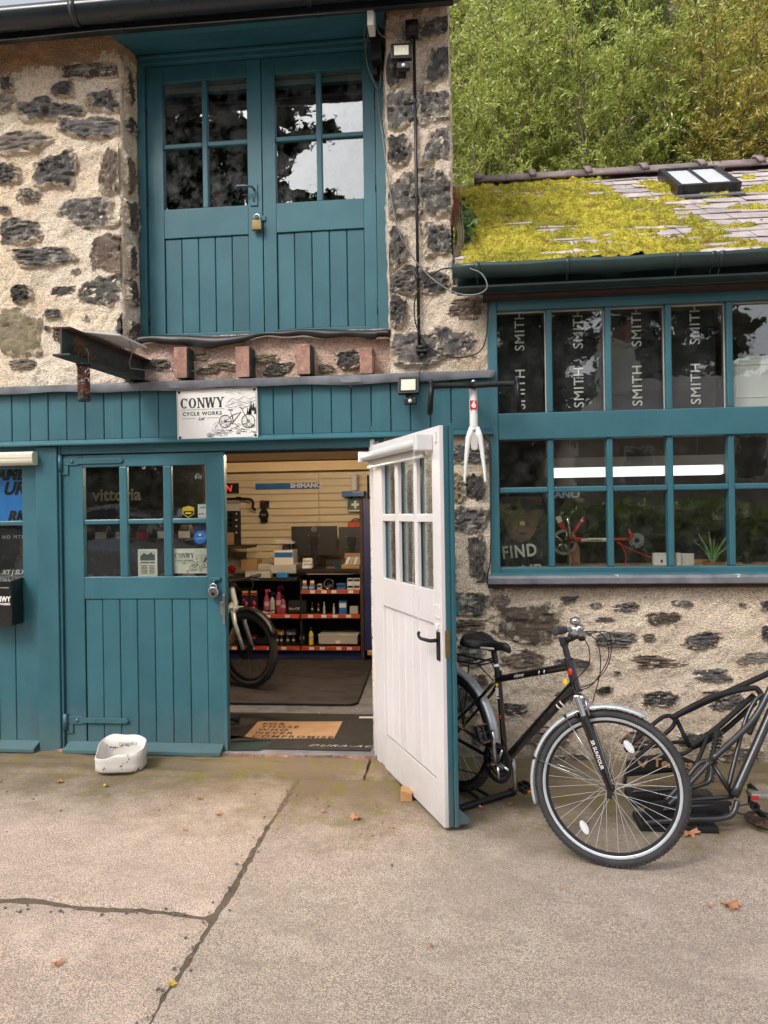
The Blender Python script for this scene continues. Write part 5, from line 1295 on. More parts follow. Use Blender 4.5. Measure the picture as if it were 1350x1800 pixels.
def wheel(parent, name, hub, M_, front):
    w = bpy.data.objects.new(name, None); COL.objects.link(w); w.parent = parent
    ty = [(-.003, -.014), (.008, -.0185), (.02, -.0165), (.029, -.009), (.0325, -.003), (.0325, .003), (.029, .009), (.02, .0165), (.008, .0185), (-.003, .014), (.0, .008), (.0, -.008)]
    B().ring(hub, (0, 1, 0), .316, ty, 96).xf(M_).obj('tyre', 'rubber', w, True)
    tr = B(); nb = 92                                                       # tread blocks
    for k in range(nb):
        a_ = 2 * math.pi * k / nb
        for s_ in (-1, 1):
            q = B().box(-.006, .006, -.0045, .0045, -.001, .0042).xf(Matrix.Translation(hub) @ Matrix.Rotation(a_ + (.017 * s_), 4, 'Y') @ Matrix.Translation((0, s_ * .0105, .316 + .0275)) @ Matrix.Rotation(s_ * -.62, 4, 'X')); tr.add(q.v, q.f)
    tr.xf(M_).obj('tread', 'rubber', w)
    rim = [(-.018, -.0105), (-.016, -.012), (-.005, -.0125), (-.004, -.008), (-.004, .008), (-.005, .0125), (-.016, .012), (-.018, .0105)]
    B().ring(hub, (0, 1, 0), .317, [(-.030, -.006), (-.026, -.0095), (-.0182, -.0105), (-.0182, .0105), (-.026, .0095), (-.030, .006)], 96).xf(M_).obj('rim_well', 'blackm', w, 'auto')
    B().ring(hub, (0, 1, 0), .317, rim, 96).xf(M_).obj('rim', 'silverp' if front else 'black', w, 'auto')
    B().lathe([(.004, -.06), (.006, -.05), (.012, -.045), (.013, -.042), (.021, -.036), (.021, -.032), (.012, -.028), (.012, .028), (.021, .032), (.021, .036), (.013, .042), (.012, .045), (.006, .05), (.004, .06)], hub, 'Y', 16).xf(M_).obj('hub', 'darkst', w, 'auto')
    ns = 36
    if front: sp0 = None
    for k in range(ns):
        a_ = 2 * math.pi * k / ns; s_ = 1 if k % 2 else -1; ah = a_ + (1 if (k // 2) % 2 else -1) * 1.15
        p0 = hub + Vector((math.sin(ah) * .019, s_ * .034, math.cos(ah) * .019)); p1 = hub + Vector((math.sin(a_) * .289, s_ * .003, math.cos(a_) * .289))
        B().tube([p0, p1], .0011, 5, False).xf(M_).obj('spoke', 'spokem', w)
    if front:
        for a_, rr_ in ((R(20), .205), (R(208), .225)):
            c_ = hub + Vector((math.sin(a_) * rr_, -.012, math.cos(a_) * rr_))
            B().prism([(.034 * math.cos(t) * (1 if abs(math.cos(t)) < .8 else .95), .0165 * math.sin(t)) for t in [2 * math.pi * k / 20 for k in range(20)]], -.005, .005).xf(M_ @ Matrix.Translation(c_) @ Matrix.Rotation(a_ - R(0) + R(28), 4, 'Y')).obj('reflector', 'refl', w, bevel=.002)
            B().box(-.022, .022, -.0085, -.0052, -.006, .006).xf(M_ @ Matrix.Translation(c_) @ Matrix.Rotation(a_ + R(28), 4, 'Y')).obj('reflector_clip', 'wplas', w, bevel=.002)
    return w


wheel(BK, 'rear_wheel', HUB_R, Matrix.Identity(4), False)
wheel(BK, 'front_wheel', HUB_F, F3, True)
FR = 'blackg'
V3 = lambda x, z, y=0: Vector((x, y, z))
STT = V3(.392, .735); HTt, HTb = AX + AXD * .035, AX - AXD * .105
B().cyl(BBp, STT, .0165, 16).obj('seat_tube', FR, BK, 'auto'); B().cyl(V3(.398, .722), HTt - AXD * .028 - V3(.01, 0), .0185, 16).obj('top_tube', FR, BK, 'auto')
B().tube([BBp, HTb + AXD * .02 - V3(.008, 0)], [.022, .028], 18).obj('down_tube', FR, BK, 'auto'); B().cyl(HTb, HTt, .0215, 20).obj('head_tube', FR, BK, 'auto')
B().cyl(HTt, HTt + AXD * .012, .024, 20).obj('headset_cup', 'black', BK, 'auto'); B().cyl(HTb, HTb - AXD * .012, .025, 20).obj('headset_cup', 'black', BK, 'auto')
for s_ in (-1, 1):
    B().tube([V3(.40, .285, s_ * .03), V3(.30, .30, s_ * .042), V3(.02, .345, s_ * .064)], [.0125, .011, .009], 10).obj('chain_stay', FR, BK, True)
    B().tube([V3(.388, .715, s_ * .018), V3(.30, .62, s_ * .034), V3(.01, .36, s_ * .066)], [.010, .009, .008], 10).obj('seat_stay', FR, BK, True)
B().cyl((.434, -.036, .287), (.434, .036, .287), .022, 16).obj('bottom_bracket', FR, BK, 'auto')
B().cyl(V3(.39, .725), V3(.39, .765), .0205, 16).obj('seat_clamp', 'black', BK, 'auto'); B().cyl(V3(.392, .735), V3(.352, .885), .0136, 14).obj('seat_post', 'black', BK, 'auto')
B().lathe([(.0142, 0), (.018, .006), (.0142, .012), (.018, .018), (.0142, .024), (.018, .03), (.0142, .036), (.018, .042), (.0142, .048), (.018, .054), (.0142, .06)], V3(.372, .808), V3(.352, .885) - V3(.392, .735), 16).obj('suspension_boot', 'black', BK, True)
B().cyl(V3(.378, .785), V3(.3745, .799), .0147, 14).obj('seat_post_label', 'paper', BK, 'auto')
# saddle
sv = []; sf = []; ns_, nt = 22, 15
for i in range(ns_):
    t = i / (ns_ - 1); x = .185 + .30 * t; hw = (.078 * (1 - t) ** .55 * (1 if t > .12 else .80 + t * 1.7) + .020) if t < .97 else .014
    hw = .082 * math.exp(-((t - .14) / .27) ** 2) + .030 * (1 - t) + .020
    if t > .95: hw *= .7
    zc = .932 + .022 * (1 - t) ** 2.0 - .012 * math.sin(t * 3.1) - (.02 * (t - .88) / .12 if t > .88 else 0)
    for j in range(nt):
        a_ = -1 + 2 * j / (nt - 1); z = zc - .012 * abs(a_) ** 2 - .050 * (1.0 - .35 * t) * max(0, abs(a_) - .62) ** 1.1 / .38 ** 1.1 * .9 - .007 * math.exp(-(a_ / .2) ** 2)
        sv.append((x, hw * (a_ if abs(a_) < .8 else math.copysign(.8 + (abs(a_) - .8) * .5, a_)) * 1.05, z))
sf = [(i * nt + j, (i + 1) * nt + j, (i + 1) * nt + j + 1, i * nt + j + 1) for i in range(ns_ - 1) for j in range(nt - 1)]
sd_ = mesh('saddle', sv, sf, 'seatv', BK, True); q = sd_.modifiers.new('t', 'SOLIDIFY'); q.thickness = .02; sd_.modifiers.new('s', 'SUBSURF').render_levels = 1
for s_ in (-1, 1): B().tube([V3(.23, .90, s_ * .035), V3(.28, .882, s_ * .024), V3(.38, .882, s_ * .022), V3(.46, .902, s_ * .008)], .0035, 8).obj('saddle_rail', 'darkst', BK, True)
B().box(.325, .375, -.028, .028, .868, .892).obj('saddle_clamp', 'black', BK, bevel=.006)
B().tube([V3(.20, .90, -.07), V3(.28, .884, -.058), V3(.40, .89, -.04)], .006, 8).obj('saddle_piping', 'boxg', BK, True)
# fork, steerer, stem, bars
def fxf(b): return b.xf(F3)
ax = lambda t: AX + AXD * t
fwd = Vector((-AXD.z, 0, AXD.x)) * -1
if fwd.x < 0: fwd = -fwd
lat = Vector((0, 1, 0))
cr = ax(-.15)
fxf(B().cyl(ax(-.118), ax(-.135), .019, 14)).obj('steerer', 'black', BK, 'auto')
fxf(B().cyl(cr + lat * -.052, cr + lat * .052, .020, 14)).obj('fork_crown', 'alu', BK, 'auto')
fxf(B().box(cr.x - .024, cr.x + .028, -.05, .05, cr.z - .022, cr.z + .026)).obj('crown_block', 'alu', BK, bevel=.010)
for s_ in (-1, 1):
    top = cr + lat * s_ * .052; low = HUB_F + lat * s_ * .055; d_ = (low - top)
    fxf(B().cyl(top + AXD * .02, top + d_ * .28, .0145, 14)).obj('stanchion', 'steel', BK, 'auto')
    fxf(B().tube([top + d_ * .20, top + d_ * .24, top + d_ * .9, low + d_ * .01], [.022, .0215, .0165, .013], 14)).obj('fork_leg', FR, BK, 'auto')
    fxf(B().cyl(top + d_ * .18, top + d_ * .215, .0235, 14)).obj('dust_seal', 'black', BK, 'auto')
    fxf(B().box(low.x - .012, low.x + .012, low.y - .006, low.y + .006, low.z - .045, low.z + .01)).obj('dropout', 'black', BK, bevel=.004)
fxf(B().tube([cr + AXD * -.06 + lat * -.045 + fwd * -.02, cr + AXD * -.07 + fwd * -.035, cr + AXD * -.06 + lat * .045 + fwd * -.02], .011, 10)).obj('fork_arch', FR, BK, True)
fxf(B().cyl(ax(.03), ax(.135), .0155, 14)).obj('stem_quill', FR, BK, 'auto'); fxf(B().lathe([(.017, 0), (.021, .006), (.017, .012), (.021, .018), (.017, .024)], ax(.03), AXD, 16)).obj('spacer', 'black', BK, True)
sh = ax(.135); fxf(B().cyl(sh - AXD * .022, sh + AXD * .02, .0205, 16)).obj('stem_clamp', 'black', BK, 'auto')
bc = sh + fwd * .085 + AXD * .018
fxf(B().tube([sh, sh + fwd * .05 + AXD * .010, bc], [.017, .015, .016], 12)).obj('stem', 'black', BK, True); fxf(B().lathe([(.001, -.003), (.012, -.003), (.012, .003), (.001, .003)], sh + lat * -.022, 'Y', 14)).obj('stem_bolt', 'darkst', BK, 'auto')
for s_ in (-1, 1):
    pth = [bc, bc + lat * s_ * .06, bc + lat * s_ * .12 + AXD * .014 - fwd * .004, bc + lat * s_ * .20 + AXD * .022 - fwd * .03, bc + lat * s_ * .29 + AXD * .018 - fwd * .075]
    fxf(B().tube(pth, .0125, 12)).obj('handlebar', 'alu', BK, True)
    g0, g1 = pth[3] + lat * s_ * .02 - fwd * .01, pth[4]; gd = (g1 - g0)
    fxf(B().tube([g0, g0 + gd * .1, g0 + gd * .9, g1, g1 + gd * .04], [.0165, .0175, .0175, .019, .014], 14)).obj('grip', 'boxd' if 'boxd' in MT else 'rubber', BK, True)
    b0 = pth[2] + lat * s_ * .035 - fwd * .006
    fxf(B().box(b0.x - .012, b0.x + .03, b0.y - .02, b0.y + .02, b0.z - .022, b0.z + .016)).obj('brake_lever_body', 'alu', BK, bevel=.008)
    fxf(B().tube([b0 + fwd * .025 - AXD * .005, b0 + fwd * .045 + lat * s_ * .05 - AXD * .012, b0 + fwd * .03 + lat * s_ * .11 - AXD * .015, b0 + fwd * .025 + lat * s_ * .125 - AXD * .012], [.007, .006, .0055, .007], 10)).obj('brake_lever', 'alu', BK, True)
    fxf(B().ball(b0 - AXD * .028 - fwd * .002, .021, 12, 8, (1, 1, .7))).obj('gear_shifter', 'black', BK, True)
fxf(B().ball(pth[2] + AXD * .02 + lat * -.02, .025, 16, 10, (1, 1, .75))).obj('bell', 'steel', BK, True)
fxf(B().ball(bc + lat * -.14 + AXD * .055 + fwd * .01, .026, 16, 10, (1, 1, .8))).obj('bell', 'steel', BK, True)
# cables
def curve(P, n=10):
    P = [Vector(p) for p in P]; out = []
    for i in range(len(P) - 1):
        p0 = P[i - 1] if i else P[i]; p1, p2_ = P[i], P[i + 1]; p3_ = P[i + 2] if i + 2 < len(P) else P[i + 1]
        for k in range(n):
            t = k / n; out.append(.5 * ((2 * p1) + (p2_ - p0) * t + (2 * p0 - 5 * p1 + 4 * p2_ - p3_) * t * t + (3 * p1 - p0 - 3 * p2_ + p3_) * t ** 3))
    return out + [P[-1]]


FF = F3.to_3x3(); br0 = [F3 @ (bc + lat * s_ * .15 + fwd * .03) for s_ in (-1, 1)]; fd = FF @ fwd
B().tube(curve([br0[0], br0[0] + fd * .09 - Vector((0, 0, .03)), br0[0] + fd * .12 - Vector((0, 0, .14)), br0[0] + fd * .05 - Vector((0, 0, .25)), HTb + V3(.02, -.0, -.03) + fd * .02]), .0025, 6).obj('brake_cable', 'black', BK, True)
B().tube(curve([br0[1], br0[1] + fd * .10 - Vector((0, 0, .02)), br0[1] + fd * .10 - Vector((0, 0, .16)), br0[1] + fd * .02 - Vector((0, 0, .25)), V3(.90, .76, -.02)]), .0025, 6).obj('gear_cable', 'black', BK, True)
B().tube(curve([br0[0] - Vector((0, 0, .02)), br0[0] + fd * .03 - Vector((0, 0, .09)), br0[0] + fd * .02 - Vector((0, 0, .17)), V3(.92, .79, -.03)]), .0025, 6).obj('gear_cable', 'black', BK, True)
B().tube(curve([br0[0] + fd * .01, br0[0] + fd * .07 - Vector((0, 0, .07)), br0[0] + fd * .08 - Vector((0, 0, .2)), F3 @ (cr + fwd * .06 + AXD * -.02)]), .0025, 6).obj('brake_cable', 'black', BK, True)
# V-brake
for s_ in (-1, 1):
    fxf(B().tube([cr + AXD * .0 + lat * s_ * .042 + fwd * .035, cr - AXD * .075 + lat * s_ * .040 + fwd * .03], [.0055, .008], 8)).obj('brake_arm', 'alu', BK, True)
    fxf(B().box(-.025, .025, -.005, .005, -.007, .007).xf(Matrix.Translation(cr - AXD * .068 + lat * s_ * .02 + fwd * .03) @ Matrix.Rotation(R(10), 4, 'Y'))).obj('brake_pad', 'black', BK, bevel=.002)
fxf(B().cyl(cr + fwd * .035 + lat * -.05, cr + fwd * .035 + lat * .05, .002, 6)).obj('brake_wire', 'steel', BK)
# mudguards
def guard(hub, a0, a1, M_, nm):
    n = 40; prof = [(-.029, -.010), (-.024, .0), (-.012, .006), (0, .008), (.012, .006), (.024, 0), (.029, -.010)]; vs = []; fs = []
    for i in range(n + 1):
        a_ = R(a0 + (a1 - a0) * i / n); e = 1 if 0 < i < n else .8
        for q_, dr in prof: rr_ = .366 + dr; vs.append(hub + Vector((math.sin(a_) * rr_, q_ * e, math.cos(a_) * rr_)))
    fs = [(i * 7 + k, i * 7 + k + 1, i * 7 + 8 + k, i * 7 + 7 + k) for i in range(n) for k in range(6)]
    o = mesh(nm, [tuple(M_ @ p) for p in vs], fs, 'silverp', BK, True); o.modifiers.new('t', 'SOLIDIFY').thickness = .002
    return o


guard(HUB_F, 22, -112, F3, 'front_mudguard'); guard(HUB_R, 108, -70, Matrix.Identity(4), 'rear_mudguard')
for a_ in (-78, -38):
    for s_ in (-1, 1):
        fxf(B().tube([HUB_F + Vector((math.sin(R(a_)) * .368, s_ * .028, math.cos(R(a_)) * .368)), HUB_F + Vector((0, s_ * .058, .0))], .0022, 6)).obj('mudguard_stay', 'steel', BK, True)
    fxf(B().ball(HUB_F + Vector((math.sin(R(a_)) * .368, -.031, math.cos(R(a_)) * .368)), .008, 8, 6)).obj('stay_bolt', 'black', BK, True)
# rear carrier
for s_ in (-1, 1):
    B().tube(curve([V3(.30, .795, s_ * .055), V3(.15, .785, s_ * .065), V3(-.25, .775, s_ * .065)], 6), .005, 8).obj('carrier_rail', 'black', BK, True)
    for xx in (-.06, .08): B().tube([V3(xx, .78, s_ * .064), V3(.0, .36, s_ * .075)], .0045, 8).obj('carrier_leg', 'black', BK, True)
    B().tube([V3(.28, .79, s_ * .05), V3(.39, .70, s_ * .02)], .0035, 6).obj('carrier_brace', 'black', BK, True)
for xx in (.30, .18, .05, -.1, -.25): B().tube([V3(xx, .788, -.064), V3(xx, .792, .064)], .0045, 8).obj('carrier_bar', 'black', BK, True)
B().tube(curve([V3(.30, .80, -.06), V3(.33, .815, -.05), V3(.32, .82, .05), V3(.30, .80, .06)], 6), .005, 8).obj('carrier_hoop', 'black', BK, True)
B().tube(curve([V3(.25, .805, -.02), V3(.1, .815, -.03), V3(-.15, .80, -.02)], 6), .004, 6).obj('carrier_spring', 'black', BK, True)
# drivetrain: rings, cranks, pedals, chain, derailleur
def toothed(c_, r_, n, th, mat, nm, hole):
    P = []
    for k in range(n * 2): a_ = math.pi * k / n; q_ = r_ + (.0035 if k % 2 == 0 else -.0015); P.append((q_ * math.cos(a_), q_ * math.sin(a_)))
    vs = [(c_.x + p[0], c_.y + t_, c_.z + p[1]) for t_ in (-th / 2, th / 2) for p in P] + [(c_.x + p[0] * hole, c_.y + t_, c_.z + p[1] * hole) for t_ in (-th / 2, th / 2) for p in P]; m_ = len(P); fs = []
    for k in range(m_):
        j = (k + 1) % m_; fs += [(k, j, 2 * m_ + j, 2 * m_ + k), (m_ + k, 3 * m_ + k, 3 * m_ + j, m_ + j), (k, m_ + k, m_ + j, j), (2 * m_ + k, 2 * m_ + j, 3 * m_ + j, 3 * m_ + k)]
    mesh(nm, vs, fs, mat, BK)


toothed(BBp + V3(0, 0, -.052), .098, 48, .003, 'blackm', 'chainring', .86); toothed(BBp + V3(0, 0, -.046), .078, 38, .003, 'darkst', 'chainring', .8); toothed(BBp + V3(0, 0, -.040), .058, 28, .003, 'darkst', 'chainring', .7)
B().lathe([(.094, -.062), (.108, -.060), (.1085, -.056), (.094, -.057)], BBp, 'Y', 40).obj('chain_guard', 'black', BK, 'auto')
for k in range(5): a_ = 2 * math.pi * k / 5 + .5; B().tube([BBp + V3(.02 * math.sin(a_), .02 * math.cos(a_), -.056), BBp + V3(.09 * math.sin(a_), .09 * math.cos(a_), -.057)], [.010, .007], 8).obj('spider_arm', 'alu', BK, True)
cu = Vector((-.035, 0, 1)).normalized(); pe = BBp + cu * .172
B().tube([BBp + V3(0, 0, -.068), BBp + cu * .08 + V3(0, 0, -.076), pe + V3(0, 0, -.082)], [.016, .012, .013], 12).obj('crank_arm', 'alu', BK, True); pl = BBp - cu * .172
B().tube([BBp + V3(0, 0, .05), BBp - cu * .08 + V3(0, 0, .064), pl + V3(0, 0, .07)], [.016, .012, .013], 12).obj('crank_arm', 'alu', BK, True)


def pedal(c_, s_, ang, mt):
    M_ = Matrix.Translation(c_) @ Matrix.Rotation(R(ang), 4, 'Y')
    B().cyl((0, 0, 0), (0, s_ * .105, 0), .008, 10).xf(M_).obj('pedal_axle', 'darkst', BK, True)
    B().box(-.045, .045, s_ * .02 - .005, s_ * .02 + .005, -.013, .013).box(-.045, .045, s_ * .10 - .005, s_ * .10 + .005, -.013, .013).box(-.047, -.036, min(s_ * .02, s_ * .1), max(s_ * .02, s_ * .1), -.013, .013).box(.036, .047, min(s_ * .02, s_ * .1), max(s_ * .02, s_ * .1), -.013, .013).box(-.036, .036, s_ * .06 - .005, s_ * .06 + .005, -.010, .010).xf(M_).obj('pedal', mt, BK, bevel=.003)
    for sx_ in (-1, 1): B().box(sx_ * .0475 - .002, sx_ * .0475 + .002, s_ * .06 - .022, s_ * .06 + .022, -.007, .007).xf(M_).obj('pedal_reflector', 'amber', BK, bevel=.001)


pedal(pe + V3(0, 0, -.085), -1, 62, 'darkst'); pedal(pl + V3(0, 0, .075), 1, 10, 'black')
toothed(HUB_R + V3(0, 0, -.042), .045, 22, .012, 'darkst', 'cassette', .5); toothed(HUB_R + V3(0, 0, -.030), .062, 30, .004, 'darkst', 'cassette', .6)
ch = B(); cy = -.047
loop = [BBp + V3(.0, .098, cy), HUB_R + V3(-.0, .046, -.044)] + [HUB_R + V3(-.046 * math.sin(t), .046 * math.cos(t), -.044) for t in (.5, 1.2, 1.9, 2.6)] + [HUB_R + V3(.03, -.07, -.044), HUB_R + V3(.01, -.12, -.044), HUB_R + V3(.03, -.19, -.044), HUB_R + V3(.06, -.20, -.044), BBp + V3(-.03, -.094, cy)] + [BBp + V3(.098 * math.sin(t), -.098 * math.cos(t), cy) for t in (.3, .9, 1.5, 2.1, 2.7)]
ch.tube(loop, .0042, 6, closed=True).obj('chain', 'rust', BK)
B().tube([HUB_R + V3(.01, -.02, -.06), HUB_R + V3(.03, -.06, -.07), HUB_R + V3(.02, -.10, -.06), HUB_R + V3(.05, -.20, -.05)], [.012, .016, .014, .010], 10).obj('derailleur', 'black', BK, True); B().lathe([(.001, -.005), (.022, -.005), (.022, .005), (.001, .005)], HUB_R + V3(.045, -.19, -.048), 'Y', 14).obj('jockey_wheel', 'blackm', BK, 'auto')
# decals
dv = (HTb - BBp); da = math.atan2(dv.z, dv.x); dn = Vector((-math.sin(da), 0, math.cos(da)))
mid = BBp + dv * .52
text('lettering', 'DAURICEIL', .056, 'darkst', BK, mid + V3(0, 0, -.0268), (R(90), -da, 0), shear=.3, bold=-.0012, sx=.92)
for t, wd in ((.80, .006), (.845, .005)):
    B().ring(BBp + dv * t, dv + V3(.12, .3), .0272, [(0, -.004), (.0004, -.004), (.0004, .004), (0, .004)], 20).obj('frame_stripe', 'paper', BK)
tv = (HTt - AXD * .028) - V3(.398, .722)
for t in (.62, .69): B().ring(V3(.398, .722) + tv * t, tv + V3(.18, -.5), .0188, [(0, -.003), (.0005, -.003), (.0005, .003), (0, .003)], 18).obj('frame_stripe', 'paper', BK)
text('lettering', 'odyssey', .024, 'boxg', BK, V3(.398, .722) + tv * .33 + V3(0, .002, -.0192), (R(90), -math.atan2(tv.z, tv.x), 0), shear=.4)
text('lettering', '1908', .032, 'paper', BK, BBp + (STT - BBp) * .80 + V3(0, 0, -.0175), (R(90), -math.atan2(448, -42), 0), bold=.001)
B().lathe([(.0004, -.0232), (.0145, -.0226), (.0148, -.0205)], V3(.888, .800), 'Y', 18).obj('frame_badge', 'yellow', BK); B().lathe([(.0004, -.0182), (.009, -.018), (.0092, -.0158)], BBp + (STT - BBp) * .90, 'Y', 16).obj('frame_badge', 'yellow', BK)
B().lathe([(.004, -.018), (.010, -.0178), (.0105, -.0155)], BBp + (STT - BBp) * .52, 'Y', 16).obj('frame_badge', 'red', BK); B().ball(HTt - AXD * .05 + V3(.004, 0, -.0175), .017, 12, 8, (1, .35, 1.1)).obj('head_badge', 'red', BK, True)
_tp = cr + lat * -.052; _d = (HUB_F + lat * -.055 - _tp); _x = _d.normalized(); _n = Vector((0, -1, 0)); _n = (_n - _x * _n.dot(_x)).normalized(); _u = _n.cross(_x)
_b = Matrix((( _x.x, _u.x, _n.x), (_x.y, _u.y, _n.y), (_x.z, _u.z, _n.z)))
text('lettering', 'SR SUNTOUR', .022, 'paper', BK, F3 @ (_tp + _d * .62 + _n * .0195), (FF @ _b).to_euler(), bold=.0004)

# floor stand that holds the rear wheel
SD = thing('bike_stand', 'low black tubular floor stand under the rear wheel of the parked bicycle', 'stand', tuple(BK.location), rotz=BK.rotation_euler[2])
B().tube([V3(.27, .02, -.19), V3(.27, .02, .19)], .019, 12).obj('foot_bar', 'black', SD, 'auto'); B().tube([V3(-.22, .02, -.19), V3(-.22, .02, .19)], .019, 12).obj('foot_bar', 'black', SD, 'auto')
for x_ in (.27, -.22):
    for s_ in (-1, 1): B().cyl(V3(x_, .022, s_ * .188), V3(x_, .022, s_ * .222), .022, 12).obj('end_cap', 'blackm', SD, 'auto')
for s_ in (-1, 1): B().tube(curve([V3(.27, .03, s_ * .04), V3(.15, .045, s_ * .03), V3(-.12, .05, s_ * .03), V3(-.2, .16, s_ * .03), V3(-.16, .30, s_ * .028), V3(-.2, .16, s_ * .035), V3(-.22, .03, s_ * .04)], 5), .010, 8).obj('wheel_hoop', 'black', SD, True)
for x_ in (.14, -.05): B().tube([V3(x_, .045, -.04), V3(x_, .045, .04)], .010, 8).obj('cross_bar', 'black', SD, True)


# ------------------------------------------------------------ two tubular black cycle carriers lying by the wall
def carrier(Yc, pts, label, wdt, name='cycle_carrier'):
    """pts: named px points surveyed on the near side plane at Yc; the far side is a copy wdt further in"""
    return thing(name, label, 'cycle carrier', tuple(W(*pts, Yc)), 'cycle carriers by the wall')


def lean(Yc, py): return max(0, (1445 if Yc < -.7 else 1390) - py) * .00115


def ptube(t, P, r, mat, nm, Yc, dy=0, n=10):
    return B().tube(curve([Vector(W(q[0], q[1], Yc + dy + lean(Yc, q[1]))) for q in P], 6) if len(P) > 2 else [Vector(W(q[0], q[1], Yc + dy + lean(Yc, q[1]))) for q in P], r, n).obj(nm, mat, t, True)


Ya = -.93
C1 = carrier(Ya, (1290, 1446), 'grey-black tubular cycle carrier lying nearest on the ground', .2)
ptube(C1, [(1290, 1399), (1345, 1275), (1400, 1150)], 0.0234, 'frameg', 'main_tube', Ya); ptube(C1, [(1250, 1336), (1318, 1272), (1352, 1215), (1378, 1150)], 0.0168, 'frameg', 'arm_tube', Ya)
ptube(C1, [(1279, 1388), (1306, 1280), (1325, 1235), (1342, 1220)], 0.0114, 'frameg', 'brace_tube', Ya, .03); ptube(C1, [(1290, 1402), (1250, 1338)], 0.0126, 'frameg', 'brace_tube', Ya, .02)
ptube(C1, [(1250, 1337), (1228, 1343), (1200, 1376), (1170, 1408)], 0.0132, 'frameg', 'loop_tube', Ya); ptube(C1, [(1250, 1337), (1200, 1390), (1175, 1415)], 0.0132, 'frameg', 'loop_tube', Ya, -.05)
ptube(C1, [(1250, 1337), (1248, 1370), (1232, 1380), (1200, 1386), (1110, 1392)], 0.0120, 'frameg', 'rail_tube', Ya, .18)
ptube(C1, [(1150, 1413), (1210, 1407), (1270, 1402), (1288, 1400)], 0.0120, 'frameg', 'rail_tube', Ya, .05); ptube(C1, [(1132, 1447), (1200, 1441), (1265, 1439), (1288, 1430), (1296, 1408)], 0.0144, 'frameg', 'rail_tube', Ya, -.02); ptube(C1, [(1165, 1424), (1220, 1417), (1285, 1412)], 0.0108, 'frameg', 'rail_tube', Ya, .0)
a_, b_, c_, d_ = W(1126, 1450, Ya), W(1140, 1414, Ya), W(1284, 1410, Ya), W(1280, 1436, Ya)
B().prism([(float(W(*q, Ya)[0]), float(W(*q, Ya)[2])) for q in ((1128, 1446), (1141, 1414), (1284, 1411), (1287, 1432), (1270, 1438))], Ya + .025, Ya + .035).obj('side_plate', 'blackm', C1, bevel=.003)
text('lettering', 'eurmo', .05, 'darkst', C1, W(1238, 1424, Ya + .02), (R(90), R(4), 0), shear=.3, bold=.001, space=1.2, sx=1.1)
B().box(float(W(1124, 1450, Ya)[0]), float(W(1262, 1440, Ya)[0]), Ya - .02, Ya + .16, .002, .03).obj('tread_board', 'blackm', C1, bevel=.006)
tb_ = B()
for k in range(26): x0_ = float(W(1126, 1450, Ya)[0]) + k * .014; tb_.box(x0_, x0_ + .007, Ya - .018, Ya + .158, .0305, .036)
tb_.obj('tread_rib', 'rubber', C1)
Yb = -.50
C2 = carrier(Yb, (1160, 1392), 'matt black tubular cycle carrier leaning behind the front one', .2)
ptube(C2, [(1184, 1260), (1262, 1224), (1350, 1184), (1420, 1150)], 0.0172, 'blackm', 'main_tube', Yb); ptube(C2, [(1180, 1262), (1250, 1226), (1318, 1210), (1334, 1215), (1340, 1235), (1325, 1270), (1316, 1290)], 0.0161, 'blackm', 'arm_tube', Yb, -.10)
ptube(C2, [(1215, 1312), (1262, 1278), (1325, 1222)], 0.0161, 'blackm', 'arm_tube', Yb, -.05); ptube(C2, [(1212, 1316), (1265, 1290), (1328, 1235)], 0.0149, 'blackm', 'arm_tube', Yb, .0); ptube(C2, [(1188, 1262), (1212, 1312)], 0.0126, 'blackm', 'brace_tube', Yb, -.03)
ptube(C2, [(1098, 1318), (1140, 1280), (1166, 1260), (1182, 1260), (1186, 1270), (1176, 1284), (1150, 1305), (1118, 1332)], 0.0121, 'blackm', 'loop_tube', Yb, -.04)
ptube(C2, [(1100, 1320), (1150, 1312), (1185, 1305), (1205, 1306), (1215, 1318)], 0.0103, 'blackm', 'rail_tube', Yb, .03); ptube(C2, [(1120, 1334), (1170, 1328), (1200, 1325), (1215, 1316)], 0.0115, 'blackm', 'rail_tube', Yb, -.05)
ptube(C2, [(1098, 1362), (1160, 1356), (1210, 1350), (1225, 1340), (1245, 1290)], 0.0115, 'blackm', 'rail_tube', Yb, -.06); ptube(C2, [(1098, 1378), (1100, 1362)], 0.0103, 'blackm', 'rail_tube', Yb, -.06); ptube(C2, [(1110, 1392), (1180, 1388), (1235, 1378), (1248, 1350), (1262, 1280)], 0.0115, 'blackm', 'rail_tube', Yb, -.14)
B().prism([(float(W(*q, Yb - .05)[0]), float(W(*q, Yb - .05)[2])) for q in ((1100, 1360), (1102, 1338), (1190, 1326), (1224, 1340), (1214, 1352))], Yb - .045, Yb - .037).obj('side_plate', 'blackm', C2, bevel=.003)
text('lettering', 'Tekoss', .068, 'cardb', C2, W(1183, 1343, Yb - .05), (R(90), R(3), 0), bold=.002, sx=1.1)
B().prism([(float(W(*q, Yb - .05)[0]), float(W(*q, Yb - .05)[2])) for q in ((1122, 1336), (1130, 1343), (1138, 1334), (1138, 1341), (1131, 1350), (1122, 1343))], Yb - .0475, Yb - .0455).obj('emblem', 'cardb', C2)
B().box(float(W(1098, 1385, Yb)[0]), float(W(1228, 1385, Yb)[0]), Yb - .14, Yb + .02, .012, .05).obj('tread_board', 'blackm', C2, bevel=.008)
tb_ = B()
for k in range(38): x0_ = float(W(1098, 1385, Yb)[0]) + .005 + k * .012; tb_.box(x0_, x0_ + .006, Yb - .146, Yb - .139, .016, .075); tb_.box(x0_, x0_ + .006, Yb - .139, Yb + .018, .0505, .056)
tb_.obj('tread_rib', 'rubber', C2)
tb_ = B()
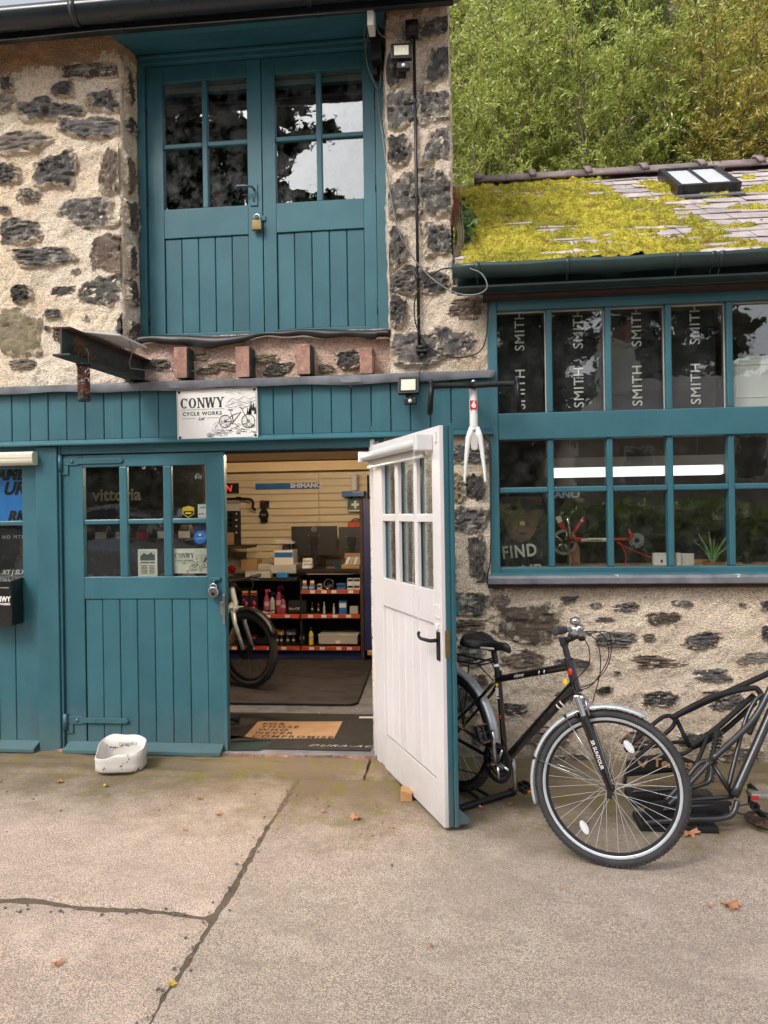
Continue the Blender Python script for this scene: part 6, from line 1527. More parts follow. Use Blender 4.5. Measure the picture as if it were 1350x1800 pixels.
for k in range(14):
    p = W(1262 - k * 1.3, 1290 + k * 6.5, Yb - .02)
    for i in range(3): tb_.box(p[0] + i * .018 - .02, p[0] + i * .018 - .008, Yb - .03, Yb - .01, p[2], p[2] + .012)
tb_.obj('rubber_pad', 'rubber', C2)
# loose crankset and pedal on the ground beside the carriers
CK = thing('crankset', 'dirty crankset with a pedal lying on the ground beside the carriers', 'crankset', tuple(G(1335, 1455)))
cpt = Vector(G(1345, 1452)); cpt.z = .025
def tring(c_, r0, r1, t0, t1, nm, mt, n=48): B().lathe([(r0, t0), (r1, t0), (r1, t1), (r0, t1), (r0, t0)], c_, (0.05, -.1, 1), n).obj(nm, mt, CK, 'auto')
tring(cpt, .085, .098, 0, .004, 'chainring', 'darkst'); tring(cpt, .062, .074, .008, .012, 'chainring', 'rust')
for k in range(5): a_ = k * 1.2566 + .3; B().tube([cpt + Vector((.02 * math.cos(a_), .02 * math.sin(a_), .008)), cpt + Vector((.09 * math.cos(a_), .09 * math.sin(a_), .004))], .008, 8).obj('spider_arm', 'rust', CK, True)
B().tube([cpt + Vector((0, 0, .015)), cpt + Vector((-.06, .03, .08)), cpt + Vector((-.05, .06, .165))], [.016, .013, .014], 10).obj('crank_arm', 'darkst', CK, True); B().lathe([(.008, -.01), (.022, -.01), (.022, .012), (.008, .012)], cpt + Vector((-.05, .0, .075)), (0, -1, .2), 16).obj('crank_boss', 'darkst', CK, 'auto')
pc = Vector(W(1335, 1395, -.84)); B().box(pc.x - .055, pc.x + .05, pc.y - .04, pc.y + .04, pc.z - .012, pc.z + .012).obj('pedal', 'alu', CK, bevel=.005); B().box(pc.x - .058, pc.x - .02, pc.y - .044, pc.y - .0405, pc.z - .018, pc.z + .002).obj('pedal_reflector', 'red', CK); B().tube([pc, cpt + Vector((-.05, .06, .165))], .010, 8).obj('pedal_axle', 'darkst', CK)
ptube(CK, [(1320, 1412), (1290, 1420), (1300, 1430), (1350, 1440)], .004, 'cable_k', 'trailing_cable', -.9)


# ------------------------------------------------------------ shop interior
FZ = .044
fl = B().box(-4.3, 3.6, .24, 4.2, -.02, .036).obj('floor', 'lead'); fl['kind'] = 'structure'
IW = bpy.data.objects.new('interior_walls', None); COL.objects.link(IW); IW['kind'] = 'structure'
B().box(-4.3, -4.2, .2, 4.2, 0, 2.4).obj('side_wall', 'slat', IW); B().box(-.14, -.02, .3, 4.2, 0, 3.3).obj('partition_wall', 'intw', IW); B().box(-4.3, -.1, 3.94, 4.1, 0, 2.5).obj('back_wall', 'slat', IW)
B().box(0, 3.6, 3.2, 3.3, 0, 3.3).obj('back_wall', 'intw', IW); B().box(3.5, 3.6, .2, 3.3, 0, 3.3).obj('side_wall', 'intw', IW)
cl = B().box(-4.3, -.1, .12, 4.1, 2.265, 2.35).obj('ceiling', 'ceil'); cl['kind'] = 'structure'
cl = B().box(-.02, 3.6, .1, 3.3, 3.08, 3.12).obj('ceiling', 'intw'); cl['kind'] = 'structure'
SW = thing('slatwall', 'cream grooved slatwall boards across the back of the shop', 'wall', (-2, 3.92, .9))
for k in range(14):
    z1 = 2.13 - k * .0865
    for a_, b_ in ((-4.1, -1.70), (-1.696, -.15)): B().box(a_, b_, 3.90, 3.925, z1 - .079, z1).obj('slat', 'slat', SW, bevel=.002)
SH = thing('high_shelf', 'long cream shelf board above the slatwall', 'shelf', (-2, 3.8, 2.14)); B().box(-4.1, -.15, 3.62, 3.64, 2.135, 2.245).obj('front_board', 'ceil', SH, bevel=.003); B().box(-4.1, -.15, 3.642, 3.9, 2.20, 2.22).obj('shelf_board', 'ceil', SH)
for x_ in (-3.0, -2.45, -1.5): B().prism([(3.65, 2.198), (3.88, 2.198), (3.88, 2.13)], x_, x_ + .02, 'X').obj('bracket', 'wplas', SH)


def emis(name, col, st):
    k = NT(name); e = k.n('Emission', Strength=st); e.inputs[0].default_value = col; k.l(e.outputs[0], k.out.inputs[0]); k.t.nodes.remove(k.b); return k.m


MT['lampw'] = emis('warm_diffuser', (1, .80, .57, 1), 130.0); MT['lampc'] = emis('cool_diffuser', (.86, .95, 1, 1), 1.2)
SL = thing('strip_light', 'warm ceiling strip light lighting the shop interior', 'light', (-1.5, 1.25, 2.2)); B().box(-2.04, -2.0, 1.23, 1.27, 2.2, 2.264).box(-.68, -.64, 1.23, 1.27, 2.2, 2.264).obj('base', 'wplas', SL); B().cyl((-2.0, 1.25, 2.202), (-.68, 1.25, 2.202), .016, 12).obj('tube', 'lampw', SL, True)


def wbox(px0, py0, px1, py1, Y, d, name=None, mat=None, t=None, bev=.002):
    """box whose front face fills a surveyed rectangle on the plane Y, going d back"""
    a_, b_ = W(px0, py1, Y), W(px1, py0, Y); z0, z1 = min(a_[2], b_[2]), max(a_[2], b_[2])
    b = B().box(a_[0], b_[0], Y, Y + d, z0, z1)
    return b.obj(name, mat, t, bevel=bev) if name else (b, a_[0], b_[0], z0, z1)


def wthing(name, label, cat, px, py, Y, group=None): return thing(name, label, cat, tuple(W(px, py, Y)), group)


t = wthing('brand_sign', 'long blue sign with white lettering on the slatwall', 'sign', 505, 861, 3.88); wbox(449, 848, 561, 861, 3.885, .014, 'board', 'blue', t); text('lettering', 'SHIMANO', .075, 'paper', t, W(538, 853.5, 3.88), bold=.003, sx=1.15)
t = wthing('open_sign', 'black sign with red lettering behind the closed door edge', 'sign', 400, 868, 3.88); wbox(378, 849, 419, 868, 3.88, .018, 'board', 'blackm', t); MT['neon'] = emis('red_neon', (1, .06, .03, 1), .5); text('lettering', 'OPEN', .10, 'neon', t, W(407, 859, 3.876), align='RIGHT', shear=.2, bold=.003)
t = wthing('small_shelf', 'small blue display shelf on the slatwall', 'shelf', 620, 873, 3.7); wbox(601, 863, 640, 873, 3.72, .17, 'tray', 'blue', t); text('lettering', 'SHIMANO', .03, 'paper', t, W(630, 865, 3.715))
t = wthing('paper_roll', 'white paper roll standing on the small blue shelf', 'roll', 623, 862, 3.8); c_ = W(623, 862, 3.8); B().cyl(c_, c_ + Vector((0, 0, .185)), .042, 18).obj('roll', 'paper', t, 'auto'); B().cyl(c_ + Vector((0, 0, .185)), c_ + Vector((0, 0, .187)), .016, 12).obj('core', 'cardb', t)
t = wthing('first_aid_box', 'green first aid box with white cross on the slatwall', 'first aid box', 624, 900, 3.8); _, x0, x1, z0, z1 = wbox(611, 877, 638, 900, 3.8, .09); B().box(x0, x1, 3.8, 3.89, z0, z1).obj('case', 'green', t, bevel=.012); xc, zc = (x0 + x1) / 2, (z0 + z1) / 2 + .01; B().box(xc - .045, xc + .045, 3.797, 3.799, zc - .014, zc + .014).box(xc - .014, xc + .014, 3.7965, 3.7985, zc - .045, zc + .045).obj('cross', 'paper', t); B().tube(curve([(xc - .06, 3.84, z1), (xc - .03, 3.84, z1 + .035), (xc + .03, 3.84, z1 + .035), (xc + .06, 3.84, z1)], 5), .008, 8).obj('handle', 'black', t, True); B().box(x0 + .01, x1 - .01, 3.798, 3.7995, z0 + .006, z0 + .024).obj('label', 'paper', t)
t = wthing('carry_case', 'orange carry case with black handle beside the monitors', 'case', 625, 928, 3.8); _, x0, x1, z0, z1 = wbox(611, 917, 640, 929, 3.78, .1); B().box(x0, x1, 3.78, 3.88, z0, z1).obj('case', 'orange', t, bevel=.015); B().tube(curve([((x0 + x1) / 2 - .06, 3.83, z1), ((x0 + x1) / 2 - .03, 3.83, z1 + .03), ((x0 + x1) / 2 + .03, 3.83, z1 + .03), ((x0 + x1) / 2 + .07, 3.83, z1)], 5), .007, 8).obj('handle', 'black', t, True)
B().box(x0 - .01, x1, 3.80, 3.9, z0 - .02, z0).obj('hook_shelf', 'wplas', t)
t = wthing('glove', 'pair of black gloves hanging on the slatwall', 'glove', 464, 920, 3.85); c_ = Vector(W(464, 905, 3.85))
B().ball(c_, .06, 14, 10, (.95, .45, 1.35)).obj('palm', 'glove', t, True); wbox(457, 880, 472, 892, 3.83, .03, 'card', 'blackm', t); wbox(458, 879, 465, 883, 3.826, .003, 'label', 'red', t)
for k, (dx, dz) in enumerate(((-.055, -.02), (-.03, -.085), (-.008, -.10), (.016, -.098), (.038, -.08))): B().tube([c_ + Vector((dx * .6, 0, dz * .4)), c_ + Vector((dx, -.01, dz))], [.017, .012], 8).obj('finger', 'glove', t, True)
text('lettering', 'FOX', .03, 'boxg', t, c_ + Vector((0, -.03, .0)))
t = wthing('drop_handlebar', 'black taped drop handlebar fixed to the slatwall', 'handlebar', 430, 890, 3.75); B().tube(curve([Vector(W(*q)) for q in ((395, 877, 3.8), (425, 877, 3.75), (440, 878, 3.72), (445, 884, 3.70), (444, 892, 3.72), (449, 896, 3.76))], 6), .016, 10).obj('bar', 'blackm', t, True); B().tube([W(416, 876, 3.77), W(423, 877, 3.75)], .024, 10).obj('clamp', 'black', t)
t = wthing('packaged_part', 'tall black and white packaged part behind the closed door edge', 'package', 405, 960, 3.6); wbox(390, 898, 421, 961, 3.6, .05, 'pack', 'blackm', t); wbox(390, 880, 421, 898, 3.598, .03, 'header_card', 'boxg', t); text('lettering', 'MADISON', .04, 'blackm', t, W(409, 884, 3.595)); wbox(394, 936, 411, 958, 3.585, .014, 'label', 'cardb', t)
for k in range(4): B().ball(W(415.5, 903 + k * 11, 3.597), .012, 8, 5, (1, .2, 1)).obj('print', 'boxg', t)
for k in range(3): B().ball(W(405, 905 + k * 9, 3.595), .028, 10, 6, (1, .2, .7)).obj('part', 'blackg', t)
# display case
t = wthing('display_case', 'glass display case with dark wooden top behind the counter', 'display case', 410, 1030, 3.3); _, x0, x1, z0, z1 = wbox(370, 961, 434, 1040, 3.3, .35); B().box(x0, x1 + .01, 3.28, 3.66, z1 - .02, z1 + .005).obj('top', 'dwood', t); B().box(x1 - .006, x1, 3.3, 3.65, z0, z1 - .021).box(x0, x1 - .007, 3.3, 3.306, z0, z1 - .021).obj('glass_panel', 'gdoor', t); B().box(x0, x1 - .01, 3.31, 3.65, z0, z0 + .02).obj('base', 'cream', t)
t2 = wthing('ornament', 'red and grey patterned ornament inside the display case', 'ornament', 410, 1008, 3.45); B().ball(Vector(W(408, 1000, 3.45)), .05, 12, 8, (1, .5, 1)).obj('body', 'red', t2, True)
for k in range(9): a_ = R(20 + 17 * k); p = Vector(W(408, 1000, 3.45)); B().tube([p, p + Vector((.13 * math.cos(a_), 0, .13 * math.sin(a_)))], [.012, .004], 5).obj('spike', 'boxg', t2)
# counter with shelving
CT = thing('shop_counter', 'black counter shelving with orange price rails', 'shelving', (-1.75, 3.3, FZ))
xl, xm, xr_ = -2.62, float(W(528, 1083, 3.1)[0]), float(W(634, 1083, 3.1)[0])
B().box(xl, xr_, 3.52, 3.55, FZ, .93).obj('back_panel', 'blackm', CT); B().box(xr_, xr_ + .045, 3.08, 3.55, FZ, 1.03).obj('end_panel', 'dwood', CT, bevel=.003); B().box(xm - .008, xm + .008, 3.13, 3.52, FZ, .92).obj('divider', 'blackm', CT)
B().box(xm - .02, xr_ + .04, 3.06, 3.56, .995, 1.03).obj('counter_top', 'blackm', CT, bevel=.004); B().box(xl, xm - .02, 3.04, 3.56, .905, .94).obj('counter_top', 'blackm', CT, bevel=.004)
B().box(xl, xr_, 3.15, 3.52, FZ, .12).obj('plinth', 'navy', CT)
for x0, x1, zs in ((xm + .01, xr_ - .01, (.782, .516, .165)), (xl, xm - .012, (.516, .165))):
    for z_ in zs:
        B().box(x0, x1, 3.12, 3.52, z_ - .02, z_ + .004).obj('shelf', 'blackm', CT); B().box(x0, x1, 3.098, 3.117, z_ - .024, z_ + .022).obj('price_rail', 'shelfor', CT, bevel=.002)
        q = random.Random(int(z_ * 1000 + x0 * 10))
        for k in range(4): xx = x0 + (x1 - x0) * (.08 + .22 * k + q.uniform(0, .08)); B().box(xx, xx + .055, 3.095, 3.0975, z_ - .016, z_ + .014).obj('price_label', 'paper', CT)
pk = {'box': 0}


def pbox(px0, py0, px1, py1, mat, label, Y=3.16, d=.1, band=None, name='product_box', cat='box', txt=None, grp='boxes on the counter shelves'):
    t = wthing(name, label, cat, (px0 + px1) / 2, py1, Y, grp); wbox(px0, py0, px1, py1, Y, d, 'carton', mat, t, .003)
    if band: wbox(px0 + .5, py0 + (py1 - py0) * .15, px1 - .5, py0 + (py1 - py0) * .5, Y - .0015, .001, 'printed_band', band, t, 0)
    if txt: text('lettering', txt, .03, 'paper', t, W((px0 + px1) / 2, (py0 + py1) / 2, Y - .003))
    return t


pbox(530, 1030, 541, 1038, 'blue', 'blue carton at the start of the top counter shelf', band='boxg'); pbox(543, 1030, 553, 1038, 'blue', 'second blue carton on the top counter shelf', band='boxg'); pbox(557.5, 1027, 564.5, 1038, 'boxg', 'small grey carton on the top counter shelf', band='blackm'); pbox(592, 1026, 607, 1038, 'blue', 'blue carton beside the white twin cartons on the top shelf', band='navy')
pbox(610.5, 1028, 621, 1038.5, 'paper', 'white carton at the bottom of the twin stack', band='blackm'); pbox(622, 1028, 632.5, 1038.5, 'paper', 'white carton at the bottom corner next to the end panel', band='blackm'); pbox(610.5, 1016.5, 621, 1027.5, 'paper', 'white carton stacked on top beside the jar', band='darkst'); pbox(622, 1016.5, 632.5, 1027.5, 'paper', 'white carton stacked on top next to the end panel', band='darkst')
pbox(532, 1020, 538.5, 1029.5, 'cardb', 'tiny printed packet standing on the first blue carton', band='paper', d=.03); pbox(545, 1020, 552, 1029.5, 'cardb', 'tiny printed packet standing on the second blue carton', band='paper', d=.03)
t = wthing('glass_jar', 'round glass jar lying open on the top counter shelf', 'jar', 578, 1038, 3.25, None); c_ = Vector(W(578, 1026, 3.2)); B().ring(c_, (0, -1, .15), .048, [(0, -.006), (.007, -.006), (.007, .006), (0, .006)], 28).obj('rim', 'steel', t, True); B().lathe([(.045, 0), (.058, .02), (.06, .09), (.05, .12), (.001, .125)], c_, (0, 1, -.1), 24).obj('jar', 'gdoor', t, True)
for k in range(24): rq = random.Random(k); B().ball(c_ + Vector((rq.uniform(-.04, .04), rq.uniform(.03, .09), rq.uniform(-.05, -.02))), .009, 6, 4).obj('small_part', 'alu', t)


def bottle(px, py0, py1, r, mat, label, capm='pink', Y=3.2, trig=False, grp='cleaner bottles on the counter shelves'):
    t = wthing('bottle', label, 'bottle', px, py1, Y, grp); z0 = float(W(px, py1, Y)[2]); h = float(W(px, py0, Y)[2]) - z0; x = float(W(px, py1, Y)[0])
    B().lathe([(.001, 0), (r, 0), (r * 1.02, h * .06), (r, h * .6), (r * .45, h * .76), (r * .4, h * .82)], (x, Y, z0), 'Z', 18).obj('body', mat, t, 'auto'); B().cyl((x, Y, z0 + h * .8), (x, Y, z0 + h), r * .5, 10).obj('cap', capm, t, True)
    if trig: B().tube([(x, Y, z0 + h * .95), (x + r * .9, Y - .01, z0 + h), (x + r * 1.4, Y - .02, z0 + h * .9)], r * .3, 6).obj('trigger', capm, t)
    B().lathe([(r * 1.01, h * .15), (r * 1.01, h * .5)], (x, Y, z0), 'Z', 18).obj('label', 'boxg', t, True)


MT['pinkliq'] = pm('pink_cleaner', L(170, 60, 104), .3, L(150, 48, 90), 8)
bottle(469, 1036, 1079, .032, 'pinkliq', 'pink spray bottle at the left of the middle shelf', trig=True); bottle(479, 1042, 1079, .028, 'boxg', 'pale spray bottle between the pink bottles', 'blackm', trig=True); bottle(491, 1030, 1079, .038, 'pinkliq', 'large pink cleaner bottle on the middle shelf', trig=True, Y=3.25); bottle(498, 1046, 1079, .03, 'pinkliq', 'dark pink cleaner bottle beside the large one', 'blackm')
for k, (c1, px) in enumerate((('green', 549), ('pink', 560), ('boxg', 570), ('boxg', 587))): bottle(px, 1058 + (k % 2) * 3, 1079, .013, 'black' if k < 2 else 'boxg', ('small tube with green cap on the middle shelf', 'small tube with pink cap on the middle shelf', 'slim silver tube on the middle shelf', 'squat silver pot on the middle shelf')[k], c1)
pbox(596, 1057, 609, 1079, 'blue', 'blue hanging pack on the middle shelf', band='paper'); pbox(507, 1056, 538, 1077, 'blackm', 'black carton with outlined lettering on the middle shelf'); text('lettering', 'Muc-Off', .035, 'boxg', t, W(517, 1070, 3.155), bold=.001); pbox(461, 1073, 484, 1080, 'blackm', 'black display tray with white lettering on the middle shelf', Y=3.13, d=.06); text('lettering', 'Muc-Off', .04, 'paper', t, W(472, 1076.5, 3.126), bold=.001); pbox(615, 1066, 629, 1079, 'boxg', 'clear bag of fittings near the end panel', d=.05)
q = random.Random(6)
for k, px in enumerate((431, 446)):
    t = wthing('blister_pack', ('black blister pack with pink parts, nearer the electric bike', 'black blister pack with pink parts, nearer the bottles')[k], 'package', px, 1078, 3.2); wbox(px - 6.5, 1036, px + 6.5, 1079, 3.2, .02, 'card', 'blackm', t); wbox(px - 5, 1039, px + 5, 1042, 3.197, .002, 'print', 'yellow', t)
    wbox(px - 5.5, 1044, px + 5.5, 1046, 3.197, .002, 'print', 'pink', t)
    for i in range(7): B().ball(W(px + q.uniform(-4, 4), q.uniform(1055, 1075), 3.195), q.uniform(.008, .02), 8, 5, (1, .3, 1)).obj('pink_part', 'pink', t)
for k, (px, m_) in enumerate(((476, 'red'), (487, 'yellow'), (495, 'yellow'), (506, 'skyblue'), (516, 'skyblue'))): bottle(px, 1112, 1134, .018, 'blackm', ('short black tube with red cap on the bottom shelf', 'short black tube with yellow cap on the bottom shelf', 'second black tube with yellow cap on the bottom shelf', 'short black tube with blue cap on the bottom shelf', 'last black tube with blue cap on the bottom shelf')[k], m_)
for k, (px, m_) in enumerate(((475, 'red'), (491, 'yellow'), (511, 'skyblue'))): pbox(px - 8, 1107, px + 8, 1116, 'cardb', ('cardboard tray with red flashes on the bottom shelf', 'cardboard tray with yellow flashes on the bottom shelf', 'cardboard tray with blue flashes on the bottom shelf')[k], Y=3.3, d=.1, band=m_)
bottle(531, 1104, 1133, .026, 'blackm', 'black aerosol can at the start of the bottom right shelf', 'blackm'); bottle(547, 1102, 1133, .026, 'yellow', 'black and yellow aerosol can on the bottom right shelf', 'blackm')
t = wthing('storage_box', 'long grey lidded box on the bottom counter shelf', 'box', 594, 1132, 3.14); wbox(560, 1118, 628, 1132, 3.14, .3, 'box', 'boxg', t, .004); wbox(559, 1115.5, 629, 1118.5, 3.135, .31, 'lid', 'boxg', t, .003); wbox(590, 1126, 598, 1131, 3.137, .002, 'label', 'paper', t)
pbox(438, 1118, 449, 1128, 'blackm', 'small black pack half hidden by the electric bike', band='pink'); pbox(452, 1122, 470, 1132, 'darkst', 'dull steel tin on the bottom shelf')
# things on the counter
Yk = 3.2
pbox(431, 1004.5, 475, 1020, 'boxg', 'flat grey carton at the counter edge by the electric bike', Y=3.08, d=.3, grp=None); pbox(476, 993, 520, 1008, 'boxg', 'wide grey carton under the blue and white carton', Y=3.15, d=.3, grp=None); pbox(482, 967, 515, 993, 'paper', 'blue and white carton stacked on the counter', Y=3.18, d=.22, band='blue', grp=None); pbox(486, 1007, 505, 1019, 'skyblue', 'bright blue carton under the stacked cartons', Y=3.1, d=.2, grp=None); pbox(496, 958, 508, 967, 'darkst', 'small dark block on top of the stacked cartons', Y=3.25, d=.1, grp=None); pbox(424, 983, 452, 1004, 'cardb', 'brown cardboard carton beside the display case', Y=3.3, d=.2, grp=None); pbox(452, 991, 478, 1005, 'boxg', 'plain grey carton behind the flat carton', Y=3.35, d=.2, grp=None)
t = wthing('till_printer', 'grey label gadget on top of the stacked cartons', 'gadget', 498, 957, 3.2); wbox(481, 951.5, 516, 956, 3.2, .12, 'tray', 'boxg', t); wbox(484, 949.5, 511, 951.5, 3.22, .08, 'lid', 'paper', t)


def monitor(px0, py0, px1, py1, label, Y, logo):
    t = wthing('monitor', label, 'monitor', (px0 + px1) / 2, 1000, Y); _, x0, x1, z0, z1 = wbox(px0, py0, px1, py1, Y, .03); B().box(x0, x1, Y, Y + .03, z0, z1).obj('case', 'black', t, bevel=.006); xc = (x0 + x1) / 2
    zc = float(W(600, 1001, Y)[2]); B().box(xc - .03, xc + .03, Y - .02, Y - .001, zc, (z0 + z1) / 2).obj('stand', 'blackm', t, bevel=.004); B().box(xc - .11, xc + .11, Y - .09, Y + .09, zc, zc + .012).obj('foot', 'blackm', t, bevel=.004); B().box(xc - .05, xc + .05, Y - .006, Y - .0005, (z0 + z1) / 2 - .05, (z0 + z1) / 2 + .05).obj('mount_plate', 'blackm', t)
    if logo: B().ring((xc, Y - .002, z1 - .035), (0, 1, 0), .023, [(0, -.001), (.004, -.001), (.004, .001), (0, .001)], 24).obj('logo', 'boxg', t); text('lettering', 'DELL', .018, 'boxg', t, (xc, Y - .002, z1 - .035), bold=.0005)
    for sx_ in (-.06, .06):
        for sz_ in (-.06, .06): B().ball((xc + sx_, Y - .001, (z0 + z1) / 2 + sz_), .004, 6, 4).obj('screw', 'boxg', t)


monitor(512.5, 924.5, 592, 977, 'black monitor with round silver logo seen from behind', 3.42, True); monitor(596, 926, 640, 978, 'second black monitor partly behind the blue panel', 3.40, False)
t = wthing('card_stand', 'white payment card stand in front of the monitor', 'stand', 541, 1001, 3.2); a_, b_ = W(531, 1001, 3.2), W(549, 981, 3.26); B().add([(a_[0], 3.2, a_[2]), (b_[0], 3.2, a_[2]), (b_[0], 3.26, b_[2]), (a_[0], 3.26, b_[2]), (a_[0], 3.32, a_[2]), (b_[0], 3.32, a_[2])], [(0, 1, 2, 3), (3, 2, 5, 4)]).obj('card', 'paper', t); text('lettering', 'Square', .03, 'blackm', t, W(540, 986, 3.238), (R(73), 0, 0))
for k in range(4): B().box(a_[0] + .02 + k * .024, a_[0] + .034 + k * .024, 3.212, 3.2165, a_[2] + .05, a_[2] + .06).obj('print', 'blackm', t)
t = wthing('battery_rack', 'cardboard counter rack holding four small packets', 'rack', 617, 1001, 3.15); wbox(600, 992, 632, 1001, 3.12, .14, 'tray', 'cardb', t); wbox(606, 972, 637, 985, 3.28, .01, 'back_card', 'cardb', t)
for k in range(4): a_ = Vector(W(605 + k * 7, 994, 3.12)); B().add([a_, a_ + Vector((.036, 0, 0)), a_ + Vector((.056, .12, .085)), a_ + Vector((.02, .12, .085))], [(0, 1, 2, 3)]).obj('packet', ('paper', 'boxg', 'paper', 'boxg')[k], t)
t = wthing('acrylic_holder', 'clear acrylic holder with orange cards on the counter', 'holder', 587, 1001, 3.15); wbox(573, 985, 598, 1000, 3.15, .004, 'front', 'gdoor', t); wbox(574, 996, 586, 1000.5, 3.2, .03, 'card', 'orange', t); wbox(588, 984, 599, 1000, 3.22, .004, 'back', 'gdoor', t)
B().tube(curve([Vector(W(*q)) for q in ((549, 985, 3.3), (556, 978, 3.35), (568, 982, 3.35), (575, 978, 3.4))], 6), .004, 6).obj('cable', 'black', t, True)
t = wthing('blue_panel', 'tall dark blue panel standing at the side of the shop counter', 'panel', 655, 1145, 3.0); _, x0, x1, z0, z1 = wbox(641.5, 876, 720, 1145, 3.0, .04); B().box(x0, x1, 3.0, 3.4, z0, z1).obj('panel', 'navy', t, bevel=.004); B().box(x0 - .035, x0 - .003, 2.99, 3.03, FZ, z1).obj('wooden_post', 'dwood', t); wbox(646, 1143, 660, 1152, 2.99, .05, 'foot', 'wood', t)
B().box(x0 - .06, x0 + .3, 3.86, 3.89, 1.75, 2.08).obj('dark_opening', 'blackm', t)
# rug, mat
n = 10; xr2, yn, yf, r_ = -.885, 1.225, 3.06, .09; rp = [(-3.4, yn)] + [(xr2 - r_ + r_ * math.sin(R(90 * k / n)), yn + r_ - r_ * math.cos(R(90 * k / n))) for k in range(n + 1)] + [(-.955, yf), (-3.4, yf)]


def rugm():
    k = NT('grey_pile_rug'); n_ = k.noise(3.2, 6, .6, co=k.stretch((1, 2.2, 1)), dist=.7); col = k.ramp(n_, (.40, L(34, 31, 34)), (.5, L(50, 46, 51)), (.62, L(56, 52, 57)))
    k.col(col); k.b.inputs['Roughness'].default_value = .95; k.bump(k.noise(200, 3), .5, .004); return k.m


MT['rug'] = rugm(); t = thing('rug', 'dark grey rug with brushed pile on the shop floor', 'rug', (-2, 2.1, FZ)); B().prism(rp, FZ, FZ + .009, 'Z').obj('pile', 'rug', t); B().tube([(p[0], p[1], FZ + .008) for p in rp], .005, 5, closed=True).obj('border', 'blackm', t)
t = thing('doormat', 'black printed doormat with brown slogan panel inside the doorway', 'doormat', (-1.5, .5, FZ)); B().box(-2.7, -.625, .075, .955, FZ, FZ + .006).obj('mat', 'blackm', t, bevel=.003); zt_ = FZ + .0068
gq = lambda px, py: tuple(G(px, py, zt_))
B().add([gq(454, 1268), gq(602, 1268), gq(587, 1298), gq(427, 1298)], [(0, 3, 2, 1)]).obj('panel_print', 'cardb', t)
for i, (px, py, s_) in enumerate(((462, 1272.2, 'FOR'), (459, 1277.2, 'THOSE'), (454, 1282.6, 'WHO'), (449, 1288, 'NEVER'), (443, 1294, 'COMPROMISE'))): p = G(px, py, zt_ + .0008); text('lettering', s_, .075, 'blackm', t, p, 'up', 'LEFT', space=1.32, bold=.0018, ext=.0002, sx=1.02)
p = G(541, 1310, zt_); text('lettering', 'DURA-ACE', .055, 'boxg', t, p, 'up', 'LEFT', shear=.5, space=1.2, ext=.0002, sx=1.6)
for P, m_ in ((((400, 1256), (440, 1254), (522, 1268), (470, 1268), (430, 1262), (400, 1263)), 'darkst'), (((400, 1280), (428, 1276), (452, 1268), (428, 1296), (400, 1300)), 'darkst'), (((400, 1304), (485, 1300), (462, 1313), (458, 1318), (400, 1318)), 'dteal'), (((400, 1292), (440, 1296), (480, 1301), (400, 1306)), 'dark'), (((632, 1259.5), (662, 1259.5), (662, 1262.5), (631, 1262.5)), 'boxg')):
    B().add([gq(*q) for q in P], [tuple(range(len(P)))]).obj('print', m_, t)
t = thing('foot_pump', 'black cylinder end lying just inside the doorway', 'cylinder', tuple(G(410, 1270, .05))); c_ = Vector(G(412, 1272, .05)); c_.z = .085; B().cyl(c_ + Vector((-.4, .02, 0)), c_, .018, 12).obj('shaft', 'black', t, 'auto'); B().cyl(c_, c_ + Vector((.04, -.002, 0)), .027, 14).obj('end_cap', 'blackm', t, 'auto'); B().cyl(c_ + Vector((-.3, .02, -.035)), c_ + Vector((-.3, .02, 0)), .02, 8).obj('foot', 'black', t)
B().box(c_.x - .3, c_.x + .0, c_.y + .08, c_.y + .14, FZ + .007, FZ + .02).obj('base_board', 'cardb', t)
# electric bike by the counter
cw = Vector(G(437, 1208, FZ + .01)); eb = thing('electric_bike', 'silver mountain bike with knobbly tyre standing on the rug', 'bicycle', (cw.x, cw.y, FZ + .01), rotz=R(-28))
h0 = Vector((0, 0, .352)); B().ring(h0, (0, 1, 0), .295, [(0, -.026), (.02, -.031), (.042, -.022), (.054, -.006), (.054, .006), (.042, .022), (.02, .031), (0, .026)], 60).obj('tyre', 'rubber', eb, True)
tr = B()
for k in range(60):
    for s_ in (-1, 0, 1): qb = B().box(-.008, .008, -.006, .006, -.002, .007).xf(Matrix.Translation(h0) @ Matrix.Rotation(2 * math.pi * (k + .5 * (s_ == 0)) / 60, 4, 'Y') @ Matrix.Translation((0, s_ * .018, .348 - abs(s_) * .006)) @ Matrix.Rotation(-s_ * .6, 4, 'X')); tr.add(qb.v, qb.f)
tr.obj('tread', 'rubber', eb); B().ring(h0, (0, 1, 0), .288, [(-.018, -.012), (.008, -.016), (.008, .016), (-.018, .012)], 48).obj('rim', 'black', eb, 'auto'); B().lathe([(.02, -.05), (.02, .05)], h0, 'Y', 14).obj('hub', 'black', eb); B().lathe([(.05, -.048), (.09, -.048), (.09, -.045), (.05, -.045), (.05, -.048)], h0, 'Y', 30).obj('disc_rotor', 'darkst', eb, 'auto')
for k in range(28): a_ = 2 * math.pi * k / 28; s_ = 1 if k % 2 else -1; B().tube([h0 + Vector((.02 * math.sin(a_ + s_), s_ * .04, .02 * math.cos(a_ + s_))), h0 + Vector((.28 * math.sin(a_), 0, .28 * math.cos(a_)))], .0012, 4, False).obj('spoke', 'black', eb)
gv_ = []
for i in range(21):
    a_ = R(-52 + 118 * i / 20)
    for q_, dr in ((-.04, -.014), (-.028, 0), (0, .008), (.028, 0), (.04, -.014)): gv_.append(h0 + Vector((math.sin(a_) * (.375 + dr), q_, math.cos(a_) * (.375 + dr))))
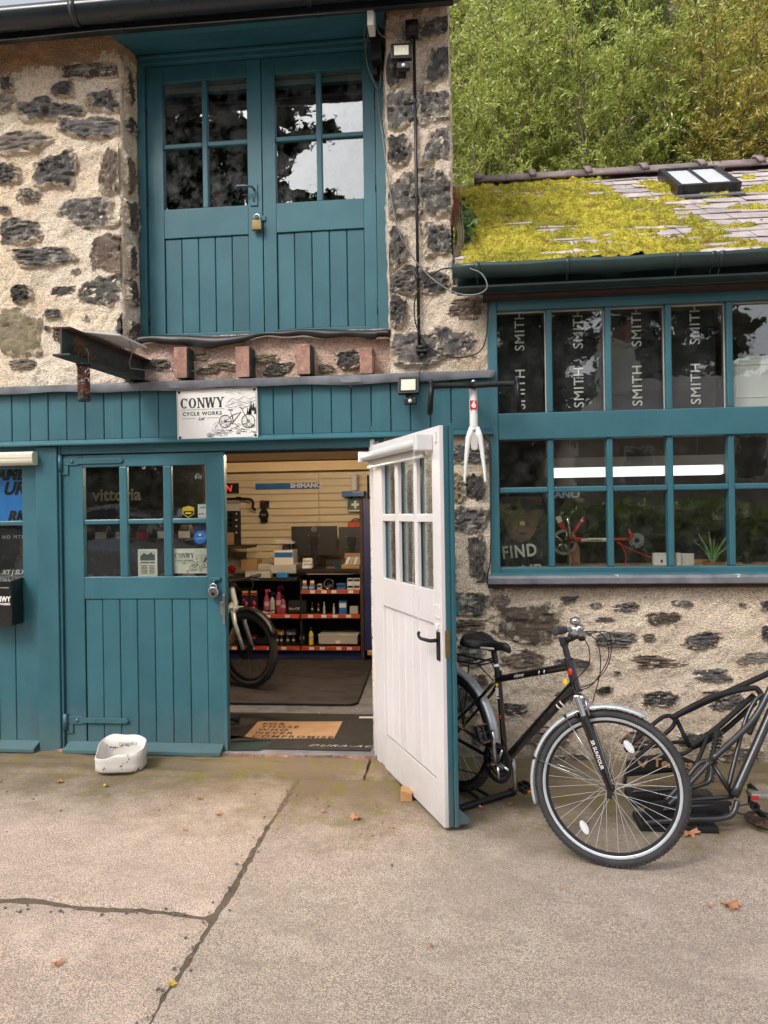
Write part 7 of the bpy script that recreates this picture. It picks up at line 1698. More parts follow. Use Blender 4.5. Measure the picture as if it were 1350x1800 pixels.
mesh('mudguard', [tuple(p) for p in gv_], [(i * 5 + k, i * 5 + k + 1, i * 5 + 6 + k, i * 5 + 5 + k) for i in range(20) for k in range(4)], 'darkst', eb, True).modifiers.new('t', 'SOLIDIFY').thickness = .003
for s_ in (-1, 1): B().tube([h0 + Vector((0, s_ * .06, 0)), (-.10, s_ * .062, .58), (-.135, s_ * .05, .70)], [.018, .021, .024], 12).obj('fork_leg', 'silverp', eb, True)
B().box(-.17, -.10, -.07, .07, .68, .73).obj('fork_crown', 'silverp', eb, bevel=.015); B().cyl((-.14, 0, .70), (-.20, 0, .90), .028, 16).obj('head_tube', 'silverp', eb, 'auto'); B().tube([(-.16, 0, .76), (-.40, 0, .52), (-.62, 0, .34)], [.035, .046, .048], 16).obj('down_tube', 'silverp', eb, True); B().tube([(-.19, 0, .86), (-.7, 0, .72)], .025, 14).obj('top_tube', 'silverp', eb); B().tube([(-.62, 0, .30), (-.72, 0, .75)], .02, 12).obj('seat_tube', 'silverp', eb)
B().cyl((-.20, 0, .90), (-.215, 0, .95), .018, 12).obj('steerer', 'black', eb); B().tube([(-.215, 0, .95), (-.16, 0, .97)], .018, 12).obj('stem', 'black', eb); B().tube([(-.19, -.36, .99), (-.16, -.1, .97), (-.16, .1, .97), (-.19, .36, .99)], .014, 12).obj('handlebar', 'black', eb, True)
for s_ in (-1, 1): B().tube([(-.18, s_ * .24, .983), (-.192, s_ * .37, .99)], .018, 12).obj('grip', 'rubber', eb, True); B().tube([(-.15, s_ * .2, .97), (-.10, s_ * .26, .955)], .008, 8).obj('brake_lever', 'black', eb); B().tube(curve([(-.14, s_ * .16, .97), (-.02, s_ * .1, .93), (-.06, s_ * .04, .8), (-.13, 0, .74)], 6), .0035, 6).obj('cable', 'black', eb, True)
B().lathe([(.001, -.06), (.1, -.06), (.1, -.055), (.001, -.055)], (-.62, 0, .31), 'Y', 30).obj('chainring', 'blackm', eb); B().tube([(-.62, -.07, .31), (-.48, -.08, .22)], .013, 8).obj('crank_arm', 'black', eb); B().box(-.53, -.43, -.19, -.09, .205, .235).obj('pedal', 'darkst', eb, bevel=.006)
B().ring((-1.17, 0, .352), (0, 1, 0), .295, [(0, -.026), (.02, -.031), (.042, -.022), (.054, 0), (.042, .022), (.02, .031), (0, .026)], 40).obj('tyre', 'rubber', eb, True); B().tube([(-.62, .05, .3), (-1.17, .06, .352)], .014, 8).obj('chain_stay', 'silverp', eb); B().tube([(-.71, .04, .7), (-1.17, .06, .352)], .012, 8).obj('seat_stay', 'silverp', eb); B().box(-.86, -.6, -.07, .07, .90, .94).obj('saddle', 'seatv', eb, bevel=.018); B().tube([(-.72, 0, .75), (-.74, 0, .9)], .015, 10).obj('seat_post', 'black', eb)
# display rack seen through the closed door
t = thing('tyre_rack', 'dark tyre display rack with pale lettering behind the closed door glass', 'display rack', (-2.9, 1.5, FZ)); B().box(-3.75, -2.3, 1.6, 1.66, FZ, 2.2).obj('back_board', 'blackm', t); a_ = W(162, 873, 1.58); text('lettering', 'vittoria', .155, 'boxg', t, (a_[0], 1.585, a_[2] + .01), align='LEFT', bold=.004, sx=1.02)
for r2 in range(3):
    B().box(-3.7, -2.35, 1.3, 1.6, 1.42 - r2 * .42, 1.435 - r2 * .42).obj('shelf', 'dark', t)
    for k in range(7): B().lathe([(.001, 0), (.03, 0), (.055, .02), (.055, .10), (.03, .12), (.001, .12)], (-3.6 + k * .19, 1.45, 1.50 - r2 * .42), 'X', 12).obj('folded_tyre', 'rubber', t, 'auto'); B().box(-3.6 + k * .19 + .01, -3.6 + k * .19 + .11, 1.385, 1.39, 1.44 - r2 * .42, 1.50 - r2 * .42).obj('price_card', ('paper', 'red')[k % 3 == 1], t)

# ------------------------------------------------------------ in the workshop window
SM = ['black hanging banner in the first upper window pane beside the pillar', 'black hanging banner in the second upper window pane', 'black hanging banner in the third upper window pane', 'black hanging banner in the fourth upper window pane beside the white container']
for i, (a_, b_) in enumerate(px_[:4]):
    t = thing('banner', SM[i], 'banner', ((a_ + b_) / 2, .13, 2.25), 'lettered banners in the window'); B().box(a_ + .005, b_ - (.03 if i == 3 else .01), .13, .134, 2.24, 2.92 - .004 * i).obj('cloth', 'blackm', t)
    xc = float(W((915, 1018, 1121, 1224)[i], 640, .12)[0])
    for z_ in (2.436, 2.822): text('lettering', 'SMITH', .089, 'paper', t, (xc, .1285, z_), (R(90), R(-90), 0), bold=.0004, space=1.1)
t = thing('plastic_container', 'white plastic container behind the upper window pane', 'container', (1.9, .2, 2.26)); a_ = float(W(1292, 660, .16)[0]); B().prism(rrect(a_, a_ + .42, 2.262, 2.60, .03), .16, .42).obj('body', 'wplas', t, bevel=.02); B().box(a_ + .01, a_ + .41, .155, .425, 2.34, 2.347).box(a_ + .01, a_ + .41, .155, .425, 2.55, 2.557).obj('moulded_rib', 'wplas', t, bevel=.003); B().box(a_ + .1, a_ + .3, .24, .34, 2.60, 2.625).obj('grip', 'wplas', t, bevel=.008)
t = thing('fluorescent_light', 'long white fluorescent light hanging inside the workshop window', 'light', (1.2, 1.2, 1.9)); a_, b_ = W(960, 826, 1.2), W(1273, 826, 1.2); zc = float(a_[2] + b_[2]) / 2
B().box(a_[0], b_[0], 1.16, 1.24, zc + .025, zc + .105).obj('tray', 'wplas', t, bevel=.004); B().box(a_[0] + .02, b_[0] - .02, 1.165, 1.235, zc - .05, zc + .023).obj('diffuser', 'lampc', t, bevel=.012); B().box(a_[0] - .02, a_[0] + .018, 1.155, 1.245, zc - .045, zc + .09).box(b_[0] - .018, b_[0] + .02, 1.155, 1.245, zc - .045, zc + .09).obj('end_cap', 'cream', t, bevel=.004)
for x_ in (a_[0] + .2, b_[0] - .2): B().tube([(x_, 1.2, zc + .105), (x_, 1.2, 3.08)], .004, 6).obj('hanging_wire', 'cable_g', t)
t = thing('poster', 'dark poster with part of a face and pale block lettering in the window', 'poster', (.4, .14, 1.3)); B().box(.25, .56, .14, .144, 1.27, 1.75).obj('sheet', 'blackm', t)
fp = [(W(916 + 40 * math.cos(a_) * (1 if math.sin(a_) > -.2 else .80), 900 - 54 * math.sin(a_), .138)) for a_ in [2 * math.pi * k / 24 for k in range(24)] if math.sin(a_) < .55]; B().prism([(float(p[0]), float(p[2])) for p in fp], .1375, .1395).obj('face_print', 'skin', t)
B().box(*[float(W(885, 893, .137)[0]), float(W(956, 893, .137)[0]), .1365, .1372, float(W(920, 897, .137)[2]), float(W(920, 889, .137)[2])]).obj('goggle_print', 'dark', t); B().ball(W(919, 938, .1365), .028, 12, 6, (1, .03, .3)).obj('mouth_print', 'dark', t); B().ball(W(918, 920, .1365), .018, 12, 6, (1, .03, .8)).obj('nose_print', 'cardb', t)
text('lettering', 'FIND', .115, 'boxg', t, W(913, 970, .137), (R(90), R(-5), 0), bold=.003, sx=.8, space=1.15); text('lettering', 'UP', .11, 'boxg', t, W(935, 1004, .137), (R(90), R(-5), 0), bold=.002)
t = thing('candle_pot', 'small pink pot on the window ledge beside the poster', 'pot', tuple(W(950, 993, .3))); p = W(948, 994, .3); B().lathe([(.001, 0), (.02, 0), (.022, .03), (.001, .03)], p, 'Z', 14).obj('pot', 'pink', t, 'auto')
t = thing('window_ledge', 'timber ledge inside the workshop window', 'ledge', (1.6, .3, 1.24)); B().box(.22, 3.4, .1, .62, 1.225, 1.25).obj('board', 'wood', t, bevel=.003)
# red frame with crankset
Yr = .42; V = lambda px, py, dy=0: Vector(W(px, py, Yr + dy)); t = thing('red_bike_frame', 'red and white rear bicycle frame upside down with silver crankset in the window', 'bicycle frame', tuple(V(1010, 990)))
bb = V(1001, 947); B().cyl(bb + Vector((0, -.04, 0)), bb + Vector((0, .04, 0)), .022, 14).obj('bottom_bracket', 'red', t, True); B().tube([bb, V(981, 913)], .019, 14).obj('down_tube', 'red', t); B().tube([V(984, 918), V(980, 908)], .0205, 14).obj('white_band', 'paper', t); B().tube([bb, V(1026, 910)], .017, 14).obj('seat_tube', 'red', t); B().tube([V(1022, 917), V(1024, 914)], .0185, 14).obj('silver_band', 'alu', t)
B().tube([bb + Vector((.02, -.03, 0)), V(1040, 949, -.04), V(1105, 948, -.06)], [.014, .012, .010], 12).obj('chain_stay', 'red', t); B().tube([V(1022, 949, -.035), V(1068, 949, -.05)], .0135, 12).obj('white_panel', 'paper', t); text('lettering', 'Columbus', .028, 'ink', t, V(1045, 949, -.062), 'front', sx=.9)
B().tube([V(1105, 948, -.06), V(1112, 942, -.06), V(1104, 930, -.06)], [.012, .013, .006], 10).obj('dropout', 'red', t, True)


def ringp(c_, r0, r1, th, nm, mt, teeth=0): B().lathe([(r0, -th), (r1, -th), (r1, th), (r0, th), (r0, -th)], c_, 'Y', 40).obj(nm, mt, t, 'auto')


cc = V(992, 953, -.02); ringp(cc, .068, .088, .002, 'chainring', 'alu'); ringp(cc + Vector((0, -.006, 0)), .045, .06, .002, 'chainring', 'darkst')
for k in range(5): a_ = k * 1.2566; B().tube([cc + Vector((.015 * math.cos(a_), -.008, .015 * math.sin(a_))), cc + Vector((.075 * math.cos(a_), -.004, .075 * math.sin(a_)))], [.010, .006], 8).obj('spider_arm', 'alu', t, True)
B().tube([bb + Vector((0, -.055, -.005)), V(999, 925, -.07), V(998, 906, -.075)], [.018, .012, .015], 12).obj('crank_arm', 'steel', t, True); B().lathe([(.004, -.006), (.012, -.006), (.012, .006), (.004, .006)], V(998, 907, -.09), 'Y', 12).obj('crank_eye', 'darkst', t, 'auto'); c2 = V(1119, 950, -.03)
for k, r2 in enumerate((.052, .044, .036)): ringp(c2 + Vector((0, -.006 * k, 0)), .018, r2, .0018, 'sprocket', 'alu')
B().tube(curve([V(1115, 958, -.05), V(1108, 968, -.05), V(1100, 978, -.05), V(1106, 985, -.05)], 5), .009, 8).obj('derailleur', 'black', t, True); B().tube(curve([V(1012, 938), V(1060, 944), V(1110, 944)], 6), .004, 6).obj('chain', 'darkst', t)
B().tube(curve([V(1084, 952, -.06), V(1097, 965, -.07), V(1100, 985, -.07), V(1096, 994, -.07)], 6), .004, 6).obj('cable', 'tube_r', t, True); B().tube(curve([V(1084, 952, -.06), V(1110, 966, -.08), V(1135, 976, -.08), V(1150, 982, -.08)], 6), .004, 6).obj('cable', 'tube_r', t, True); B().tube(curve([V(1001, 952, -.06), V(1002, 970, -.07), V(1012, 988, -.07), V(1020, 994, -.07)], 6), .0035, 6).obj('cable', 'tube_r', t, True)
B().tube([V(1001, 950, .0), V(1001, 994, .0)], [.012, .018], 10).obj('prop', 'alu', t); B().prism([(float(V(*q)[0]), float(V(*q)[2])) for q in ((1006, 994), (1009, 955), (1014, 951), (1021, 962), (1022, 994))], Yr + .05, Yr + .08).obj('wood_prop', 'wood', t, bevel=.004)
for k, (a_, b_) in enumerate(((1149, 1172), (1172.5, 1178), (1190, 1197), (1197.5, 1220))):
    t = thing('white_card', ('white folded card with dark square on the window ledge', 'narrow white card beside the folded card', 'thin white card standing next to the mullion', 'plain white card next to the aloe')[k], 'card', tuple(W((a_ + b_) / 2, 994, .3)), 'white cards on the window ledge'); wbox(a_, 972 if k != 3 else 973, b_, 994, .3 + .02 * k, .04, 'card', 'paper', t)
    if k == 0: wbox(1161.5, 984, 1165, 989, .2985, .001, 'print', 'blackm', t)
t = thing('aloe_plant', 'green aloe plant in a terracotta pot on the window ledge', 'plant', tuple(W(1252, 996, .4))); b0 = Vector(W(1252, 992, .4)); B().lathe([(.001, -.02), (.05, -.02), (.06, .018), (.055, .018), (.001, .012)], b0, 'Z', 20).obj('pot', 'termf', t, 'auto')
for k, (tx, ty, bw) in enumerate(((1228, 938, 9), (1246, 933, 7), (1280, 940, 9), (1262, 955, 7), (1236, 965, 6), (1272, 968, 8), (1284, 958, 6), (1256, 948, 6), (1225, 955, 6))):
    e_ = Vector(W(tx, ty, .4 + .05 * math.sin(k * 2))); mid_ = b0.lerp(e_, .5) + Vector((0, 0, .02)) - (e_ - b0) * .06; B().tube(curve([b0, mid_, e_], 6), [bw * .0019 * (1 - i / 13) + .001 for i in range(13)], 6).obj('leaf', 'aloe', t, True)
t = thing('plant_pot', 'small black plant pot on the window ledge', 'pot', tuple(W(1313, 992, .5))); p = W(1313, 990, .5); B().lathe([(.001, 0), (.028, 0), (.036, .085), (.039, .085), (.039, .095), (.033, .095), (.001, .08)], p, 'Z', 18).obj('pot', 'black', t, 'auto')
t = thing('brand_sign', 'small blue lettered sign deep inside the workshop', 'sign', tuple(W(970, 875, 1.6))); wbox(935, 862, 1008, 877, 1.6, .012, 'board', 'blue', t); text('lettering', 'SHIMANO', .085, 'paper', t, W(975, 870, 1.596), bold=.003, sx=1.1)
t = thing('timber_offcut', 'stack of timber offcuts on the ledge behind the aloe', 'timber', tuple(W(1240, 985, .55))); wbox(1205, 984, 1250, 992, .55, .05, 'board', 'wood', t); wbox(1215, 976, 1245, 983, .6, .04, 'board', 'dwood', t)
B().box(0, 3.5, 2.9, 3.19, .3, .95).obj('workbench', 'dark', thing('workbench', 'dark workbench along the back of the workshop', 'bench', (1.7, 3.0, 0)), bevel=.004)


# ------------------------------------------------------------ plants
def leafmesh(name, pos, dirs, ln, wd, mat, parent, seed, droop=.35):
    """many rhombic leaves in one crown mesh"""
    rg = np.random.default_rng(seed); n = len(pos); d = dirs / (np.linalg.norm(dirs, axis=1)[:, None] + 1e-9)
    sd = np.cross(d, rg.normal(0, 1, (n, 3))); sd /= (np.linalg.norm(sd, axis=1)[:, None] + 1e-9); nm = np.cross(sd, d)
    L_ = ln * rg.uniform(.6, 1.25, n)[:, None]; w_ = wd * rg.uniform(.7, 1.2, n)[:, None]
    a = pos; b = pos + d * L_ * .45 + sd * w_ + nm * L_ * .08; c = pos + d * L_ - nm * L_ * .06; e = pos + d * L_ * .45 - sd * w_ + nm * L_ * .08
    v = np.stack([a, b, c, e], 1).reshape(-1, 3); f = np.arange(4 * n).reshape(-1, 4)
    return mesh(name, v, f, mat, parent)


def tree(name, label, cat, base, H, spread, nst, nleaf, ln, wd, lm, seed, group=None, first=.25, bark='bark', r0=.05, shoot=(.4, 1.3), up=.6):
    rg = np.random.default_rng(seed); rd = random.Random(seed); base = Vector(base); t = thing(name, label, cat, tuple(base), group); tb = B(); SP, SE = [], []
    for s in range(nst):
        a = 2 * math.pi * s / max(1, nst) + rd.uniform(-.5, .5); ln_ = H * rd.uniform(.72, 1.0); out = spread * rd.uniform(.35, 1.0) * (.25 if nst == 1 else 1)
        P = [base + Vector((math.cos(a) * .12 * min(1, nst - 1), math.sin(a) * .12 * min(1, nst - 1), -.2))]; m = 9
        for i in range(1, m + 1):
            q = i / m; P.append(base + Vector((math.cos(a) * out * q ** 1.3 + rd.uniform(-.07, .07) * H * .1, math.sin(a) * out * q ** 1.3 + rd.uniform(-.07, .07) * H * .1, ln_ * q)))
        tb.tube(P, [r0 * (1 - .86 * i / m) * (1 if nst > 1 else 1.6) for i in range(m + 1)], 6, False)
        for i in range(int(m * first), m + 1):
            q = i / m
            for k in range(5 if nst > 1 else 7):
                b = rd.uniform(0, 6.283); l = rd.uniform(*shoot) * (1.15 - .6 * q) * (1 if nst > 1 else spread * .75); dv = Vector((math.cos(b), math.sin(b), rd.uniform(.1, 1.0) * up + .15)).normalized()
                p0 = P[min(i, m)].lerp(P[max(0, i - 1)], rd.random()); p1 = p0 + dv * l * .55; p2 = p1 + (dv + Vector((0, 0, rd.uniform(-.2, .45)))).normalized() * l * .5
                tb.tube([p0, p1, p2], [.010 * r0 / .05, .007 * r0 / .05, .003 * r0 / .05], 4, False); SP += [p0, p1]; SE += [p1, p2]
                for j in range(2):
                    b2 = rd.uniform(0, 6.283); d2 = (dv * .6 + Vector((math.cos(b2), math.sin(b2), rd.uniform(-.2, .6)))).normalized(); s0 = p0.lerp(p2, rd.uniform(.25, .9)); e2 = s0 + d2 * l * rd.uniform(.25, .5); tb.tube([s0, e2], [.004 * r0 / .05, .002 * r0 / .05], 3, False); SP.append(s0); SE.append(e2)
    tb.obj('trunk', bark, t, True)
    A = np.array([tuple(p) for p in SP]); E_ = np.array([tuple(p) for p in SE]); wgt = np.linalg.norm(E_ - A, axis=1); wgt /= wgt.sum(); ii = rg.choice(len(A), nleaf, p=wgt); tt = rg.uniform(.1, 1.05, nleaf)[:, None]
    pos = A[ii] + (E_[ii] - A[ii]) * tt + rg.normal(0, ln * .22, (nleaf, 3)); ax_ = E_[ii] - A[ii]; ax_ /= np.linalg.norm(ax_, axis=1)[:, None]
    dirs = ax_ * .8 + rg.normal(0, .5, (nleaf, 3)); leafmesh('crown', pos, dirs, ln, wd, lm, t, seed)
    return t


# hillside behind the workshop
nu, nv = 80, 60; X, Yy = np.meshgrid(np.linspace(-14, 26, nu), np.linspace(4.45, 26, nv)); Z = np.minimum(2.0 + 1.12 * (Yy - 4.45), 26) + .5 * fbm(X, Yy, 0, .5, 4, 2) * np.clip((Yy - 4.45) / 2, 0, 1)
hl = mesh('hill', np.stack([X, Yy, Z], -1).reshape(-1, 3), grid(nu, nv), 'soil', None, True); hl['kind'] = 'structure'


def hz(y): return 2.0 + 1.12 * (y - 4.45)


rt = random.Random(21)
POS = ['leaning in from the pillar', 'rising behind the mossy end of the ridge', 'behind the first ridge tiles', 'left of the rooflight', 'behind the rooflight', 'right of the rooflight', 'at the right picture edge', 'beyond the right picture edge']
for i, x in enumerate((.35, 1.3, 2.2, 3.1, 4.1, 5.1, 6.1, 7.1)):
    y = 7.0 + rt.uniform(-.3, .5); m = ('lfA', 'lfA', 'lfA', 'lfA', 'lfB', 'lfB', 'lfB', 'lfB')[i]
    tree('willow_tree', ('fresh green', 'yellowing')[m == 'lfB'] + ' many-stemmed willow ' + POS[i] + ', front row', 'tree', (x, y, hz(y) - .1), rt.uniform(4.4, 5.6), 1.2, 7, 19000, .078, .0125, m, 100 + i, 'willows on the hillside', r0=.032, first=.42, shoot=(.35, 1.1), up=1.0)
for i, x in enumerate((.5, 1.9, 3.4, 4.9, 6.4, 7.9, 9.4)):
    y = 9.3 + rt.uniform(-.3, .6); m = ('lfA', 'lfA', 'lfC', 'lfA', 'lfB', 'lfB', 'lfB')[i]
    tree('willow_tree', ('bright green', 'golden')[m == 'lfB'] + ' willow ' + ('nearest the pillar', 'second from the pillar', 'third from the pillar', 'in the middle', 'third from the right', 'second from the right', 'at the far right')[i] + ' in the second row up the hillside', 'tree', (x, y, hz(y) - .1), rt.uniform(5, 6.5), 1.6, 7, 14000, .095, .016, m, 200 + i, 'willows on the hillside', r0=.042, first=.35, up=1.0)
for i, x in enumerate((.6, 3.4, 6.2, 9.2, 12.0)):
    y = 12.5 + rt.uniform(-.4, .8)
    tree('willow_tree', ('tall pale green', 'tall olive', 'tall yellow-green', 'tall golden', 'tall amber')[i] + ' willow high up at the back of the hillside', 'tree', (x, y, hz(y)), rt.uniform(6, 7.5), 2.4, 6, 11000, .12, .024, ('lfA', 'lfC', 'lfB', 'lfB', 'lfB')[i], 300 + i, 'willows on the hillside', r0=.06, shoot=(.7, 1.8))
for i, x in enumerate((.9, 2.9, 4.9)):
    y = 6.0 + rt.uniform(-.2, .4)
    tree('shrub', ('low dark shrub behind the mossy roof end', 'low dark shrub behind the middle of the ridge', 'low dark shrub at the far end of the ridge')[i], 'shrub', (x, y, hz(y) - .2), 2.5, .9, 6, 4000, .06, .014, 'lfC', 400 + i, 'shrubs behind the ridge', r0=.02, shoot=(.3, .7))
# ivy and dry weeds at the end of the workshop roof
rg = np.random.default_rng(3); n = 150; tt = rg.uniform(0, 1, n)
p = np.array([W(805 + 14 * math.sin(q * 3) + rg.normal(0, 7), 352 + 90 * q, .25 - .15 * q) for q in tt]); p[:, 0] = np.maximum(p[:, 0], -.005)
IV = thing('ivy', 'ivy climbing where the mossy roof meets the stone pillar', 'plant', tuple(W(803, 450, 0)))
leafmesh('foliage', p, rg.normal(0, 1, (n, 3)) + np.array([.3, -.8, -.4]), .05, .022, 'ivy', IV, 4); ib = B()
for k in range(4): ib.tube(curve([Vector(W(797 + k * 2, 452, -.05)), Vector(W(806 + 3 * k, 420, .03)), Vector(W(800 + 4 * k, 380, .12)), Vector(W(802 + 3 * k, 345, .25))], 5), .004, 5)
ib.obj('stem', 'bark', IV, True)
WD = thing('dry_weed', 'rust-red dry weed at the top of the mossy roof end', 'plant', tuple(W(799, 400, .1))); wb = B(); q = random.Random(5)
for k in range(16):
    a0 = Vector(W(798 + q.uniform(-3, 6), 392 + q.uniform(-8, 12), .12)); a1 = Vector(W(796 + q.uniform(-2, 14), 318 + q.uniform(0, 30), .15 + q.uniform(-.05, .1))); wb.tube([a0, a0.lerp(a1, .5) + Vector((q.uniform(-.01, .01), 0, 0)), a1], [.0025, .002, .001], 4, False)
    for j in range(9): c_ = a0.lerp(a1, .35 + .07 * j); wb.ball(c_ + Vector((q.uniform(-.006, .006), 0, 0)), .004, 4, 3)
wb.obj('stems', 'drystem', WD)
for k, (px, py) in enumerate(((893, 322), (1258, 312))):
    f_ = thing('roof_weed', ('small green fern growing on the mossy ridge end', 'thin brown weed growing from the ridge above the rooflight')[k], 'plant', tuple(W(px, py, 1.75))); b0 = Vector(W(px, py + 6, 1.7)); rg = np.random.default_rng(9 + k)
    pp = np.array([tuple(b0 + Vector((rg.normal(0, .05), rg.normal(0, .04), abs(rg.normal(0, .06))))) for _ in range(60)]); leafmesh('foliage', pp, rg.normal(0, 1, (60, 3)) + np.array([0, 0, 1.0]), .05, .008, ('lfA', 'lfB')[k], f_, 3)
    B().tube([b0, b0 + Vector((.0, 0, .16))], .003, 4).obj('stem', 'drystem', f_)


# ------------------------------------------------------------ fallen leaves
def oak(seed):
    q = random.Random(seed); P = []; n = 28
    for k in range(n):
        a = 2 * math.pi * k / n; r = (.5 + .16 * math.cos(a * 7 + q.uniform(-.3, .3)) * (1 if abs(math.sin(a)) > .2 else .3)) * q.uniform(.88, 1.1); P.append((r * math.cos(a), r * .62 * math.sin(a), .10 * (math.cos(a) ** 2) - .06 * abs(math.sin(a)) + q.uniform(-.03, .06)))
    return [(0, 0, 0.02)] + P, [(0, 1 + k, 1 + (k + 1) % n) for k in range(n)]


LV = [(385, 1430, 11, 'orange-brown fallen leaf on the concrete slab left of the long joint'), (325, 1458, 8, 'small brown leaf on the concrete below the orange-brown one'), (352, 1403, 9, 'thin brown leaf on the concrete near the closed door'), (570, 1425, 9, 'small brown leaf on the asphalt in front of the doorway'), (625, 1436, 19, 'broad tan leaf on the asphalt in front of the white door'), (692, 1452, 9, 'small leaf on the asphalt just left of the open door foot'), (1076, 1517, 17, 'curled brown leaf at the foot of the front wheel'), (1211, 1463, 27, 'large tan oak leaf between the front wheel and the carriers'), (1284, 1591, 26, 'large pale tan oak leaf alone on the asphalt'), (302, 1728, 13, 'yellow leaf on the joint at the near edge of the concrete'), (186, 1380, 8, 'small yellow leaf in front of the plastic tub'), (105, 1373, 10, 'pale leaf on the concrete left of the tub'), (757, 1661, 9, 'tiny brown leaf in the middle of the asphalt'), (100, 1692, 16, 'faded leaf on the near concrete slab'), (1246, 1590, 8, 'tiny leaf beside the large pale oak leaf'), (847, 1419, 10, 'red-brown leaf by the bike stand foot'), (897, 1412, 9, 'red-brown leaf under the crank of the bicycle'), (1208, 1404, 13, 'orange leaf under the carrier rails'), (1334, 1452, 12, 'red leaf beside the crankset'), (1190, 1330, 12, 'brown leaf caught on the rear carrier'), (485, 1455, 7, 'tiny pale leaf on the joint near the doorway'), (985, 1560, 7, 'tiny brown leaf below the front wheel')]
for i, (px, py, w, lab) in enumerate(LV):
    g_ = Vector(G(px, py, .012)); 
    if i == 19: g_ = Vector(W(px, py, -.3))
    s_ = w / FPX * (g_ - Vector(CAM)).length * 1.05; v, f = oak(i); o = mesh('fallen_leaf', [(a * s_, b * s_ * 1.25, c * s_ * 1.6) for a, b, c in v], f, 'fally' if 'yellow' in lab else 'fallen', None); o.location = g_; o.rotation_euler = (rt.uniform(-.2, .2), rt.uniform(-.2, .2), rt.uniform(0, 6)); tag(o, lab, 'leaf', 'fallen leaves')
pb = B(); q = random.Random(12)
for k in range(210):
    y = -.36 - abs(q.gauss(0, .5)); x = q.uniform(-3.6, 2.6); 
    if k < 90: x = CX + q.gauss(0, .03); y = q.uniform(-4, -.4)
    if 90 <= k < 140: y = -1.89 + q.gauss(0, .02); x = q.uniform(-2.6, CX)
    pb.ball((x, y, .006), q.uniform(.003, .008), 5, 4, (1, q.uniform(.6, 1.4), .7))
tag(pb.obj('gravel', 'st_pale'), 'loose grit along the joints and wall foot', 'grit', kind='stuff')

# ------------------------------------------------------------ across the yard, behind the viewer: what the panes mirror
HS = thing('opposite_house', 'rendered stone house with slate roof and white chimney across the yard', 'house', (9, -20, 0))
B().box(3.6, 16, -26, -19, -.03, 4.3).obj('wall', 'st_pale', HS)
for x_ in (5.2, 8.2, 11.2): B().box(x_, x_ + 1.1, -18.99, -18.95, 2.3, 3.7).obj('window', 'wplas', HS, bevel=.02); B().box(x_ + .1, x_ + 1.0, -18.945, -18.93, 2.4, 3.6).obj('pane', 'gup', HS)
B().add([(3.2, -18.7, 4.2), (16.4, -18.7, 4.2), (13.5, -22.5, 6.4), (6.0, -22.5, 6.4), (3.2, -26.3, 4.2), (16.4, -26.3, 4.2)], [(0, 1, 2, 3), (0, 3, 4), (1, 5, 2), (3, 2, 5, 4)]).obj('roof', 'slate', HS); B().box(5.2, 6.4, -22.0, -21.2, 4.8, 7.4).box(5.12, 6.48, -22.08, -21.12, 7.4, 7.55).obj('chimney', 'wplas', HS)
for k in range(3): B().lathe([(.16, 0), (.13, .55), (.17, .6)], (5.45 + .36 * k, -21.6, 7.55), 'Z', 12).obj('chimney_pot', 'termf', HS, True)
B().box(3.2, 3.5, -18.95, -18.9, .6, 1.6).obj('house_board', 'wplas', HS)
def hedge(nm, x0, x1, y, h, seed, label, lm='lfD'):
    rg = np.random.default_rng(seed); n = 9000; t = thing(nm, label, 'hedge', ((x0 + x1) / 2, y, 0)); p = np.stack([rg.uniform(x0, x1, n), y + rg.normal(0, .5, n), rg.uniform(0, 1, n) ** .8 * h], -1); p[:, 2] += .5 * fbm(p[:, 0], 0, 0, .5, 3, seed) * p[:, 2] / h
    leafmesh('foliage', p, rg.normal(0, 1, (n, 3)), .22, .08, lm, t, seed); B().box(x0, x1, y - .9, y - .5, -.03, h * .85).obj('inner_mass', 'soil', t)


hedge('hedge', -2.0, 14, -13.5, 1.75, 71, 'clipped green hedge across the yard, mirrored in the workshop window', 'lfC'); hedge('hedge', -22, -2.6, -17, 3.0, 72, 'tall dark hedge across the yard, mirrored in the closed door')
tree('evergreen_tree', 'big dark evergreen tree across the yard, mirrored in the loading doors', 'tree', (-7.5, -15.5, 0), 19, 7.0, 1, 26000, .42, .15, 'lfD', 501, first=.2, r0=.22, shoot=(.8, 1.0), up=.3)
tree('evergreen_tree', 'dark tree across the yard behind the house end', 'tree', (3.0, -27, 0), 16, 5.5, 1, 14000, .5, .18, 'lfD', 502, first=.15, r0=.25, shoot=(.8, 1.0), up=.3)
tree('evergreen_tree', 'dark tree across the yard behind the house middle', 'tree', (10, -31, 0), 16, 7, 1, 14000, .55, .2, 'lfD', 503, first=.15, r0=.25, shoot=(.8, 1.0), up=.3)
tree('evergreen_tree', 'dark tree across the yard beyond the tall hedge', 'tree', (-17, -24, 0), 15, 7, 1, 14000, .55, .2, 'lfD', 504, first=.15, r0=.25, shoot=(.8, 1.0), up=.3)
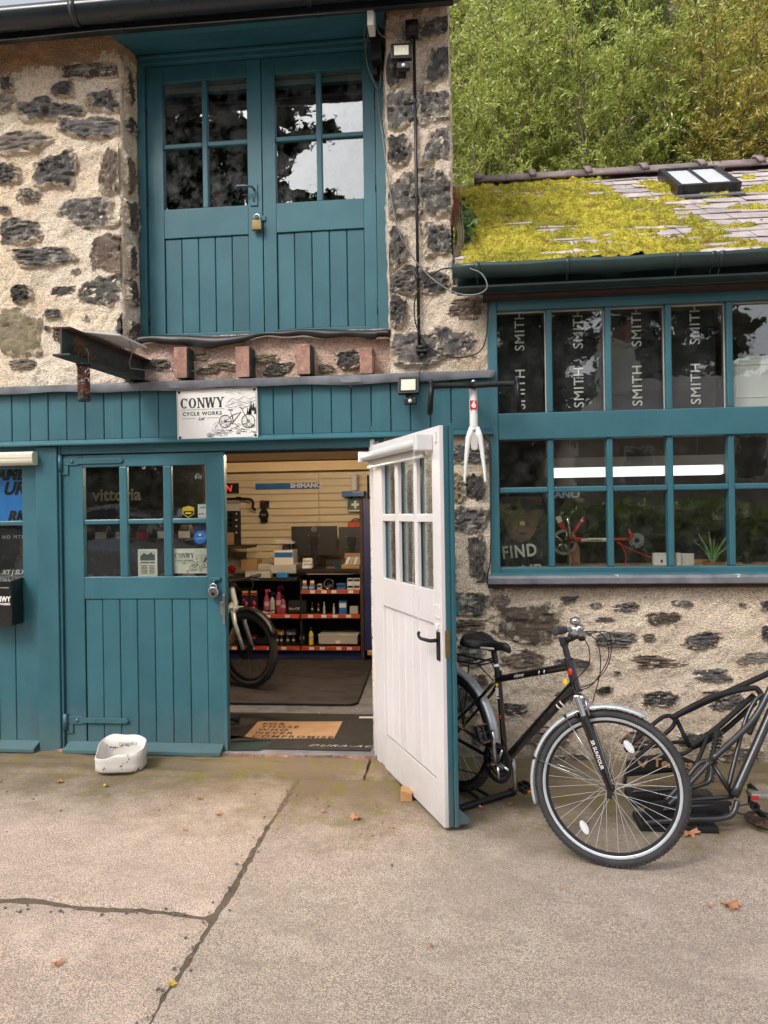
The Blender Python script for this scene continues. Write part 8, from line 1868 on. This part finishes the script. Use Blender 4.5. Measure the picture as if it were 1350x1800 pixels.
# parked car
MT['carp'] = pm('grey_car_paint', L(150, 154, 160), .25, L(140, 144, 150), 3, metal=.5, coat=.8); MT['carg'] = pm('dark_car_glass', L(22, 26, 30), .06, L(18, 22, 26), 3)
CR = thing('parked_car', 'grey hatchback car parked across the yard, mirrored in the closed door', 'car', (-6.5, -9.6, 0), rotz=R(4)); CR.scale = (1.08, 1, 1.2)
prof = [(-2.1, .35), (-2.12, .7), (-1.95, .95), (-1.75, 1.35), (-1.3, 1.47), (-.2, 1.49), (.45, 1.40), (1.15, .98), (1.85, .88), (2.08, .68), (2.1, .35)]
vs = []; 
for y, sc, up_ in ((-.86, 1, 0), (-.80, 1, 0), (.80, 1, 0), (.86, 1, 0)): pass
body = B()
ringsY = ((-.84, .96), (-.87, 1.0), (.87, 1.0), (.84, .96)); nP = len(prof)
for y, s in ringsY:
    for x, z in prof: tuck = .16 * max(0, (z - .9) / .6); body.v.append((x, y * (1 - tuck / .87 * .9), .35 + (z - .35) * s))
for i in range(3):
    for k in range(nP): body.f.append((i * nP + k, i * nP + (k + 1) % nP, (i + 1) * nP + (k + 1) % nP, (i + 1) * nP + k))
body.f += [tuple(range(nP - 1, -1, -1)), tuple(3 * nP + k for k in range(nP))]
body.obj('body', 'carp', CR, bevel=.04)
for s in (-1, 1):
    for P in ([(-1.55, 1.0), (-1.45, 1.32), (-1.2, 1.40), (-.35, 1.42), (-.35, 1.0)], [(-.28, 1.0), (-.28, 1.42), (.4, 1.33), (.95, 1.0)]): B().add([(x, s * (.875 - .16 * max(0, (z - .9) / .6) * .95), z) for x, z in P], [tuple(range(len(P)))]).obj('side_window', 'carg', CR)
    for x in (-1.3, 1.32): B().ring((x, s * .80, .32), (0, 1, 0), .22, [(0, -.1), (.09, -.1), (.1, -.06), (.1, .06), (.09, .1), (0, .1)], 28).obj('wheel', 'rubber', CR, True); B().lathe([(.001, -.08), (.2, -.09), (.22, -.02), (.22, .02), (.2, .09), (.001, .08)], (x, s * .81, .32), 'Y', 24).obj('hubcap', 'alu', CR, 'auto')
    B().box(-2.13, -2.06, s * .75 - .1, s * .75 + .1, .75, .95).obj('tail_lamp', 'red', CR, bevel=.02); B().box(2.0, 2.1, s * .65 - .15, s * .65 + .15, .66, .78).obj('headlight', 'refl', CR, bevel=.02); B().box(.75, .85, s * .92 - .06, s * .92 + .06, .98, 1.08).obj('mirror', 'carp', CR, bevel=.02)
B().add([(.5, -.62, 1.375), (.5, .62, 1.375), (1.08, .72, 1.025), (1.08, -.72, 1.025)], [(0, 3, 2, 1)]).xf(Matrix.Translation((.012, 0, .022))).obj('windscreen', 'carg', CR)

# ------------------------------------------------------------ lettering becomes real mesh
bpy.context.view_layer.update(); dg = bpy.context.evaluated_depsgraph_get()
for o in [o for o in S.objects if o.type == 'FONT']:
    me = bpy.data.meshes.new_from_object(o.evaluated_get(dg)); nm = o.name
    n_ = bpy.data.objects.new('lettering', me); COL.objects.link(n_); n_.parent = o.parent; n_.location = o.location; n_.rotation_euler = o.rotation_euler; n_.scale = o.scale
    bpy.data.objects.remove(o)
